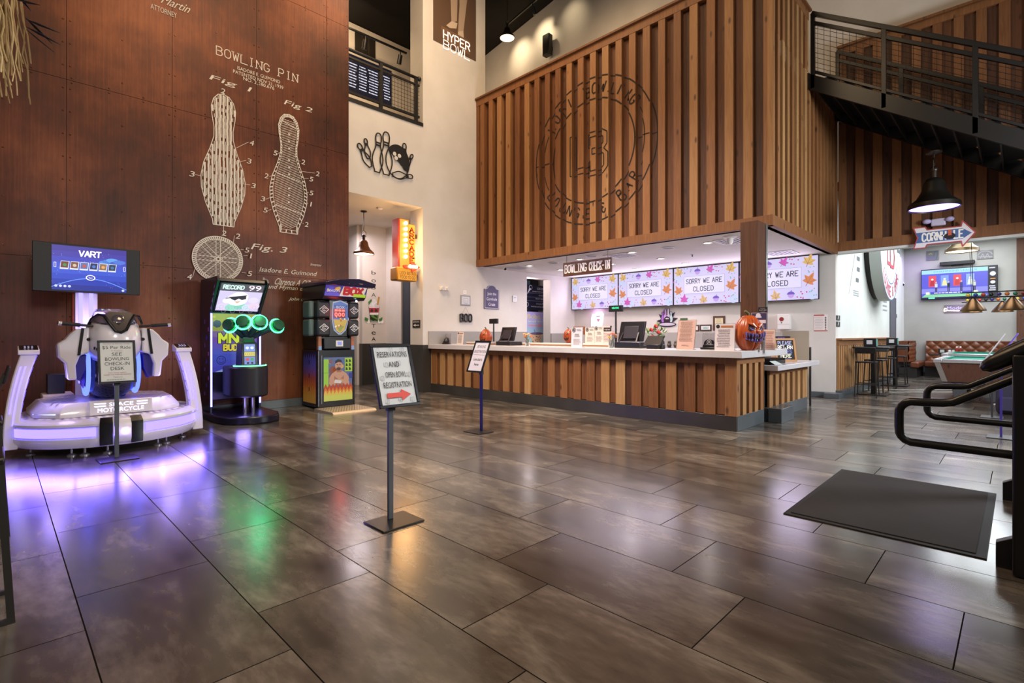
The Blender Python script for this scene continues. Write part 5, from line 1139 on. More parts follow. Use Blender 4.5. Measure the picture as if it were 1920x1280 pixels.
b = B().mat('#8a8890|m.9|r.2'); b.cyl((2.8, 8.75, .1), (2.8, 8.75, .4), .03); b.cyl((2.92, 8.75, .1), (2.92, 8.75, .4), .03); b.obj('support_post', t)
b = B().mat(PB); b.loft([[(2.83 + sx * w_, 8.75 + sy * d_, z) for sx, sy in ((-1, -1), (1, -1), (1, 1), (-1, 1))] for z, w_, d_ in ((.86, .125, .14), (1.22, .115, .12), (1.25, .085, .1), (1.32, .085, .09))]); ped = b.obj('control_column', t, bev=.01)
b = B(); g = G(b, (2.74, 8.608, .875), (1, 0, 0), (0, .055, 1)); S = 'e.9#'; g.v = g.v * .72; g.u = g.u * .88
g.rect(0, .0, .2, .47, '#201c3c')
g.rect(.01, .30, .19, .46, S + '7f9ae0'); g.rect(.01, .2, .19, .29, S + 'd8cc6a'); g.rect(.01, .02, .19, .19, S + '7a8ad4'); g.disc(.06, .38, .03, S + 'f0eef8'); g.disc(.14, .38, .03, S + 'f0eef8'); g.disc(.06, .13, .03, S + 'd8504a'); g.disc(.14, .13, .03, S + '4aa05a')
for k in range(5): g.disc(.03 + k * .035, .245, .01, S + 'a87a3a', n=8)
for x in (.05, .12): g.rect(x, .03, x + .035, .07, '#1c1a30')
b.obj('control_panel', ped, sm=0)
b = B().mat('e5#5aff9a'); b.tube([(2.86 + .24 * math.cos(a), 8.72 + .22 * math.sin(a), .868) for a in [PI * 1.02 + i * PI * .96 / 16 for i in range(17)]], .009, 6); b.obj('green_light_line', t)
def arm(px, py, Y, rp):
    c = Vector(UY(px, py, Y)); s0_ = Vector((2.83, 8.75, 1.29)); b = B().mat('#15213a|r.4'); d = (c - s0_).normalized(); b.cyl(s0_, c - d * .05, .05, .042, 14); am = b.obj('arm', t)
    n_ = (Vector((0, 0, EYE)) - c); n_.z = 0; n_ = (n_.normalized() + Vector((rp, 0, .25))).normalized()
    b = B().mat('#164a34|r.35'); b.tube([c - n_ * .07, c - n_ * .06, c + n_ * .02, c + n_ * .055, c + n_ * .06], [.05, .085, .098, .08, .02], 24); b.obj('striking_pad', am)
    b = B().mat('e14#2cff7e'); q = n_.cross(Vector((0, 0, 1))).normalized(); u = q.cross(n_); b.tube([c - n_ * .03 + (q * math.cos(a) + u * math.sin(a)) * .112 for a in [i * 2 * PI / 36 for i in range(36)]], .011, 6, True); b.obj('light_ring', am)
arm(430, 609, 8.62, -.9); arm(455, 603, 8.5, -.2); arm(487, 603, 8.45, .15); arm(521, 610, 8.5, .5)
lamp('POINT', (2.85, 8.25, 1.75), 7, (.1, 1, .4), soft=.1); lamp('POINT', (2.7, 8.5, .25), 3, (.35, .25, 1), soft=.1); lamp('POINT', (2.3, 8.9, 1.2), 5, (.4, .3, 1), soft=.1)
# ================================================================ BOXING GAME
t = thing('boxing_game', 'black boxing arcade machine with red 000 digits, punching pads and a fighter poster', 'arcade machine', (4.45, 9.2, 0))
X0, X1, YF = 4.11, 4.83, 9.0; K = '#0e0d10|r.3'
b = B().mat(K); b.box(X0, YF, .03, X1, 9.68, 1.08); b.box(X0 + .03, YF + .1, 1.08, X1 - .03, 9.68, 2.0); b.obj('cabinet', t, bev=.012)
b = B(); g = G(b, (X0 - .0015, 9.66, .05), (0, -1, 0), (0, 0, 1)); g.rect(.02, .02, .6, 1.0, '#231a3a')
for i, c in enumerate(('#d9a03a', '#d88a34', '#c8642c', '#a84a3c', '#7a4a8a', '#5a50a8', '#4a4aa0')):
    pts = [(.04, .05)] + [(.04 + .54 * k / 12, .2 + (.11 * (6 - i)) + (.09 if k % 2 else -.02) - .02 * i) for k in range(13)] + [(.58, .05)]
for i in range(6, -1, -1):
    c = ('#d9a03a', '#d88a34', '#c8642c', '#a84a3c', '#7a4a8a', '#5a50a8', '#4a4aa0')[i]; g.poly([(.04, .05), (.58, .05)] + [(.58 - .54 * k / 12, .2 + .115 * i + (.07 if k % 2 else -.03)) for k in range(13)], c)
for y in (.3, .55, .8): g.poly([(.3 + (.05 if k % 2 else .015) * math.cos(k * PI / 4), y + (.07 if k % 2 else .02) * math.sin(k * PI / 4)) for k in range(8)], '#2a1c3a')
b.obj('side_artwork', t, sm=0)
b = B().mat('#b9a790|r.4|m.5'); b.box(4.04, 8.30, 0, 4.86, 9.0, .03); b.mat('#8f7f6c|r.4|m.6')
for i in range(16):
    for j in range(14):
        x, y = 4.07 + i * .05 + (j % 2) * .02, 8.34 + j * .046; b.add([(x - .014, y, .0305), (x, y - .006, .033), (x + .014, y, .0305), (x, y + .006, .033)], [(0, 1, 2, 3)])
b.mat('#c9b69c|r.4|m.4'); b.add([(4.04, 8.30, .03), (4.04, 8.26, .0), (4.86, 8.26, 0), (4.86, 8.30, .03)], [(0, 1, 2, 3)]); b.obj('foot_plate', t)
# lower poster
b = B(); g = G(b, (X0 + .1, YF - .002, .14), (1, 0, 0), (0, 0, 1)); W_, H_ = .56, .80; S = 'e.65#'
g.rect(0, 0, W_, H_, S + '3a3a5a'); g.rect(0, .25, W_, H_, S + '5a6a96')
for k in range(16): g.disc(r.uniform(.1, .5), r.uniform(.3, .75), r.uniform(.03, .08), S + r.choice(['c8783a', '7a8ab0', 'd8a04a', '8a4a3a', '5a5a8a']), n=8); g.k -= g.step
g.up(); SKN = S + 'c89478'; SK2 = S + 'a86f56'
g.poly([(.12, .28), (.48, .28), (.5, .42), (.44, .5), (.36, .55), (.24, .55), (.16, .5), (.11, .42)], SKN); g.poly([(.22, .28), (.38, .28), (.40, .46), (.3, .38), (.2, .46)], SK2); g.poly([(.25, .52), (.35, .52), (.34, .6), (.26, .6)], SK2)
g.disc(.29, .645, .07, SKN, ry=.09); g.poly([(.22, .68), (.225, .735), (.28, .765), (.34, .75), (.365, .69), (.345, .7), (.29, .71), (.24, .69)], S + '2a2430'); g.disc(.29, .585, .045, S + '4a3430', ry=.03)
for x in (.263, .315): g.line([(x - .016, .668), (x + .016, .664)], .008, S + '241c20'); g.disc(x, .655, .006, S + '241c20', n=8)
g.line([(.29, .655), (.285, .625), (.297, .622)], .006, SK2); g.line([(.272, .603), (.308, .602)], .007, S + '7a3a34')
g.poly([(.1, .27), (.3, .34), (.5, .27), (.5, .34), (.34, .40), (.2, .38), (.1, .35)], SKN); g.poly([(.2, .33), (.33, .31), (.35, .36), (.22, .39)], S + 'd8cfc8')
g.rect(0, .22, .09, H_ * .96, S + '9ac83a'); g.rect(.41, .53, W_, H_ * .98, S + 'a8c838')
for i in range(2):
    for j in range(3): g.poly([(.425 + i * .065, .55 + j * .075), (.475 + i * .065, .56 + j * .075), (.455 + i * .065, .6 + j * .075), (.43 + i * .065, .61 + j * .075)], S + '2a3a1c')
g.line([(0, .52), (.09, .52)], .006, S + '5a8a2a'); g.rect(.49, .40, W_, .5, S + '3a3a8a')
for i, (c, hh) in enumerate((('b8401c', .27), ('d8782c', .2), ('d8b84a', .15), ('c8c85a', .10))): g.poly([(0, 0), (W_, 0)] + [(W_ - W_ * k / 16, hh + (.05 if k % 2 else -.02) * (1 if i < 3 else .4)) for k in range(17)], S + c)
b.obj('poster', t, sm=0)
b = B().mat('#7c7c84|m.8|r.3'); b.box(X0 + .055, YF - .012, .1, X0 + .07, YF, .98); b.box(X0 - .002, YF - .01, .06, X0 + .01, YF, 1.06); b.obj('edge_trim', t)
b = B().mat('#15161c|r.4'); b.box(X0 + .1, YF - .03, 1.10, X1 - .1, YF + .1, 1.29); cp = b.obj('coin_panel', t, bev=.008)
b = B().mat('#d8d8d0|r.3'); b.box(X0 + .32, YF - .045, 1.14, X0 + .46, YF - .03, 1.25); b.mat('e.9#8a90d8'); b.box(X0 + .35, YF - .048, 1.165, X0 + .43, YF - .044, 1.23); b.obj('card_reader', cp)
for x in (X0 + .01, X1 - .07):
    b = B().mat('#a8603a|r.4'); b.prism([(x, 1.0), (x + .06, 1.02), (x + .06, 1.32), (x, 1.34)], lambda a, c, q: (a, q, c), YF + .01, YF + .08); b.mat('#7a9ac8|r.4'); b.box(x, YF + .005, 1.0, x + .06, YF + .01, 1.15); b.obj('painted_cheek', t)
# pads with diamond emblems
def emblem(g, x, y, s):
    c = '#c9c9cc'; g.line([(x - s, y), (x, y + s * .8), (x + s, y), (x + s * .35, y - s * .55)], s * .16, c); g.line([(x - s * .75, y - .25 * s), (x, y - s * .8), (x + s * .2, y - s * .65)], s * .16, c); g.ring(x, y, s * .36, s * .12, c, 30, 330, 14); g.line([(x - s * .1, y + s * .2), (x, y - s * .25)], s * .12, c); g.line([(x + s * .5, y + s * .1), (x + s * .1, y + s * .42)], s * .12, c)
for x in (X0 - .04, X1 - .15):
    for z in (1.33, 1.66):
        w_ = .25 if x < 4.4 else .21; b = B().mat('#1b1b1f|r.5'); b.box(x, YF - .06, z, x + w_, YF + .2, z + .31); pd = b.obj('punch_pad', t, bev=.04, seg=3)
        b = B(); g = G(b, (x, YF - .061, z), (1, 0, 0), (0, 0, 1)); emblem(g, w_ / 2, .155, .085); b.obj('pad_emblem', pd, sm=0)
for z in (1.33, 1.66):
    b = B().mat('#4e5a58|r.45'); b.box(X0 - .14, YF + .06, z, X0 - .03, YF + .35, z + .31); b.obj('punch_pad', t, bev=.035, seg=3)
b = B(); g = G(b, (X0 + .25, YF - .015, 1.34), (1, 0, 0), (0, 0, 1)); b.mat(K); b.box(X0 + .21, YF - .012, 1.33, X1 - .17, YF + .1, 1.99)
sh = [(.02, .62), (.17, .66), (.33, .60), (.34, .3), (.28, .1), (.19, .02), (.13, .02), (.04, .1), (.0, .3)]; S = 'e.7#'
g.poly(sh[::-1], S + 'a8b0c0'); g.k += .001
sh2 = [(.17 + (x - .17) * .9, .33 + (y - .33) * .93) for x, y in sh]; g.poly(sh2[::-1], S + '4a6ab8'); g.poly([(.03, .3), (.08, .1), (.16, .045), (.25, .1), (.31, .3)], S + 'c8a83a'); g.poly([(.07, .18), (.16, .07), (.25, .18)], S + '8a9a3a')
for k in range(10): g.disc(r.uniform(.06, .28), r.uniform(.14, .32), .018, S + r.choice(['d87a2a', 'e0c050', 'b84a2a', 'f0e0a0']), n=7)
for k in range(6): g.poly([(.05 + k * .045, .56), (.075 + k * .045, .56), (.06 + k * .045, .52)], S + '24345a')
g.text('BOX', .09, .25, .50, .05, S + 'e8e4f0'); g.rect(.03, .33, .265, .5, 'e.5#6a0a0c')
for k in range(3): g.stext('0', .06 + k * .07, .10 + k * .07, .36, .06, 'e9#ff3a34', .011); g.rect(.055 + k * .07, .45, .11 + k * .07, .485, 'e6#ff3a34')
g.disc(.09, .345, .008, 'e6#ff5a44', n=8); b.obj('score_panel', t, sm=0)
b = B(); b.mat('#1a1520|r.3'); b.prism([(9.68, 2.0), (8.86, 2.0), (8.8, 2.05), (8.72, 2.26), (9.68, 2.26)], lambda a, c, q: (q, a, c), X0 + .0, X1 + .12); mq = b.obj('marquee', t, bev=.01)
b = B(); up = Vector((0, -.08, .21)).normalized(); g = G(b, (X0 + .02, 8.797, 2.055), (1, 0, 0), up); W_, H_ = X1 + .08 - X0, .2; S = 'e.9#'
g.rect(0, 0, W_, H_, S + '4a3a9a'); g.rect(0, 0, W_, H_ * .35, S + '6a5ac0')
for k in range(12): g.disc(.05 + .02 * k, .06 + .1 * r.random(), .035, S + r.choice(['d88a3a', '5a4ab0', '7a3a6a', 'c8a04a']), n=8)
g.poly([(.28, .01), (.75, .01), (.8, .19), (.33, .19)], S + 'd8c8b0'); g.stext('BOX', .36, .72, .05, .12, S + 'b42a34', .05, gap=1.2, shear=.03); g.rect(.55, 0, .8, .06, S + 'a8c83a'); g.text('DRAGON', .03, .27, .08, .05, S + 'e8e0f0')
b.obj('marquee_artwork', mq, sm=0)
b = B().mat('#1c1438|r.25'); b.loft([[(x, y, z) for y, z in ((8.62, 2.26 + h_), (8.66, 2.24), (9.68, 2.24), (9.68, 2.30 + h_))] for x, h_ in ((X0 - .04, .02), (X0 + .2, .09), (X1 - .1, .12), (X1 + .24, .05))]); tp = b.obj('canopy', t, bev=.015)
b = B(); g = G(b, (X0 + .42, 8.645, 2.275), (1, 0, 0), (0, .05, 1)); g.line([(0, .01), (.12, .07), (.3, .09), (.42, .06)], .012, '#b48a6a'); g.disc(.24, .045, .06, '#8a2a24', ry=.03); g.ring(.24, .045, .06, .008, '#c8a080', ry=.03); g.text('BOXER', .2, .28, .035, .018, '#d8c8b0'); b.obj('canopy_emblem', tp, sm=0)
b = B().mat('e18#b8d8ff'); b.ball((X1 - .06, 8.83, 1.985), .016, 10); b.obj('spot_lamp', t)
lamp('POINT', (4.45, 8.8, 1.75), 2.5, (1, .1, .1), soft=.1)
# cable lying along the baseboard
b = B().mat('#0c0b0d|r.5'); b.tube([(2.02, 8.6, .3), (2.1, 8.9, .05), (2.2, 9.3, .012), (2.33, 9.6, .012)], .008, 6); tag(recenter(b.obj('power_cable'), (2.1, 8.9, 0)), 'black power cable drooping from the ride tower to the floor', 'cable')
# ================================================================ THINGS ON THE CHECK-IN COUNTER (top z = 1.13)
ZT = 1.13
def cp(px, X=7.6): return UX(px, 640, X)[:2]
def wpx(px, X, n=1): y0, y1 = UX(px, 0, X)[1], UX(px + n, 0, X)[1]; return abs(y0 - y1)
def cthing(name, label, cat, px, X=7.6, group=None, z=ZT):
    """stands on the counter, its face turned to the hall (local -X)"""
    x, y = cp(px, X); return thing(name, label, cat, (x, y, z), 0, group)
def card_holder(label, px, X):
    t = cthing('card_holder', label, 'card holder', px, X, 'clear card holders on the counter')
    b = B().mat('#d8d4d8|r.05|t.85'); b.box(0, -.12, 0, .10, .12, .006); b.box(.07, -.12, .006, .076, .12, .25); b.obj('acrylic_stand', t, local=True)
    b = B().mat('#141214|r.3'); b.box(-.03, -.115, .006, .05, .115, .035); b.box(.0, -.09, .035, .05, .09, .075); b.prism([(-.09, .07), (.09, .07)] + [(.085 * math.cos(a), .09 + .07 * math.sin(a)) for a in [i * PI / 10 for i in range(11)]], lambda a, c, q: (q, a, c), .03, .06); b.obj('black_figure', t, local=True, bev=.006)
    b = B(); g = G(b, (.028, 0, 0), (0, -1, 0), (0, 0, 1)); g.ring(0, .115, .032, .008, '#a8a4a8', n=16); g.disc(0, .115, .014, '#a8a4a8', n=10); g.rect(-.05, .078, .05, .088, '#8a868a'); b.obj('emblem', t, local=True, sm=0)
card_holder('clear card holder with a black figure at the far left end of the counter', 835, 7.62)
card_holder('clear card holder with a black figure beside the tan paper menu', 1328, 7.62)
def sheet(name, label, px, X, w_, h_, col, draw, lean=.12, stand=True, z=ZT, yaw=0, group=None):
    t = cthing(name, label, 'notice', px, X, group, z); t.rotation_euler = (0, 0, yaw); MW[t.name] = Matrix.Translation(t.location) @ Matrix.Rotation(yaw, 4, 'Z')
    up = Vector((math.sin(lean), 0, math.cos(lean))); fn = lambda a, c, q: tuple(Vector((q, 0, 0)) + Vector((0, -1, 0)) * a + up * c)
    if stand:
        b = B().mat('#d9d6da|r.06|t.8'); b.prism([(-w_ / 2 - .008, .0), (w_ / 2 + .008, 0), (w_ / 2 + .008, h_ + .008), (-w_ / 2 - .008, h_ + .008)], fn, .003, .009); b.box(0, -w_ / 2, 0, .09, w_ / 2, .005); b.obj('acrylic_stand', t, local=True)
    b = B(); g = G(b, (-.002, 0, .004), (0, -1, 0), up); b.mat(col); b.prism([(-w_ / 2, .0), (w_ / 2, 0), (w_ / 2, h_), (-w_ / 2, h_)], fn, -.001, .0015); g.k = .002; draw(g, w_, h_); b.obj('printed_sheet', t, local=True, sm=0)
    return t
KK = '#3a3638'
def dr_rules(g, w_, h_): g.disc(-w_ * .36, h_ * .9, w_ * .1, '#1c1a1c', n=14); g.rect(-w_ * .2, h_ * .86, w_ * .42, h_ * .93, '#b06a3a'); g.para(-w_ * .4, w_ * .4, h_ * .1, h_ * .8, 11, '#8a7e80', seed=5)
def dr_pol(g, w_, h_): g.disc(-w_ * .28, h_ * .86, w_ * .17, '#1c1a1c', n=16); g.ring(-w_ * .28, h_ * .86, w_ * .1, w_ * .03, '#d8d4d8', n=14); g.para(-w_ * .05, w_ * .44, h_ * .8, h_ * .93, 2, '#6a6668'); g.para(-w_ * .25, w_ * .3, h_ * .5, h_ * .68, 3, '#5a5658', seed=2); g.para(-w_ * .35, w_ * .4, h_ * .1, h_ * .42, 5, '#9a9698', seed=3)
def dr_menu(g, w_, h_): g.para(-w_ * .4, w_ * .4, h_ * .25, h_ * .95, 15, '#8f6f68', seed=9); g.text('MENU', -w_ * .2, w_ * .2, h_ * .1, h_ * .05, '#8f6f68')
sheet('price_list', 'white price sheet in a clear stand near the left end of the counter', 862, 7.62, .22, .29, '#ded2cf', dr_rules)
sheet('policy_notice', 'lavender-white notice with a round black logo left of the till with green digits', 1081, 7.5, .25, .36, '#cfc9d4', dr_pol, .05)
tm = sheet('paper_menu', 'tall tan paper menu leaning with a small green tab at its top', 1284, 7.5, .28, .46, '#c8a297', dr_menu, .2)
b = B().mat('#4a6a50'); up = Vector((math.sin(.2), 0, math.cos(.2))); b.v = []; o_ = up * .47; b.box(o_.x - .006, -.0, o_.z - .01, o_.x + .004, .12, o_.z + .025); b.obj('green_tab', tm, local=True)
sheet('price_list', 'white rules sheet with an orange heading beside the big carved pumpkin', 1358, 7.38, .28, .38, '#d6cdd2', dr_rules, .08)
sheet('receipt_notice', 'pinkish paper notice on the counter right of the big carved pumpkin', 1441, 8.0, .16, .30, '#dcbdb4', lambda g, w_, h_: g.para(-w_ * .42, w_ * .42, h_ * .1, h_ * .92, 10, '#b0756c', seed=4), .1)
# raised ledge with taped sheets
b = B().mat('#d4cfcc'); b.box(8.02, 5.4, 1.13, 8.12, 9.5, 1.19); b.mat('#9a6a44'); b.box(8.018, 5.4, 1.135, 8.022, 9.5, 1.16); tag(recenter(b.obj('counter_ledge', bev=.003), (8.02, 5.4, 1.13)), 'low pale ledge with a wooden strip along the back edge of the countertop', 'ledge')
ZL = 1.19
sheet('taped_notice', 'leftmost cream taped notice with round logo behind the lavender notice', 1106, 8.05, .22, .30, '#ded0c6', dr_pol, 0, False, ZL)
sheet('taped_notice', 'second cream taped notice with round logo, left of the one with a dark photo', 1123, 8.05, .21, .33, '#dccfc8', dr_pol, 0, False, ZL)
sheet('taped_notice', 'cream notice with a dark photo strip above the pink flowers', 1139, 8.06, .20, .33, '#d9c9c6', lambda g, w_, h_: (g.rect(-w_ * .42, h_ * .68, w_ * .45, h_ * .9, '#2a2024'), g.text('NEW', -w_ * .3, w_ * .3, h_ * .74, h_ * .09, '#d8d0cc'), g.disc(w_ * .4, h_ * .95, w_ * .1, '#222022', n=12), g.para(-w_ * .4, w_ * .4, h_ * .1, h_ * .6, 6, '#a8989a')), 0, False, ZL)
t = cthing('picture_frame', 'small brown picture frame with a red and black print behind the lavender notice', 'picture frame', 1086, 8.07, z=ZL); b = B().mat('#8a5432'); b.box(-.012, -.14, .17, .012, .14, .33); b.obj('frame', t, local=True, bev=.004)
b = B().mat('#3a2420'); b.box(.004, -.02, 0, .012, .02, .17); b.obj('leg', t, local=True)
b = B(); g = G(b, (-.013, 0, .17), (0, -1, 0), (0, 0, 1)); g.rect(-.115, .02, .115, .14, '#7a1f22'); g.rect(.03, .02, .11, .14, '#1c1618'); g.text('AJ', -.08, .0, .05, .06, '#e8d8d0'); g.disc(.07, .08, .03, '#d8d0cc', n=10); b.obj('print', t, local=True, sm=0)
# carved pumpkins
def pumpkin(label, px, X, H_, W_, big=False, yaw=0, z=ZT):
    t = cthing('carved_pumpkin', label, 'pumpkin', px, X, z=z); t.rotation_euler = (0, 0, yaw); MW[t.name] = Matrix.Translation(t.location) @ Matrix.Rotation(yaw, 4, 'Z')
    b = B().mat('pumpkin_skin'); n, m = 64, 20; vs = []; fs = []
    R = lambda th, f: W_ / 2 * (math.sin(PI * (.06 + .9 * f)) ** (.55 if big else .6)) * (1 + .05 - .15 * (1 - abs(math.sin(th * (6 if big else 5))) ** .5))
    for i in range(m + 1):
        f = i / m
        for k in range(n):
            th = 2 * PI * k / n; r_ = R(th, f); vs.append((r_ * math.cos(th), r_ * math.sin(th), H_ * f))
    for i in range(m): fs += [(i * n + k, i * n + (k + 1) % n, (i + 1) * n + (k + 1) % n, (i + 1) * n + k) for k in range(n)]
    fs += [tuple(range(n - 1, -1, -1)), tuple(m * n + k for k in range(n))]; b.add(vs, fs); b.obj('body', t, local=True, sm=60)
    b = B().mat('#5a5a2c|r.6'); b.tube([(0, 0, H_ * .96), (0, 0, H_ * 1.06), (-.01 * big, .03 * (1 + big), H_ * 1.13)], [W_ * .07, W_ * .05, W_ * .045], 8); b.obj('stem', t, local=True)
    def on(th, f, d=.004): r_ = R(th, f) + d; return (-r_ * math.cos(th), -r_ * math.sin(th), H_ * f)     # th 0 looks to -X, + to the right
    def carve(pts, key, name, d=.004):
        b = B().mat(key); c = [sum(p[k] for p in pts) / len(pts) for k in (0, 1)]; rings = [[on(c[0] + (p[0] - c[0]) * s, c[1] + (p[1] - c[1]) * s, d) for p in pts] for s in (1, .66, .33, .02)]
        b.loft(rings, caps=False); b.obj(name, t, local=True, sm=60)
    K = '#1c0c06|r.7'
    if not big:
        E_ = '#3a1404|r.7'
        carve([(.55, .80), (.2, .58), (.62, .60)], E_, 'eye'); carve([(-.55, .80), (-.62, .60), (-.2, .58)], E_, 'eye'); carve([(0, .56), (-.1, .48), (.1, .48)], E_, 'nose')
        carve([(-.75, .42), (-.45, .34), (-.25, .40), (0, .32), (.25, .40), (.45, .34), (.75, .42), (.55, .2), (.3, .25), (.1, .16), (-.1, .16), (-.3, .25), (-.55, .2)], E_, 'mouth')
    else:
        for s in (-1, 1): carve([(s * .16, .60), (s * .36, .74), (s * .62, .72), (s * .66, .60), (s * .4, .56)], K, 'eye'); carve([(s * .25, .60), (s * .5, .645), (s * .56, .60), (s * .4, .575)], '#6a55b4|r.3', 'eye_glow', .007)
        for s in (-1, 1): b = B().mat('pumpkin_skin'); b.tube([on(s * .12, .66, .01), on(s * .35, .745, .02), on(s * .62, .77, .01)], [.012, .024, .012], 8); b.obj('brow', t, local=True)
        b = B().mat('pumpkin_skin'); p = on(0, .56, .005); b.ball(p, .04, 12, (.8, 1.1, .8)); b.obj('nose', t, local=True)
        up = [(-.98 + .196 * k, .50 - (.02 if k % 2 else .10) + .06 * abs(k - 5) / 5) for k in range(11)]; lo = [(.98 - .196 * k, .20 + (.0 if k % 2 else .07) + .10 * abs(k - 5) / 5) for k in range(11)]
        carve(up + lo, '#2a1230|r.5', 'mouth')
        for k in range(9):
            th = -.78 + .195 * k
            for f0, f1 in ((.46 + .06 * abs(k - 4) / 4, .36), (.24 + .09 * abs(k - 4) / 4, .34)): b = B().mat('#6a5c9c|r.3' if f0 > .4 else '#54488c|r.3'); b.tube([on(th, f0, .006), on(th + .02, (f0 + f1) / 2, .012), on(th + .01, f1, .008)], [.018, .012, .002], 6); b.obj('tooth', t, local=True)
    return t
pumpkin('small orange carved pumpkin behind the counter pole sign', 911, 7.7, .35, .28)
pumpkin('small orange carved pumpkin on the back ledge left of the lavender notice', 1066, 8.07, .28, .20, z=ZL)
pumpkin('big glossy carved pumpkin with violet teeth at the right end of the counter', 1403, 7.62, .50, .39, True, yaw=1.0)
# tills
def till(label, px, X, sc, with_digits, polepx, pw, ph):
    t = cthing('till', label, 'till', px, X); k = sc
    b = B().mat('#1a1820|r.35'); b.box(-.12, -.25 * k, 0, .26, .25 * k, .10 * k); b.obj('base', t, local=True, bev=.012)
    up = Vector((.30, 0, 1)).normalized(); fn = lambda a, c, q: tuple(Vector((q, 0, .11 * k)) + Vector((0, -1, 0)) * a + up * c)
    b = B().mat('#17141c|r.35'); b.prism([(-.24 * k, 0), (.24 * k, 0), (.24 * k, .36 * k), (-.24 * k, .36 * k)], fn, -.02, .03); mo = b.obj('monitor', t, local=True, bev=.006)
    b = B().mat('#2a2430|r.5'); b.prism([(-.14 * k, .05 * k), (.14 * k, .05 * k), (.14 * k, .28 * k), (-.14 * k, .28 * k)], fn, -.04, -.02); b.obj('rear_cover', mo, local=True, bev=.008)
    for s in (-1, 1): b = B().mat('#3a3238|r.4'); b.bar(fn(s * .15 * k, .16 * k, -.03), (-.10, -s * .17 * k, .10 * k), .02, .012); b.obj('stand_arm', t, local=True)
    dy = t.location.y - UX(polepx, 0, X)[1]; y = -dy
    b = B().mat('#1c191d|r.4'); b.cyl((-.02, y, .08), (-.02, y, ph - .1), .016); b.obj('display_pole', t, local=True)
    b = B().mat('#1c191d|r.4'); b.box(-.045, y - pw / 2, ph - .11, .01, y + pw / 2, ph); dp = b.obj('customer_display', t, local=True, bev=.006)
    if with_digits: b = B(); g = G(b, (-.046, y, ph - .11), (0, -1, 0), (0, 0, 1)); g.text('WELCOME', -pw * .25, pw * .28, .05, .03, 'e3#3affa0'); b.obj('digits', dp, local=True, sm=0)
till('black till with a blank customer display on a pole, behind the small orange pumpkin', 950, 7.75, .86, False, 927, .25, .58)
till('larger black till with green digits on its pole display at mid-counter', 1182, 7.7, 1.0, True, 1156, .27, .74)
t = cthing('card_terminal', 'black tablet terminal on a slanted stand right of the larger till', 'terminal', 1228, 7.46); b = B().mat('#17151a|r.4'); b.box(-.1, -.12, 0, .12, .10, .07); b.obj('base', t, local=True, bev=.01)
b = B().mat('#232028|r.3'); b.prism([(-.1, .06), (.06, .21), (.075, .2), (-.07, .05)], lambda a, c, q: (a, q, c), -.14, .16); b.obj('tablet', t, local=True, bev=.004); b = B().mat('#3a4448|r.3'); b.bar((-.02, -.13, .012), (.03, -.13, .2), .012, .03); b.obj('stand_leg', t, local=True)
# flowers
def vase(label, px, X, cols, z=ZT, n=9, R=.055, hh=.13, jars=1):
    t = cthing('flower_vase', label, 'flowers', px, X, z=z); r = random.Random(int(px))
    b = B().mat('#d8dcdc|r.04|t.9'); b.lathe([(.001, .004), (.04, .004), (.045, .03), (.04, hh), (.044, hh), (.049, .03), (.043, 0), (.001, 0)], n=18); b.obj('glass_jar', t, local=True)
    for k in range(n):
        a, q = r.uniform(0, 2 * PI), r.uniform(.01, .09); x, y, z_ = q * math.cos(a), q * math.sin(a), hh + r.uniform(.04, .12)
        b = B().mat('#4a5a34'); b.tube([(0, 0, .02), (x * .4, y * .4, hh), (x, y, z_)], .003, 5); st = b.obj('stem', t, local=True)
        b = B().mat(r.choice(cols)); c = Vector((x, y, z_))
        for i in range(8):
            aa = i * PI / 4; b.ball(c + Vector((.02 * math.cos(aa), .02 * math.sin(aa), .004 * (i % 2))), .014, 8, (1, 1, .6))
        b.ball(c + Vector((0, 0, .01)), .014, 8); b.obj('blossom', st, local=True)
    return t
vase('orange flowers in a glass jar just right of the blank-display till', 989, 7.72, ['#d8824a|r.6', '#e0a060|r.6', '#c86a3a|r.6'])
vase('pink and peach flowers in a glass jar beside the larger till', 1146, 7.55, ['#c87a6a|r.6', '#d89a80|r.6', '#a85a50|r.6', '#c8a85a|r.6'])
t = cthing('potted_plant', 'bushy green plant with red blossoms right of the larger till', 'plant', 1231, 8.03); b = B().mat('#7a3a2a'); b.lathe([(.001, 0), (.06, 0), (.085, .13), (.075, .13), (.07, .12), (.001, .12)], n=18); b.obj('pot', t, local=True)
r = random.Random(12); b = B()
for k in range(90):
    a, ph = r.uniform(0, 2 * PI), r.uniform(-.3, 1.3); L = r.uniform(.08, .2); c = Vector((L * .4 * math.cos(a) * math.cos(ph), L * math.sin(a) * math.cos(ph), .2 + L * math.sin(ph))); d = Vector((r.uniform(-1, 1), r.uniform(-1, 1), r.uniform(-.2, 1))).normalized(); s_ = d.cross(Vector((0, 0, 1))).normalized() * .018
    b.mat(r.choice(['#4a7a34', '#5f8f3c', '#7fa04a', '#3a5f2a'])); b.add([c, c + d * .04 + s_, c + d * .09, c + d * .04 - s_], [(0, 1, 2, 3)])
b.obj('foliage', t, local=True, sm=0)
for x, y, z_ in ((-.08, .05, .30), (-.09, -.09, .26), (-.08, .02, .18), (-.05, -.02, .36)):
    b = B().mat('#b8323a|r.5')
    for i in range(7): b.ball((x + .02 * math.cos(i), y + .028 * math.sin(i * 1.4), z_ + .012 * (i % 3)), .022, 8)
    b.obj('blossom', t, local=True)
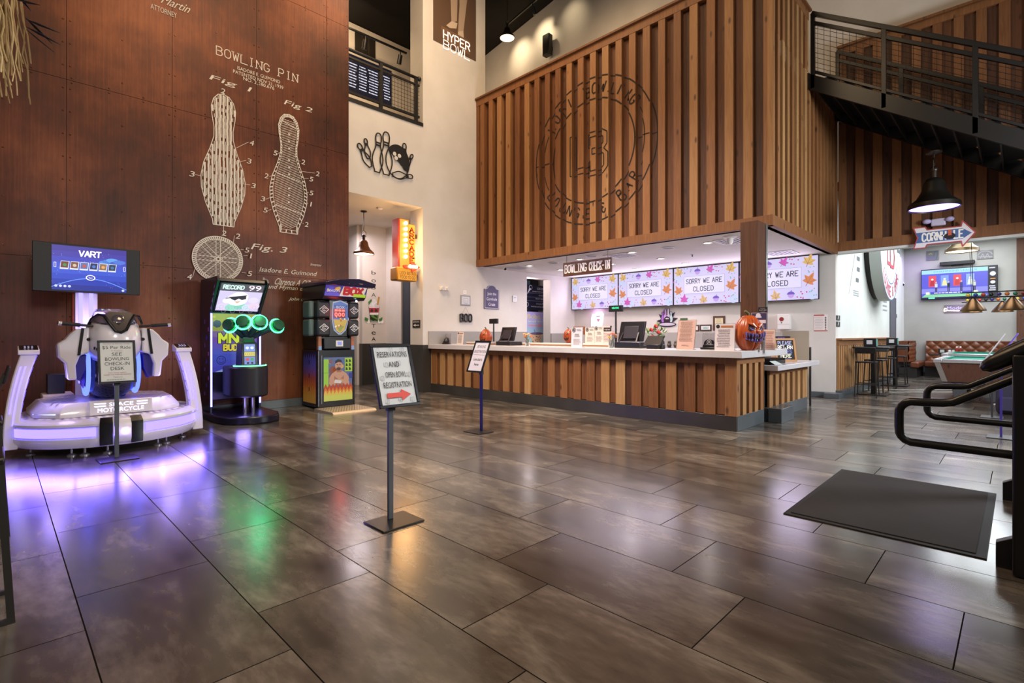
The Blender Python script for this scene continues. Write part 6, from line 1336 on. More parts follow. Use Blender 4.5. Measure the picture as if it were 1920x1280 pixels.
# things along the back counter and wall
def bthing(name, label, cat, px, py, X=12.45): x, y, _ = UX(px, py, X); return thing(name, label, cat, (x, y, .95))
zz_ = lambda px, py, X: UX(px, py, X)[2]
for i, (px, py, c, lab) in enumerate(((1252, 640, '#2a2226', 'dark small trophy figure left of the tan paper menu, left one of two'), (1264, 638, '#4a3c34', 'brown small trophy figure left of the tan paper menu, right one of two'))):
    x, y, z = UX(px, 646, 9.2)
b = B().mat('#cfcac6'); x_, y0_, _ = UX(1240, 646, 9.0); y1_ = UX(1345, 646, 9.0)[1]; b.box(8.9, y1_, 0, 9.4, y0_, 1.06); b.mat('#8f8a86'); b.box(8.88, y1_ - .02, 1.06, 9.42, y0_ + .02, 1.09); tag(recenter(b.obj('drinks_cabinet', bev=.004), (9.15, y0_, 0)), 'pale equipment cabinet standing behind the tan paper menu', 'cabinet')
for px, c, lab in ((1243, '#2a2226', 'dark squat figurine on the pale cabinet, left one of three'), (1255, '#3c322e', 'dark brown figurine on the pale cabinet, middle one of three'), (1267, '#4a3c34', 'brown figurine on the pale cabinet, right one of three')):
    x, y, _ = UX(px, 640, 9.1); t = thing('figurine', lab, 'figurine', (x, y, 1.09)); b = B().mat(c + '|r.4'); b.lathe([(.001, 0), (.05, 0), (.05, .02), (.03, .03), (.045, .07), (.03, .11), (.001, .115)], n=14); b.obj('body', t, local=True); b = B().mat(c + '|r.4'); b.ball((0, 0, .125), .032, 12); b.obj('head', t, local=True)
def wframe(name, label, cat, px0, py0, px1, py1, fc, draw, X=12.798, dep=.02, bw=.03):
    _, y0, z1 = UX(px0, py0, X); _, y1, z0 = UX(px1, py1, X); t = thing(name, label, cat, (X, (y0 + y1) / 2, z0)); W_, H_ = y0 - y1, z1 - z0
    b = B().mat(fc); b.box(X - dep, y1, z0, X, y0, z1); b.obj('frame' if bw else 'panel', t, bev=.004); b = B(); g = G(b, (X - dep, y0, z0), (0, -1, 0), (0, 0, 1)); draw(g, W_, H_); b.obj('printed_sheet', t, sm=0); return t
cert = lambda c: (lambda g, W_, H_: (g.rect(.035, .035, W_ - .035, H_ - .035, '#e6dfd8'), g.rect(W_ * .22, H_ * .28, W_ * .78, H_ * .72, c), g.para(W_ * .3, W_ * .7, H_ * .35, H_ * .65, 3, '#7a7874')))
wframe('certificate_frame', 'dark-framed certificate partly behind the tan paper menu', 'picture frame', 1291, 609, 1311.5, 621, '#4a322a', cert('#dccfc8'))
wframe('certificate_frame', 'dark-framed certificate with a pale green print on the back wall', 'picture frame', 1313, 608.5, 1334.5, 620.5, '#3f2a24', cert('#b6cdc4'))
wframe('licence_frame', 'upright brown frame with a cream licence above the right card holder', 'picture frame', 1337.5, 592.5, 1360, 619.5, '#4d2f22', lambda g, W_, H_: (g.rect(.05, .05, W_ - .05, H_ - .05, '#ddd0a8'), g.para(W_ * .25, W_ * .75, H_ * .3, H_ * .85, 7, '#8a7f66')))
# cartoon bowling sticker cut-out
def cut(g, W_, H_):
    g.poly([(W_ * .5 + W_ * (.5 if k % 2 else .3) * math.cos(PI * k / 11 - .1), H_ * .3 + H_ * (.68 if k % 2 else .38) * math.sin(PI * k / 11 - .05)) for k in range(13)] , '#241a2c')
    for k, (x, h_) in enumerate(((.3, .8), (.42, .95), (.56, .97), (.68, .8))): g.line(pin(W_ * x, H_ * .25, H_ * h_, W_ * .085), W_ * .025, '#241a2c', True); g.poly(pin(W_ * x, H_ * .25, H_ * h_, W_ * .075)[::-1], ('#a06ac0', '#c89ad8', '#d8c8dc', '#b8d0cc')[k])
    g.disc(W_ * .5, H_ * .38, W_ * .15, '#2c1626'); g.disc(W_ * .46, H_ * .45, W_ * .03, '#e8e0ea', n=8); g.disc(W_ * .54, H_ * .45, W_ * .03, '#e8e0ea', n=8)
    g.disc(W_ * .5, H_ * .14, W_ * .42, '#241a2c', ry=H_ * .13); g.disc(W_ * .5, H_ * .15, W_ * .36, '#c3b8c6', ry=H_ * .08)
X_ = 12.798; _, y0_, z1_ = UX(1231, 578, X_); _, y1_, z0_ = UX(1272, 613, X_); t = thing('wall_decal', 'spiky purple bowling pins and ball cut-out on the wall under the menu screens', 'wall decal', (X_, (y0_ + y1_) / 2, z0_)); b = B(); g = G(b, (X_ - .008, y0_, z0_), (0, -1, 0), (0, 0, 1)); cut(g, y0_ - y1_, z1_ - z0_); b.obj('cut_out', t, sm=0)
# glowing ghost sign
_, y0_, z1_ = UX(1110, 585, X_); _, y1_, z0_ = UX(1133, 612, X_); t = thing('neon_sign', 'glowing white ghost-shaped sign under the leftmost menu screens', 'neon sign', (X_, (y0_ + y1_) / 2, z0_)); W_, H_ = y0_ - y1_, z1_ - z0_
b = B().mat('e1.8#eae2ff'); pts = [(.0, .0), (.1, .06), (.25, .0), (.4, .06), (.6, 0), (.8, .05), (.86, .0), (.95, .5), (1, .85), (.85, 1.0), (.75, .95), (.65, .86), (.4, .88), (.1, .84), (.02, .6)]
b.prism([(y0_ - a * W_, z0_ + c * H_) for a, c in pts], lambda a, c, q: (q, a, c), X_ - .05, X_ - .02); b.obj('glow_panel', t)
b = B(); g = G(b, (X_ - .051, y0_, z0_), (0, -1, 0), (0, 0, 1)); g.line([(W_ * .45, H_ * .66), (W_ * .75, H_ * .7)], .03, 'e1#b090b0'); g.poly([(W_ * .6, H_ * .3), (W_ * .76, H_ * .5), (W_ * .6, H_ * .53), (W_ * .44, H_ * .5)], 'e1#c88aa0'); b.obj('face', t, sm=0)
lamp('POINT', (12.6, (y0_ + y1_) / 2, z1_), 4, (.95, .5, 1), soft=.1)
# dispenser, notice, panel, till screen, chalkboard
t = wframe('dispenser', 'white wall dispenser with a red round button right of the wooden post', 'dispenser', 1462, 590, 1484, 617, '#e8e2e0|r.3', lambda g, W_, H_: (g.disc(W_ * .35, H_ * .68, .05, '#8a2a24', n=16), g.disc(W_ * .35, H_ * .44, .015, '#5a5654', n=8), g.line([(0, H_ * .33), (W_, H_ * .33)], .01, '#c8c2c0')), dep=.16, bw=0)
wframe('price_notice', 'red-striped price notice printed on the wall near the white hall corner', 'notice', 1526, 590, 1552, 620.5, '#e0d6d2', lambda g, W_, H_: (g.rect(0, H_ * .93, W_ * .76, H_, '#b8473c'), g.rect(0, 0, W_, H_ * .05, '#b8473c'), g.para(W_ * .05, W_ * .72, H_ * .1, H_ * .88, 8, '#a89c9a', th=H_ * .02), [g.disc(W_ * .86, H_ * (.12 + .1 * k), W_ * .05, '#3a3434', n=7) for k in range(8)]), dep=.004, bw=0)
X_ = 11.0; _, y0_, z1_ = UX(1467, 620, X_); _, y1_, _ = UX(1517, 620, X_); b = B().mat('#a59888|r.6'); b.box(X_, y1_, .12, X_ + .04, y0_, z1_); b.mat('#2a2426'); b.box(X_, y1_ - .03, 0, X_ + .04, y1_, 1.12); tag(recenter(b.obj('partition_panel', bev=.004), (X_, y0_, 0)), 'taupe partition panel standing behind the framed chalkboard', 'panel')
x_, y_, _ = UX(1464, 640, 10.84); t = thing('keypad_screen', 'dark till screen with lit violet keys behind the right end of the counter', 'screen', (x_, y_, 0)); b = B().mat('#221e28|r.3'); W_ = .34; b.box(x_ - .01, y_ - W_ / 2, 1.19, x_ + .03, y_ + W_ / 2, 1.33); b.obj('casing', t, bev=.006); b = B().mat('#b08a78'); b.box(x_ - .05, y_ - W_ / 2, 0, x_ + .12, y_ + W_ / 2, 1.18); b.obj('pedestal', t, bev=.004)
b = B(); g = G(b, (x_ - .011, y_ + W_ / 2, 1.19), (0, -1, 0), (0, 0, 1)); g.rect(.01, .01, W_ - .01, .13, 'e.5#2a2446')
for i in range(3):
    for j in range(3): g.rect(.12 + i * .045, .02 + j * .035, .155 + i * .045, .045 + j * .035, 'e.8#6a60b8')
g.rect(.03, .06, .08, .1, 'e.8#6a60a8'); b.obj('keys', t, sm=0)
# chalkboard
x_, y_ = UX(1494, 660, 9.6)[:2]; t = thing('chalkboard', 'wood-framed chalkboard reading PLEASE RETURN SHOES HERE on the lower counter', 'chalkboard', (9.62, 2.86, .88), -.62)
up = Vector((0, .16, 1)).normalized(); W_, H_ = .40, .41; fn = lambda a, c, q: tuple(Vector((0, q, .012)) + Vector((1, 0, 0)) * a + up * c)
b = B().mat('#a8753f|r.6')
for p in ([(-W_ / 2, 0), (W_ / 2, 0), (W_ / 2, .035), (-W_ / 2, .035)], [(-W_ / 2, H_ - .035), (W_ / 2, H_ - .035), (W_ / 2, H_), (-W_ / 2, H_)], [(-W_ / 2, .035), (-W_ / 2 + .035, .035), (-W_ / 2 + .035, H_ - .035), (-W_ / 2, H_ - .035)], [(W_ / 2 - .035, .035), (W_ / 2, .035), (W_ / 2, H_ - .035), (W_ / 2 - .035, H_ - .035)]): b.prism(p, fn, -.012, .012)
b.obj('frame', t, local=True, bev=.003)
b = B().mat('#16141c|r.8'); b.prism([(-W_ / 2 + .03, .03), (W_ / 2 - .03, .03), (W_ / 2 - .03, H_ - .03), (-W_ / 2 + .03, H_ - .03)], fn, -.002, .008); g = G(b, fn(0, 0, -.003), (1, 0, 0), up)
for s, y, c, a in (('PLEASE', .295, '#9a98c0', .13), ('RETURN', .22, '#e6e2dc', .14), ('SHOES', .145, '#5f66b0', .12), ('HERE', .07, '#e6e2c8', .10)): g.stext(s, -a, a, y, .058, c, .011, gap=1.2)
g.para(-.12, .12, .035, .06, 1, '#8a86b0'); b.obj('slate', t, local=True, sm=0)
b = B().mat('#2a2426'); b.bar((0, .02, .3), (0, .16, .014), .02, .012); b.obj('rear_leg', t, local=True)
t = thing('shoe_tray', 'black open tray on the lower counter left of the chalkboard', 'tray', (9.0, 3.0, .88)); b = B().mat('#1c1a18|r.6'); b.box(-.36, -.2, 0, .36, .24, .02); b.box(-.36, -.2, .02, -.34, .24, .09); b.box(.34, -.2, .02, .36, .24, .09); b.box(-.34, .22, .02, .34, .24, .11); b.box(-.34, -.2, .02, .34, -.18, .05); b.obj('body', t, local=True, bev=.004)
b = B().mat('#cfd4d0'); b.add([(-.45, -.3, .004), (-.2, -.33, .004), (-.18, -.21, .06), (-.42, -.2, .06)], [(0, 1, 2, 3)]); b.obj('paper_flap', t, local=True)
# signs on the wooden post
def pframe(name, label, px0, py0, px1, py1, draw, X=8.16, dep=.012, col='#3c3154'):
    _, y0, z1 = UX(px0, py0, X); _, y1, z0 = UX(px1, py1, X); t = thing(name, label, 'sign', (X, (y0 + y1) / 2, z0)); b = B().mat(col); b.box(X - dep, y1, z0, X, y0, z1); b.obj('panel', t, bev=.002); b = B(); g = G(b, (X - dep, y0, z0), (0, -1, 0), (0, 0, 1)); draw(g, y0 - y1, z1 - z0); b.obj('lettering', t, sm=0)
pframe('post_sign', 'small black sign high on the wooden post above the purple one', 1422, 576, 1439.5, 586.5, lambda g, W_, H_: (g.text('PLEASE', W_ * .25, W_ * .75, H_ * .7, H_ * .14, '#a8a0a0'), g.text('WAIT HERE', W_ * .1, W_ * .9, H_ * .4, H_ * .18, '#d0c8c8'), g.text('THANKS', W_ * .3, W_ * .7, H_ * .12, H_ * .14, '#a8a0a0')), col='#17131a')
pframe('post_poster', 'purple poster with a white emblem on the wooden post behind the big pumpkin', 1409, 586.5, 1439, 620, lambda g, W_, H_: (g.disc(W_ * .45, H_ * .85, W_ * .15, '#d8d0e0'), g.rect(W_ * .25, H_ * .72, W_ * .65, H_ * .8, '#d8d0e0'), g.rect(W_ * .3, H_ * .42, W_ * .92, H_ * .6, '#dccbd4'), g.para(W_ * .2, W_ * .9, H_ * .08, H_ * .36, 5, '#b8acc8'), g.frame(0, 0, W_, H_, W_ * .03, '#a8a0b0')), X=8.14)
t = cthing('drinking_glass', 'tall clear glass between the big pumpkin and the pinkish notice', 'glass', 1430, 7.84); b = B().mat('#e0e2e4|r.03|t.92'); b.lathe([(.001, .006), (.03, .006), (.042, .28), (.045, .28), (.034, 0), (.001, 0)], n=20); b.obj('vessel', t, local=True)
# ---------------- beyond the check-in doorway
YK = 10.95; _x0, _, _z1 = UY(986, 533, YK); _x1, _, _z0 = UY(1033, 583, YK)
t = thing('dessert_board', 'dark blue dessert menu board seen through the doorway beside the counter', 'menu board', ((_x0 + _x1) / 2, YK, _z0)); b = B().mat('#1b1d3c|r.4'); b.box(_x0, YK, _z0, _x1, YK + .04, _z1); b.obj('panel', t)
b = B(); g = G(b, (_x0, YK, _z0), (1, 0, 0), (0, 0, 1)); W_, H_ = _x1 - _x0, _z1 - _z0; L_ = '#d8d8e8'; g.text('DESSERTS', W_ * .45, W_ * .9, H_ * .83, H_ * .09, L_); g.text('SMORES CHOCOLATE LAVA CAKE', W_ * .25, W_ * .97, H_ * .73, H_ * .045, L_); g.text('CHURROS', W_ * .5, W_ * .85, H_ * .58, H_ * .05, L_); g.text('ROOT BEER FLOAT', W_ * .38, W_ * .92, H_ * .44, H_ * .05, L_); g.text('A LA MODE', W_ * .4, W_ * .85, H_ * .24, H_ * .05, L_); g.text('PRETZEL BITES AND CHEESE', W_ * .2, W_ * .95, H_ * .12, H_ * .05, L_)
for y in (.68, .52, .37): g.line([(W_ * .02, H_ * y), (W_ * .98, H_ * y)], .008, '#8a8cb0')
g.poly([(W_ * .04, H_ * .62), (W_ * .2, H_ * .85), (W_ * .13, H_ * .88)], L_); g.ring(W_ * .18, H_ * .9, W_ * .06, .012, L_, n=14); g.ring(W_ * .05, H_ * .22, W_ * .05, .012, L_, n=12); b.obj('lettering', t, sm=0)
b = B().mat('#1c1a20'); b.box(_x1 - .35, YK + .6, 0, _x1 + .05, YK + .9, 3.2); b.mat('#5a7a8a'); b.box(_x0 + .3, YK + .6, 2.7, _x1 - .36, YK + .7, 3.15); tag(recenter(b.obj('kitchen_shelving'), (_x1, YK, 0)), 'dark shelving post behind the dessert board in the back room', 'shelving')
YK = 10.6; _x0, _, _z1 = UY(988, 584, YK); _x1, _, _ = UY(1019, 584, YK)
t = thing('boba_banner', 'pastel Boba Served Here stand-up poster with a pink arrow in the doorway', 'poster', ((_x0 + _x1) / 2, YK, 0)); W_, H_ = _x1 - _x0, _z1
b = B().mat('#2a2a30'); b.box(_x0, YK - .1, 0, _x1, YK + .15, .06); b.obj('stand', t)
b = B().mat('#b9c4e4'); b.box(_x0, YK, .06, _x1, YK + .015, H_); b.obj('banner', t)
b = B(); g = G(b, (_x0, YK, 0), (1, 0, 0), (0, 0, 1)); hh = lambda py: UY(1000, py, YK)[2]
for i, c in enumerate(('a8dcd4', 'a8d4dc', 'a9cbe4', 'aebfe8', 'b4b4ea', 'b0a4e4')): g.rect(0, hh(648 - i * 10.6), W_, hh(648 - (i + 1) * 10.6), '#' + c); g.k -= g.step
g.up(); g.text('Boba', W_ * .03, W_ * .8, hh(597), .14, '#e8d86a'); g.text('Served Here', W_ * .05, W_ * .95, hh(604), .07, '#eef0d0'); ya = hh(610); g.poly([(W_ * .08, ya - .02), (W_ * .7, ya - .02), (W_ * .7, ya - .055), (W_ * .95, ya), (W_ * .7, ya + .055), (W_ * .7, ya + .02), (W_ * .08, ya + .02)], '#e89aa8')
yb, yc = hh(643), hh(625); g.poly([(W_ * .32, yb), (W_ * .85, yb), (W_ * .97, yc), (W_ * .2, yc)], '#eec6a0'); g.disc(W_ * .585, yc, W_ * .39, '#7a5a80', ry=.04)
for k in range(18): g.disc(W_ * r.uniform(.32, .84), r.uniform(yb + .02, yc - .05), .016, '#6a3a30', n=8); g.k -= g.step
g.up(); g.line([(W_ * .5, yc), (W_ * .42, yc + .12)], .03, '#5a8ac8'); b.obj('picture', t, sm=0)
t = thing('bar_chair', 'pale chair back glimpsed in the doorway right of the boba poster', 'chair', (12.85, 11.06, 0)); b = B().mat('#d8d6da'); b.box(-.16, -.02, .85, .18, .02, 1.35); b.obj('backrest', t, local=True, bev=.03)
for sx in (-.15, .17): b = B().mat('#3a3438'); b.box(sx - .015, -.02, 0, sx + .015, .02, .86); b.obj('leg', t, local=True)
b = B().mat('#3a3438'); b.box(-.18, -.4, .74, .2, .0, .78); b.obj('seat', t, local=True, bev=.01)
lamp('AREA', (11.3, 11.9, 3.2), 30, PINK, 1.0, .6, aim=(11.3, 12, 0)); lamp('POINT', (10.9, 10.25, 2.9), 25, PINK, soft=.15)  # point lamp added to light the dessert board and banner
# ================================================================ GAMES HALL
# arrow sign, emergency light and industrial lamp near the stairs
XW = 12.78
def wx(px, py, X=XW): return pX(px, py, X)
t = thing('arrow_sign', 'blue and white arrow sign reading CORNHOLE over the games hall opening', 'sign', (12.7, UX(1768, 470, 12.7)[1], 3.0)); X_ = 12.68
b = B(); g = G(b, (X_, 0, 0), (0, -1, 0), (0, 0, 1)); Q = lambda px, py: pX(px, py, X_)
L_, R_ = Q(1713, 470)[0], Q(1829, 448)[0]; zc_ = 3.24; Wd = R_ - L_
poly = [(L_, zc_ - .20), (L_ + Wd * .07, zc_), (L_, zc_ + .20), (L_ + Wd * .2, zc_ + .20), (L_ + Wd * .23, zc_ + .14), (R_ - Wd * .22, zc_ + .14), (R_ - Wd * .20, zc_ + .24), (R_, zc_), (R_ - Wd * .20, zc_ - .24), (R_ - Wd * .22, zc_ - .14), (L_ + Wd * .23, zc_ - .14), (L_ + Wd * .2, zc_ - .20)]
bb = B().mat('#e2dde2'); bb.prism(poly, lambda a, c, q: (q, -a, c), X_ + .02, X_ + .001); bb.obj('board', t)
g.line(poly, .02, '#b0484e', True); g.poly([(L_ + Wd * .03, zc_ - .1), (R_ - Wd * .2, zc_ - .1), (R_ - .05, zc_), (R_ - Wd * .2, zc_ + .1), (L_ + Wd * .03, zc_ + .1), (L_ + Wd * .085, zc_)], '#48669c')
g.stext('CORNH', L_ + Wd * .15, L_ + Wd * .535, zc_ - .075, .15, '#f0ece6', .026, gap=1.5); g.stext('LE', L_ + Wd * .67, L_ + Wd * .81, zc_ - .075, .15, '#f0ece6', .026, gap=1.5); g.disc(L_ + Wd * .60, zc_ - .02, .085, '#1f1a1e', ry=.06); g.rect(L_ + Wd * .572, zc_ - .01, L_ + Wd * .63, zc_ + .1, '#c85a3c'); b.obj('lettering', t, sm=0)
_, y_, z_ = UX(1760, 417, XW); t = thing('emergency_light', 'pale lavender twin-head emergency light on the cedar wall above the arrow sign', 'light', (XW, y_, z_)); b = B().mat('#c4bdd8|r.4'); b.box(XW - .07, y_ - .11, z_ - .07, XW, y_ + .11, z_ + .07); b.obj('body', t, bev=.02)  # violet light on the fitting put into its colour
for s in (-1, 1): b = B().mat('#b9b0dc|r.3'); b.ball((XW - .07, y_ + s * .17, z_ + .03), .07, 14, (1, 1, .7)); b.obj('lamp_head', t)
XL = 11.1; x_, y_, z_ = UX(1751, 391, XL)
dome_lamp('industrial_lamp', 'big dark industrial dome lamp with bright white disc under the stairs', (x_, y_, z_), .36, .95, '#1a1714|r.4|m.5', 'e6#9a7cff'); lamp('SPOT', (x_, y_, z_ - .05), 90, (.86, .80, 1), angle=150, blend=.6, soft=.3)
# small pendants in the hall
x_, y_, z_ = UX(1803, 472, 16.6); dome_lamp('pendant_lamp', 'brass bell pendant lamp in the games hall just below the arrow sign', (x_, y_, z_), .33, 4.5 - z_, '#5a4a32|m.7|r.35', 'e5#ffe6bc')
# round logo disc on the hall wall
YH = 2.83; t = thing('round_logo_sign', 'huge round illuminated logo disc with red letters on the white hall wall', 'sign', (17.0, YH, 3.75)); RR = 1.48; C_ = (17.0, 3.75)
ringy = lambda R_, y: [(C_[0] + R_ * math.cos(2 * PI * i / 64), y, C_[1] + R_ * math.sin(2 * PI * i / 64)) for i in range(64)]
b = B().mat('#16120f'); b.loft([ringy(1.42, YH - .001), ringy(1.42, YH - .12)]); b.obj('backing', t)
b = B().mat('#a9ada8|r.4'); b.loft([ringy(RR, YH - .12), ringy(RR, YH - .36)]); b.mat('#cfd4d6'); b.obj('disc', t)
b = B(); g = G(b, (0, YH - .361, 0), (1, 0, 0), (0, 0, 1)); g.disc(C_[0], C_[1], RR - .01, '#d6dade', n=64); g.ring(C_[0], C_[1], RR - .02, .03, '#4a5a8a', n=64); g.ring(C_[0], C_[1], 1.02, .03, '#4a5a8a', n=64)
def curve(tx, mid, span, h):
    for i, ch in enumerate(tx):
        a = math.radians(mid - span * (.5 - i / (len(tx) - 1))); R_ = 1.24
        for st in SF.get(ch, []): g.line([(C_[0] + (R_ - (zq / 6 - .5) * h) * math.cos(a + (xq / 4 - .5) * h * .6 / R_), C_[1] + (R_ - (zq / 6 - .5) * h) * math.sin(a + (xq / 4 - .5) * h * .6 / R_)) for xq, zq in st], .045, '#c0506a')
curve('LOUNGE & BAR', 270, 100, .26)
for a in (0, 180): g.line([(C_[0] + 1.02 * math.cos(math.radians(a)), C_[1]), (C_[0] + 1.45 * math.cos(math.radians(a)), C_[1])], .1, '#2c3a50')
g.line([(C_[0] - .5, C_[1] + .5), (C_[0] - .5, C_[1] - .5), (C_[0] - .05, C_[1] - .5)], .09, '#c03a50'); g.line([(C_[0] - .1, C_[1] + .5), (C_[0] + .4, C_[1] + .5), (C_[0] + .5, C_[1] + .25), (C_[0] + .4, C_[1]), (C_[0] + .52, C_[1] - .25), (C_[0] + .4, C_[1] - .55), (C_[0] - .1, C_[1] - .55), (C_[0] - .1, C_[1] + .5)], .09, '#c03a50'); g.line([(C_[0] - .1, C_[1]), (C_[0] + .4, C_[1])], .09, '#2a2024')
b.obj('artwork', t, sm=0)
# faint patent drawing and switches on the hall wall
m = B(); g = wallG(m, 'Y', YH - .002); Q = lambda px, py: pY(px, py, YH); FA = '#8e9298'
g.line([Q(1603, 475), Q(1594, 535)], .03, FA); g.line([Q(1594, 535), Q(1591, 551)], .012, FA)
for px, py in ((1609, 485), (1609, 505), (1607, 525)): a = Q(px, py); g.rect(a[0] - .14, a[1] - .05, a[0] + .16, a[1] + .05, '#6a6e74')
for py in (545, 549, 553): a = Q(1605, py); g.para(a[0] - .3, a[0] + .4, a[1] - .04, a[1] + .03, 1, '#aeb0b4')
a = Q(1660, 560); g.para(a[0] - .4, a[0] + .3, a[1] - .4, a[1] + .1, 4, '#a8aab2')
d_ = m.obj('faint_drawing', kind='structure', sm=0); d_.name = 'trim_9'
for k, (py0, py1, lab) in enumerate(((590, 600, 'upper small black sign at the white hall corner'), (602, 612, 'lower small black sign at the white hall corner'))):
    x0, _, z1 = UY(1560.5, py0, YH - .005); x1, _, z0 = UY(1566.5, py1, YH - .005); x0 = max(x0, 12.84); x1 = x0 + .3; t = thing('corner_sign', lab, 'sign', (x0, YH, z0)); b = B().mat('#26282a'); b.box(x0, YH - .012, z0, x1, YH, z1); b.obj('panel', t); b = B(); g = G(b, (x0, YH - .012, z0), (1, 0, 0), (0, 0, 1)); g.disc(.15, (z1 - z0) * .65, .04, '#b8bab8', n=10); g.para(.05, .25, .02, (z1 - z0) * .4, 2, '#b8bab8'); b.obj('lettering', t, sm=0)
# television, sound bar, neon signs on the back wall
XV = 21.97; y0_, y1_ = UX(1727, 530, 21.9)[1], UX(1871, 525, 21.9)[1]; z0_, z1_ = 2.52, 3.53
t = thing('television', 'large wall television showing sports hosts on the back wall of the games hall', 'television', (XV, (y0_ + y1_) / 2, z0_)); b = B().mat('#0e0d12|r.3'); b.box(21.87, y1_, z0_, 21.93, y0_, z1_); b.obj('bezel', t, bev=.006); b = B().mat('#222'[:1] + '222224'); b.box(21.93, (y0_ + y1_) / 2 - .2, 2.9, 21.998, (y0_ + y1_) / 2 + .2, 3.2); b.obj('wall_mount', t)
b = B(); g = G(b, (21.869, y0_, z0_), (0, -1, 0), (0, 0, 1)); W_, H_ = y0_ - y1_, z1_ - z0_; S = 'e1.0#'; V = W_ * .88
g.rect(.015, .015, W_ - .015, H_ - .015, '#101018'); g.rect(.02, .08, V, H_ - .03, S + '5a5ad0'); g.rect(.02, H_ * .84, V, H_ - .03, S + '9fd4e8'); g.text('CHAMPIONS LEAGUE', V * .2, V * .85, H_ * .88, H_ * .055, S + '6a9ac8'); g.rect(.02, H_ * .2, V, H_ * .36, S + '8a8ae0'); g.poly([(.02, .08), (V, .08), (V * .85, H_ * .22), (V * .1, H_ * .22)], S + '8ad0a0')
for i, c in enumerate(('d84a5a', '7a9ae0', 'd84a5a', '8aa8e8')):
    x = V * (.12 + i * .19); g.rect(x, H_ * .42, x + V * .12, H_ * .78, S + c); g.disc(x + V * .06, H_ * .66, V * .02, S + 'e8d8d0', n=10); g.poly([(x + V * .02, H_ * .45), (x + V * .1, H_ * .45), (x + V * .085, H_ * .62), (x + V * .035, H_ * .62)], S + ('b02a3a', 'e0d8a0', 'c03a3a', 'e0e8f0')[i])
    px = x + V * .12; g.disc(px, H_ * .56, V * .014, S + 'd8b8a0', n=8); g.poly([(px - V * .02, H_ * .4), (px + V * .02, H_ * .4), (px + V * .022, H_ * .52), (px - V * .022, H_ * .52)], S + ('c8d0e0', '1c1830', '3a3a8a', 'c8d0c0')[i]); g.rect(px - V * .016, H_ * .24, px - V * .003, H_ * .4, S + '1c1830'); g.rect(px + V * .003, H_ * .24, px + V * .016, H_ * .4, S + '1c1830')
g.rect(V * .15, H_ * .17, V * .78, H_ * .25, S + '4a4ab8'); g.para(V * .2, V * .72, H_ * .18, H_ * .245, 1, S + 'e8e8f8'); g.rect(V * .08, H_ * .17, V * .135, H_ * .25, S + 'e8e4d0'); g.rect(V * .8, H_ * .17, V * .86, H_ * .25, S + 'e8e4d0'); g.rect(.02, .02, V, .08, S + '1a1a4a'); g.rect(V * .12, .025, V * .22, .075, S + '7ae0d0')
cx_ = V + (W_ - V) / 2; g.disc(cx_, H_ * .74, .07, S + 'd8d8e8', n=16); g.disc(cx_, H_ * .48, .06, S + 'e0e0e8', ry=.05, n=14); g.rect(cx_ - .06, H_ * .57, cx_ + .06, H_ * .6, S + 'd88a3a'); g.para(V + .03, W_ - .03, H_ * .2, H_ * .38, 3, S + 'd8d8e8', th=.04); g.para(V + .03, W_ - .03, H_ * .88, H_ * .95, 1, S + 'd8d8e8', th=.04)
b.obj('display', t, sm=0)
y0_, y1_ = UX(1762, 498, 21.9)[1], UX(1828, 490, 21.9)[1]; t = thing('sound_bar', 'black sound bar mounted above the large television', 'speaker', (XV, (y0_ + y1_) / 2, 3.60)); b = B().mat('#121116|r.5'); b.box(21.84, y1_, 3.62, 21.96, y0_, 3.74); b.obj('body', t, bev=.02); b = B().mat('#1c1b20'); b.box(21.95, (y0_ + y1_) / 2 - .15, 3.6, 21.998, (y0_ + y1_) / 2 + .15, 3.72); b.obj('bracket', t)
def neon(label, px0, py0, px1, py1, draw, glow, pw):
    X_ = 21.96; _, y0, z1 = UX(px0, py0, X_); _, y1, z0 = UX(px1, py1, X_); t = thing('neon_sign', label, 'neon sign', (21.99, (y0 + y1) / 2, z0)); b = B().mat('#d0d0d4'); b.box(21.975, y1, z0, 21.998, y0, z1); 
    b.mats[0] = mat('#6a6468'); b.obj('backing', t); b = B(); g = G(b, (21.973, y0, z0), (0, -1, 0), (0, 0, 1)); draw(g, y0 - y1, z1 - z0); b.obj('tubing', t, sm=0)
    if pw: lamp('POINT', (21.7, (y0 + y1) / 2, (z0 + z1) / 2), pw, glow, soft=.15)
neon('white and violet lit beer neon below the large television', 1770, 572, 1826, 585, lambda g, W_, H_: (g.text('Modelo', W_ * .1, W_ * .8, H_ * .4, H_ * .42, 'e1.6#b9a8ff'), g.line([(0, H_ * .2), (W_ * .1, H_ * .3), (W_ * .98, H_ * .16)], .035, 'e2.5#ffd8b8'), g.line([(0, H_ * .3), (W_ * .03, H_ * .6), (W_ * .09, H_ * .5)], .03, 'e2.5#ffd8b8')), (.7, .45, 1), 4)
neon('unlit blue beer neon with a parrot outline above the sound bar', 1737, 471, 1760, 487, lambda g, W_, H_: (g.text('Corona', W_ * .02, W_ * .75, H_ * .15, H_ * .3, '#4a6a8a', .2), g.line([(W_ * .6, H_ * .4), (W_ * .7, H_ * .9), (W_ * .85, H_ * .95), (W_ * .9, H_ * .6), (W_ * .8, H_ * .1)], .03, '#4a5a60'), g.line([(W_ * .2, H_ * .65), (W_ * .35, H_ * .75), (W_ * .45, H_ * .65)], .03, '#8a9a5a')), None, 0)
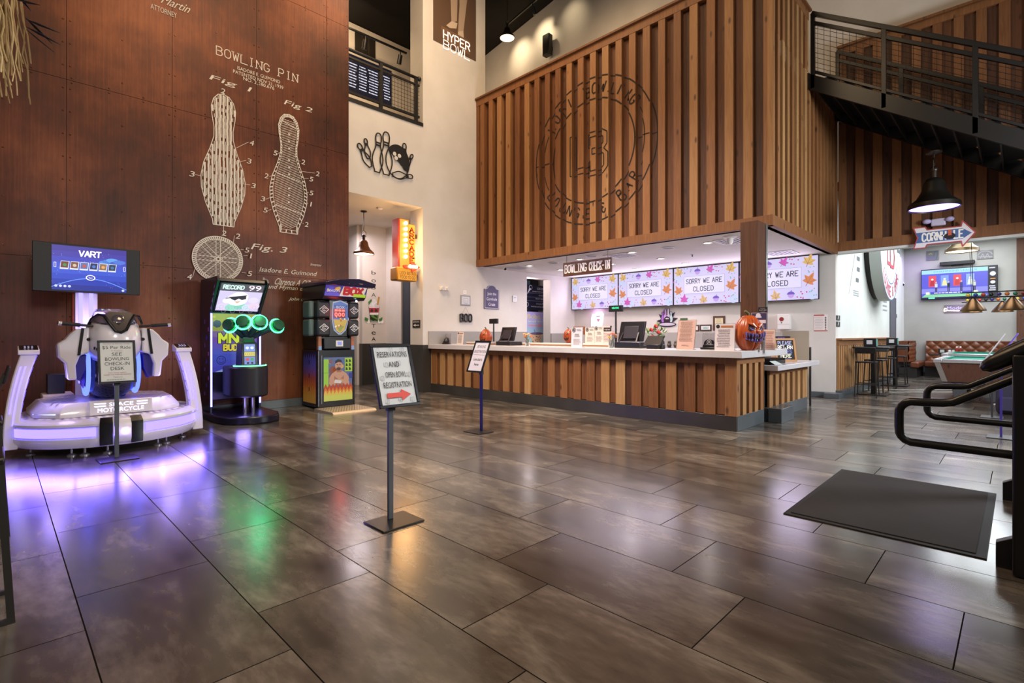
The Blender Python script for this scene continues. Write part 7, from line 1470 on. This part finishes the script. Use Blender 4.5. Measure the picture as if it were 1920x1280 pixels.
neon('unlit grey beer neon outline on the wall right of the parrot neon', 1832, 470, 1862, 484, lambda g, W_, H_: (g.line(A_(W_ * .5, H_ * .4, W_ * .45, H_ * .5, 10, 170, 12), .025, '#8a8c8c'), g.line([(W_ * .05, H_ * .3), (W_ * .95, H_ * .2)], .025, '#8a8c8c'), g.line([(W_ * .2, H_ * .1), (W_ * .35, H_ * .6), (W_ * .5, H_ * .1), (W_ * .65, H_ * .6), (W_ * .8, H_ * .1)], .02, '#8a8c8c')), None, 0)
_, y_, z_ = UX(1692, 534, 21.9); t = thing('security_camera', 'small white bullet camera on the hall back wall left of the television', 'camera', (21.99, y_, z_)); b = B().mat('#e0e0e0'); b.cyl((21.99, y_, z_ + .05), (21.8, y_ - .03, z_), .05, .05, 14); b.obj('housing', t); b = B().mat('#141416'); b.cyl((21.8, y_ - .03, z_), (21.78, y_ - .033, z_ - .003), .04, .04, 14); b.obj('lens', t)
lamp('AREA', (21.2, 2.5, 3.9), 12, (.5, .32, 1), .8, .3, aim=(21.9, 2.7, 2.0))
# booth seating with tufted backs
def tuft(b, fn, n, m, dep):
    """buttoned leather panel: fn(u, v, d) with u, v in 0..1"""
    K = 6; vs = []; fs = []; NU, NV = n * K, m * K
    for j in range(NV + 1):
        for i in range(NU + 1):
            u, v = i / NU, j / NV; a, c = u * n, v * m; bu = abs(math.sin(PI * (a + c) / 1.0 * .5)) * abs(math.sin(PI * (a - c) * .5)); d = dep * (bu ** .5)
            vs.append(fn(u, v, d))
    for j in range(NV):
        for i in range(NU): k = j * (NU + 1) + i; fs.append((k, k + 1, k + NU + 2, k + NU + 1))
    b.add(vs, fs)
t = thing('booth_bench', 'long tufted brown leather booth bench along the back wall of the games hall', 'bench', (21.6, .5, 0))
b = B().mat('leather'); b.box(21.72, -2.4, .5, 21.98, 2.2, 1.16); tuft(b, lambda u, v, d: (21.72 - d, 2.2 - 4.6 * u, .5 + .66 * v), 34, 5, .04); b.obj('backrest', t, sm=60)
b = B().mat('leather'); b.box(21.25, -2.4, .32, 21.66, 2.2, .5); b.obj('seat_cushion', t, bev=.04, seg=3)
b = B().mat('#221d1c|r.5'); b.box(21.32, -2.4, 0, 21.97, 2.2, .32); b.obj('plinth', t)
t = thing('booth_bench', 'short tufted brown leather booth return beside the hall door wall', 'bench', (20.9, 2.5, 0))
b = B().mat('leather'); b.box(20.35, 2.52, .5, 21.95, 2.77, 1.16); tuft(b, lambda u, v, d: (20.35 + 1.6 * u, 2.52 - d, .5 + .66 * v), 11, 5, .04); b.obj('backrest', t, sm=60)
b = B().mat('leather'); b.box(20.35, 2.24, .32, 21.95, 2.46, .5); b.obj('seat_cushion', t, bev=.04, seg=3)
b = B().mat('#221d1c|r.5'); b.box(20.4, 2.3, 0, 21.95, 2.76, .32); b.obj('plinth', t)
# booth table with caddy and bottles
x_, y_, _ = UX(1745, 660, 20.7); t = thing('booth_table', 'dark rectangular table in front of the brown leather booth', 'table', (20.7, 1.2, 0)); b = B().mat('#2a1f1b|r.3'); b.box(-.35, -.8, .72, .35, .8, .76); b.obj('tabletop', t, local=True, bev=.006); b = B().mat('black_steel'); b.cyl((0, 0, .02), (0, 0, .72), .05); b.obj('pedestal', t, local=True); b = B().mat('black_steel'); b.box(-.3, -.3, 0, .3, .3, .02); b.obj('foot', t, local=True)
tx, ty = 20.7, 1.2
def hthing(name, label, cat, px): x, y, _ = UX(px, 655, tx); return thing(name, label, cat, (x, y, .76))
for px, c, lab in ((1780, '#d8d6d0', 'white small jar on the booth table, first in its row'), (1787, '#c8c4be', 'pale small jar on the booth table beside the red bottles')):
    t = hthing('condiment_jar', lab, 'jar', px); b = B().mat(c); b.lathe([(.001, 0), (.036, 0), (.036, .12), (.03, .14), (.001, .14)], n=14); b.obj('vessel', t, local=True); b = B().mat('#3a3434'); b.lathe([(.035, .14), (.035, .17), (.001, .17)], n=14); b.obj('lid', t, local=True)
for px, lab in ((1794, 'left red sauce bottle on the booth table'), (1801, 'right red sauce bottle on the booth table')):
    t = hthing('sauce_bottle', lab, 'bottle', px); b = B().mat('#8a2420|r.25'); b.lathe([(.001, 0), (.033, 0), (.033, .13), (.018, .19), (.018, .21), (.001, .21)], n=14); b.obj('vessel', t, local=True); b = B().mat('#e4e0d8'); b.lathe([(.02, .2), (.02, .25), (.001, .25)], n=12); b.obj('cap', t, local=True)
t = hthing('napkin_holder', 'black napkin holder on the booth table left of the small jars', 'napkin holder', 1767); b = B().mat('#1c191a'); b.box(-.06, -.09, 0, .06, .09, .17); b.obj('body', t, local=True, bev=.01); b = B().mat('#b8b4ae'); b.box(-.063, -.05, .05, -.06, .05, .14); b.obj('napkin_opening', t, local=True)
# pool tables
def pool(label, x0, y1, rz=0):
    t = thing('pool_table', label, 'pool table', (x0, y1, 0)); L, W_ = 2.4, 1.3
    b = B().mat('walnut'); b.tone = .55; b.loft([[(x, -y, z) for x, y in ((i, i), (L - i, i), (L - i, W_ - i), (i, W_ - i))] for z, i in ((.42, .14), (.80, .03))]); b.obj('body', t, local=True)
    for x, y in ((0, 0), (L, 0), (L, -W_), (0, -W_)):
        sx, sy = (1 if x == 0 else -1), (-1 if y == 0 else 1); b = B().mat('#a9a6a4|r.3|m.7'); b.loft([[(x + sx * (i - .015) + sx * a, y + sy * (i - .015) + sy * c, z) for a, c in ((0, 0), (.09, 0), (.09, .09), (0, .09))] for z, i in ((.42, .14), (.84, .02))]); b.obj('corner_casting', t, local=True, bev=.006)
    b = B().mat('#b4b0b2|r.3|m.5')
    for q in ((0, 0, L, -.14), (0, -W_ + .14, L, -W_), (0, -.14, .14, -W_ + .14), (L - .14, -.14, L, -W_ + .14)): b.box(q[0], q[1], .80, q[2], q[3], .87)
    b.obj('rail', t, local=True, bev=.008)
    b = B().mat('#1f7a68|r.9'); b.box(.14, -W_ + .14, .78, L - .14, -.14, .835)
    for q in ((.13, -.13, L - .13, -.18), (.13, -W_ + .13, L - .13, -W_ + .18), (.13, -.18, .18, -W_ + .18), (L - .18, -.18, L - .13, -W_ + .18)): b.box(q[0], q[1], .835, q[2], q[3], .872)
    b.obj('cloth', t, local=True)
    for x, y in ((.13, -.13), (L / 2, -.11), (L - .13, -.13), (.13, -W_ + .13), (L / 2, -W_ + .11), (L - .13, -W_ + .13)): b = B().mat('#0d0c0c'); b.cyl((x, y, .84), (x, y, .8735), .06, .06, 14); b.obj('pocket', t, local=True)
    for x, y in ((.38, -.38), (L - .38, -.38), (L - .38, -W_ + .38), (.38, -W_ + .38)): b = B().mat('#4a4c50|r.4'); b.loft([[(x + a, y + c, z) for a, c in ((-s, -s), (s, -s), (s, s), (-s, s))] for z, s in ((.05, .08), (.43, .13))]); lg = b.obj('leg', t, local=True, bev=.01); b = B().mat('#b8b6b4|m.8|r.3'); b.cyl((x, y, 0), (x, y, .05), .07, .05, 14); b.obj('levelling_foot', lg, local=True)
    return t
pool('nearer pool table with wooden sides and green cloth behind the stair handrails', 13.28, 1.24)
pool('farther pool table standing between the nearer table and the booth', 17.3, 1.45)
# billiard lamp with beads
def billiard(label, X, y0, z):
    t = thing('billiard_lamp', label, 'billiard lamp', (X, y0, z)); Ln = 1.5
    b = B().mat('#14110f|r.4|m.5'); b.box(-.03, -Ln, .27, .03, .06, .29); b.box(-.03, -Ln, .38, .03, .06, .40); b.obj('frame', t, local=True)
    r = random.Random(int(X * 10)); cols = ['#c8a83a', '#2a3a8a', '#b8402a', '#1c1a1c', '#3a2a6a', '#c8682a', '#2a6a4a', '#7a2020']
    for k in range(12): b = B().mat(cols[k % 8] + '|r.25'); b.ball((0, -.06 - k * .12, .335), .04, 12); b.obj('ball_ornament', t, local=True)
    for k in range(3): y = -.14 - k * .6; b = B().mat('#5c4026|m.85|r.32'); b.lathe([(.025, .27), (.05, .25), (.21, .03), (.22, 0), (.2, .02), (.045, .23)], (0, y, 0), 28); sh = b.obj('shade', t, local=True); b = B().mat('e3#fff0d8'); b.lathe([(.001, .03), (.195, .022)], (0, y, 0), 24); b.obj('diffuser', sh, local=True)
    for y in (-.14, -1.2): b = B().mat('#2a2624|m.7|r.4'); b.cyl((0, y, .4), (0, y + .06, 4.5 - z), .006); b.obj('chain', t, local=True)
_, y_, z_ = UX(1812, 582, 15.0); billiard('nearer brass three-shade billiard lamp with coloured balls over the pool table', 14.6, UX(1808, 582, 14.6)[1], UX(1812, 583, 14.6)[2])
billiard('farther brass three-shade billiard lamp partly behind the nearer one', 18.5, UX(1818, 585, 18.5)[1] + .1, UX(1818, 586, 18.5)[2])
# tall tables, stools, napkin boxes
def tall_table(label, x, y):
    t = thing('tall_table', label, 'table', (x, y, 0)); b = B().mat('#1d191a|r.25'); b.box(-.38, -.34, 1.05, .38, .34, 1.085); b.obj('tabletop', t, local=True, bev=.006); b = B().mat('black_steel'); b.box(-.045, -.045, .02, .045, .045, 1.05); b.obj('pedestal', t, local=True); b = B().mat('black_steel'); b.box(-.28, -.28, 0, .28, .28, .02); b.obj('foot', t, local=True); return t
tall_table('nearer tall dark table by the slatted wainscot', 14.06, 2.36); tall_table('farther tall dark table by the slatted wainscot', 16.9, 2.36)
for x, y, lab in ((13.95, 2.40, 'black napkin dispenser on the nearer tall table'), (16.75, 2.40, 'black napkin dispenser on the farther tall table')):
    t = thing('napkin_dispenser', lab, 'napkin holder', (x, y, 1.085)); b = B().mat('#17161a|r.35'); b.box(-.08, -.12, 0, .08, .12, .19); b.obj('body', t, local=True, bev=.008); b = B().mat('#c9c9cc'); b.box(-.083, -.05, .06, -.08, .06, .15); b.obj('napkin_opening', t, local=True); b = B().mat('#5aa8a0|r.3'); b.box(-.07, -.123, .02, .07, -.12, .17); b.obj('teal_panel', t, local=True, label='teal side panel')
def stool_proto(label, name='bar_stool', grp=None, fr='#5a5856|r.28|m.9'):
    t = thing(name, label, 'stool', (0, 0, 0), 0, grp)    # faces local +X
    b = B().mat('#171315|r.35'); b.box(-.19, -.19, .745, .19, .19, .775); b.obj('seat', t, local=True, bev=.008)
    for sx in (-1, 1):
        for sy in (-1, 1): b = B().mat(fr); b.bar((sx * .17, sy * .17, .745), (sx * .21, sy * .20, 0), .028, .02, (0, 1, 0)); b.obj('leg', t, local=True)
    for sy in (-1, 1): b = B().mat(fr); b.bar((-.205, sy * .197, .012), (.205, sy * .197, .012), .022, .02); b.obj('floor_rail', t, local=True)
    for sx in (-1, 1): b = B().mat(fr); b.bar((sx * .194, -.19, .28), (sx * .194, .19, .28), .02, .02); b.obj('foot_rail', t, local=True)
    b = B().mat('#171315|r.35'); b.bar((-.27, -.19, 1.02), (-.27, .19, 1.02), .02, .14, (-.25, 0, 1)); b.obj('backrest', t, local=True, bev=.006)
    for sy in (-1, 1): b = B().mat(fr); b.tube([(-.18, sy * .15, .75), (-.205, sy * .16, .85), (-.262, sy * .165, 1.02)], .011, 8); b.obj('back_strut', t, local=True)
    return t
sp_ = None
for x, y, rz_, lab in ((13.45, 2.38, .05, 'black bar stool nearest the white corner, left of the nearer tall table'), (14.68, 2.42, PI - .1, 'black bar stool facing left beyond the nearer tall table'), (16.1, 2.42, .1, 'black bar stool just before the farther tall table'), (17.55, 2.40, PI, 'black bar stool on the far side of the farther tall table')):
    if sp_ is None: sp_ = stool_proto(lab); sp_.location = (x, y, 0); sp_.rotation_euler = (0, 0, rz_)
    else: dup(sp_, (x, y, 0), rz_, lab)
# stools / seats cut by the left edge of the picture
left = None
for x, y, rz_, lab in ((-.155, 3.56, 0, 'black bar stool nearest the viewer, cut off by the left picture edge'), (-.15, 5.02, 0, 'second black bar stool along the left picture edge'), (-.20, 6.1, PI, 'third black bar stool along the left picture edge, nearest the ride')):
    dup(sp_, (x, y, 0), rz_, lab)
# tilted sign stands behind the stair rails
for px, py, X_, lab, c in ((1860, 782, 8.9, 'slim pole stand with a grey tilted sign behind the handrails, left one', '#2a2930|r.4'), (1877, 820, 7.6, 'slim violet-lit pole stand with a tilted sign behind the handrails, right one', '#3a2f8a|r.4')):
    d_ = UZ(px, py, 0); t = thing('sign_stand', lab, 'sign', d_, PI); b = B().mat('#2c2a2e|r.4'); b.box(-.17, -.14, 0, .17, .14, .012); b.obj('base_plate', t, local=True, bev=.004); b = B().mat(c); b.box(-.018, -.012, .012, .018, .012, .99); b.obj('pole', t, local=True)
    up = Vector((0, .5, .87)); fn = lambda a, cc, q: tuple(Vector((0, -.1, .92)) + Vector((1, 0, 0)) * a + up * cc + Vector((0, -.87, .5)) * q); b = B().mat('#b8b6bc|r.4' if c[1] == '2' else '#6a5cc8|r.4'); b.prism([(-.16, 0), (.16, 0), (.16, .52), (-.16, .52)], fn, -.008, .008); b.obj('sign_panel', t, local=True, bev=.004)
t = thing('backpack', 'dark violet-lit bag standing on the hall floor behind the stair post', 'bag', (12.2, .10, 0)); b = B().mat('#221e34|r.8'); b.loft([[(x * s, y * s, z) for x, y in ((-.13, -.2), (.13, -.2), (.13, .2), (-.13, .2))] for z, s in ((.0, .9), (.12, 1), (.45, .95), (.6, .7))]); b.obj('body', t, local=True, bev=.05, seg=3); b = B().mat('#2c2742|r.8'); b.box(-.18, -.14, .06, -.12, .14, .3); b.obj('front_pocket', t, local=True, bev=.02); b = B().mat('#17141c'); b.tube([(-.08, .05, .6), (-.1, .0, .7), (-.08, -.05, .6)], .012, 6); b.obj('strap', t, local=True)
# ================================================================ STRAW DECORATION AT TOP LEFT
sx_, sy_ = .02, 5.6; t = thing('straw_decoration', 'hanging bundle of raffia straw with black paper leaves at the top left corner', 'decoration', (sx_, sy_, 3.15)); r = random.Random(21)
b = B()
for k in range(150):
    a, q = r.uniform(0, 2 * PI), r.uniform(.01, .17); x, y = sx_ - .06 + q * math.cos(a), sy_ + q * math.sin(a); z = 4.1 + r.uniform(-.1, .2); zb = 3.17 + r.uniform(0, .35) ; pts = []
    n = 7
    for i in range(n + 1): f = i / n; pts.append((x + r.uniform(-.018, .018) + (x - sx_ + .06) * .5 * f, y + r.uniform(-.018, .018) + (y - sy_) * .4 * f, z + (zb - z) * f))
    b.mat(r.choice(['#b99f6e|r.7', '#a3875a|r.7', '#8c7048|r.7', '#c9b183|r.7'])); b.tube(pts, r.uniform(.004, .0075), 5)
o_ = b.obj('straw', t); o_['kind'] = 'stuff'
for k in range(9):
    a = r.uniform(0, 2 * PI); c = Vector((sx_ + .02 + .14 * math.cos(a), sy_ + .14 * math.sin(a), r.uniform(3.75, 4.15))); d = Vector((math.cos(a) * .9 + .3, math.sin(a) * .9 - .2, -.35 if k % 3 else -1)).normalized(); s_ = d.cross(Vector((0, 0, 1))).normalized() * .022
    b = B().mat('#12100f|r.7'); b.add([c, c + d * .08 + s_, c + d * .22, c + d * .08 - s_], [(0, 1, 2, 3)]); q = b.obj('paper_leaf', t, sm=0); md = q.modifiers.new('solid', 'SOLIDIFY'); md.thickness = .004
b = B().mat('#12100f|r.8'); b.ball((sx_ - .06, sy_, 4.14), .19, 16, (1, 1, .45)); b.obj('black_cloth', t)
b = B().mat('#2a2420'); b.cyl((sx_ - .06, sy_, 4.2), (sx_ - .06, sy_, 12.6), .004, .004, 6); b.obj('hanging_cord', t)
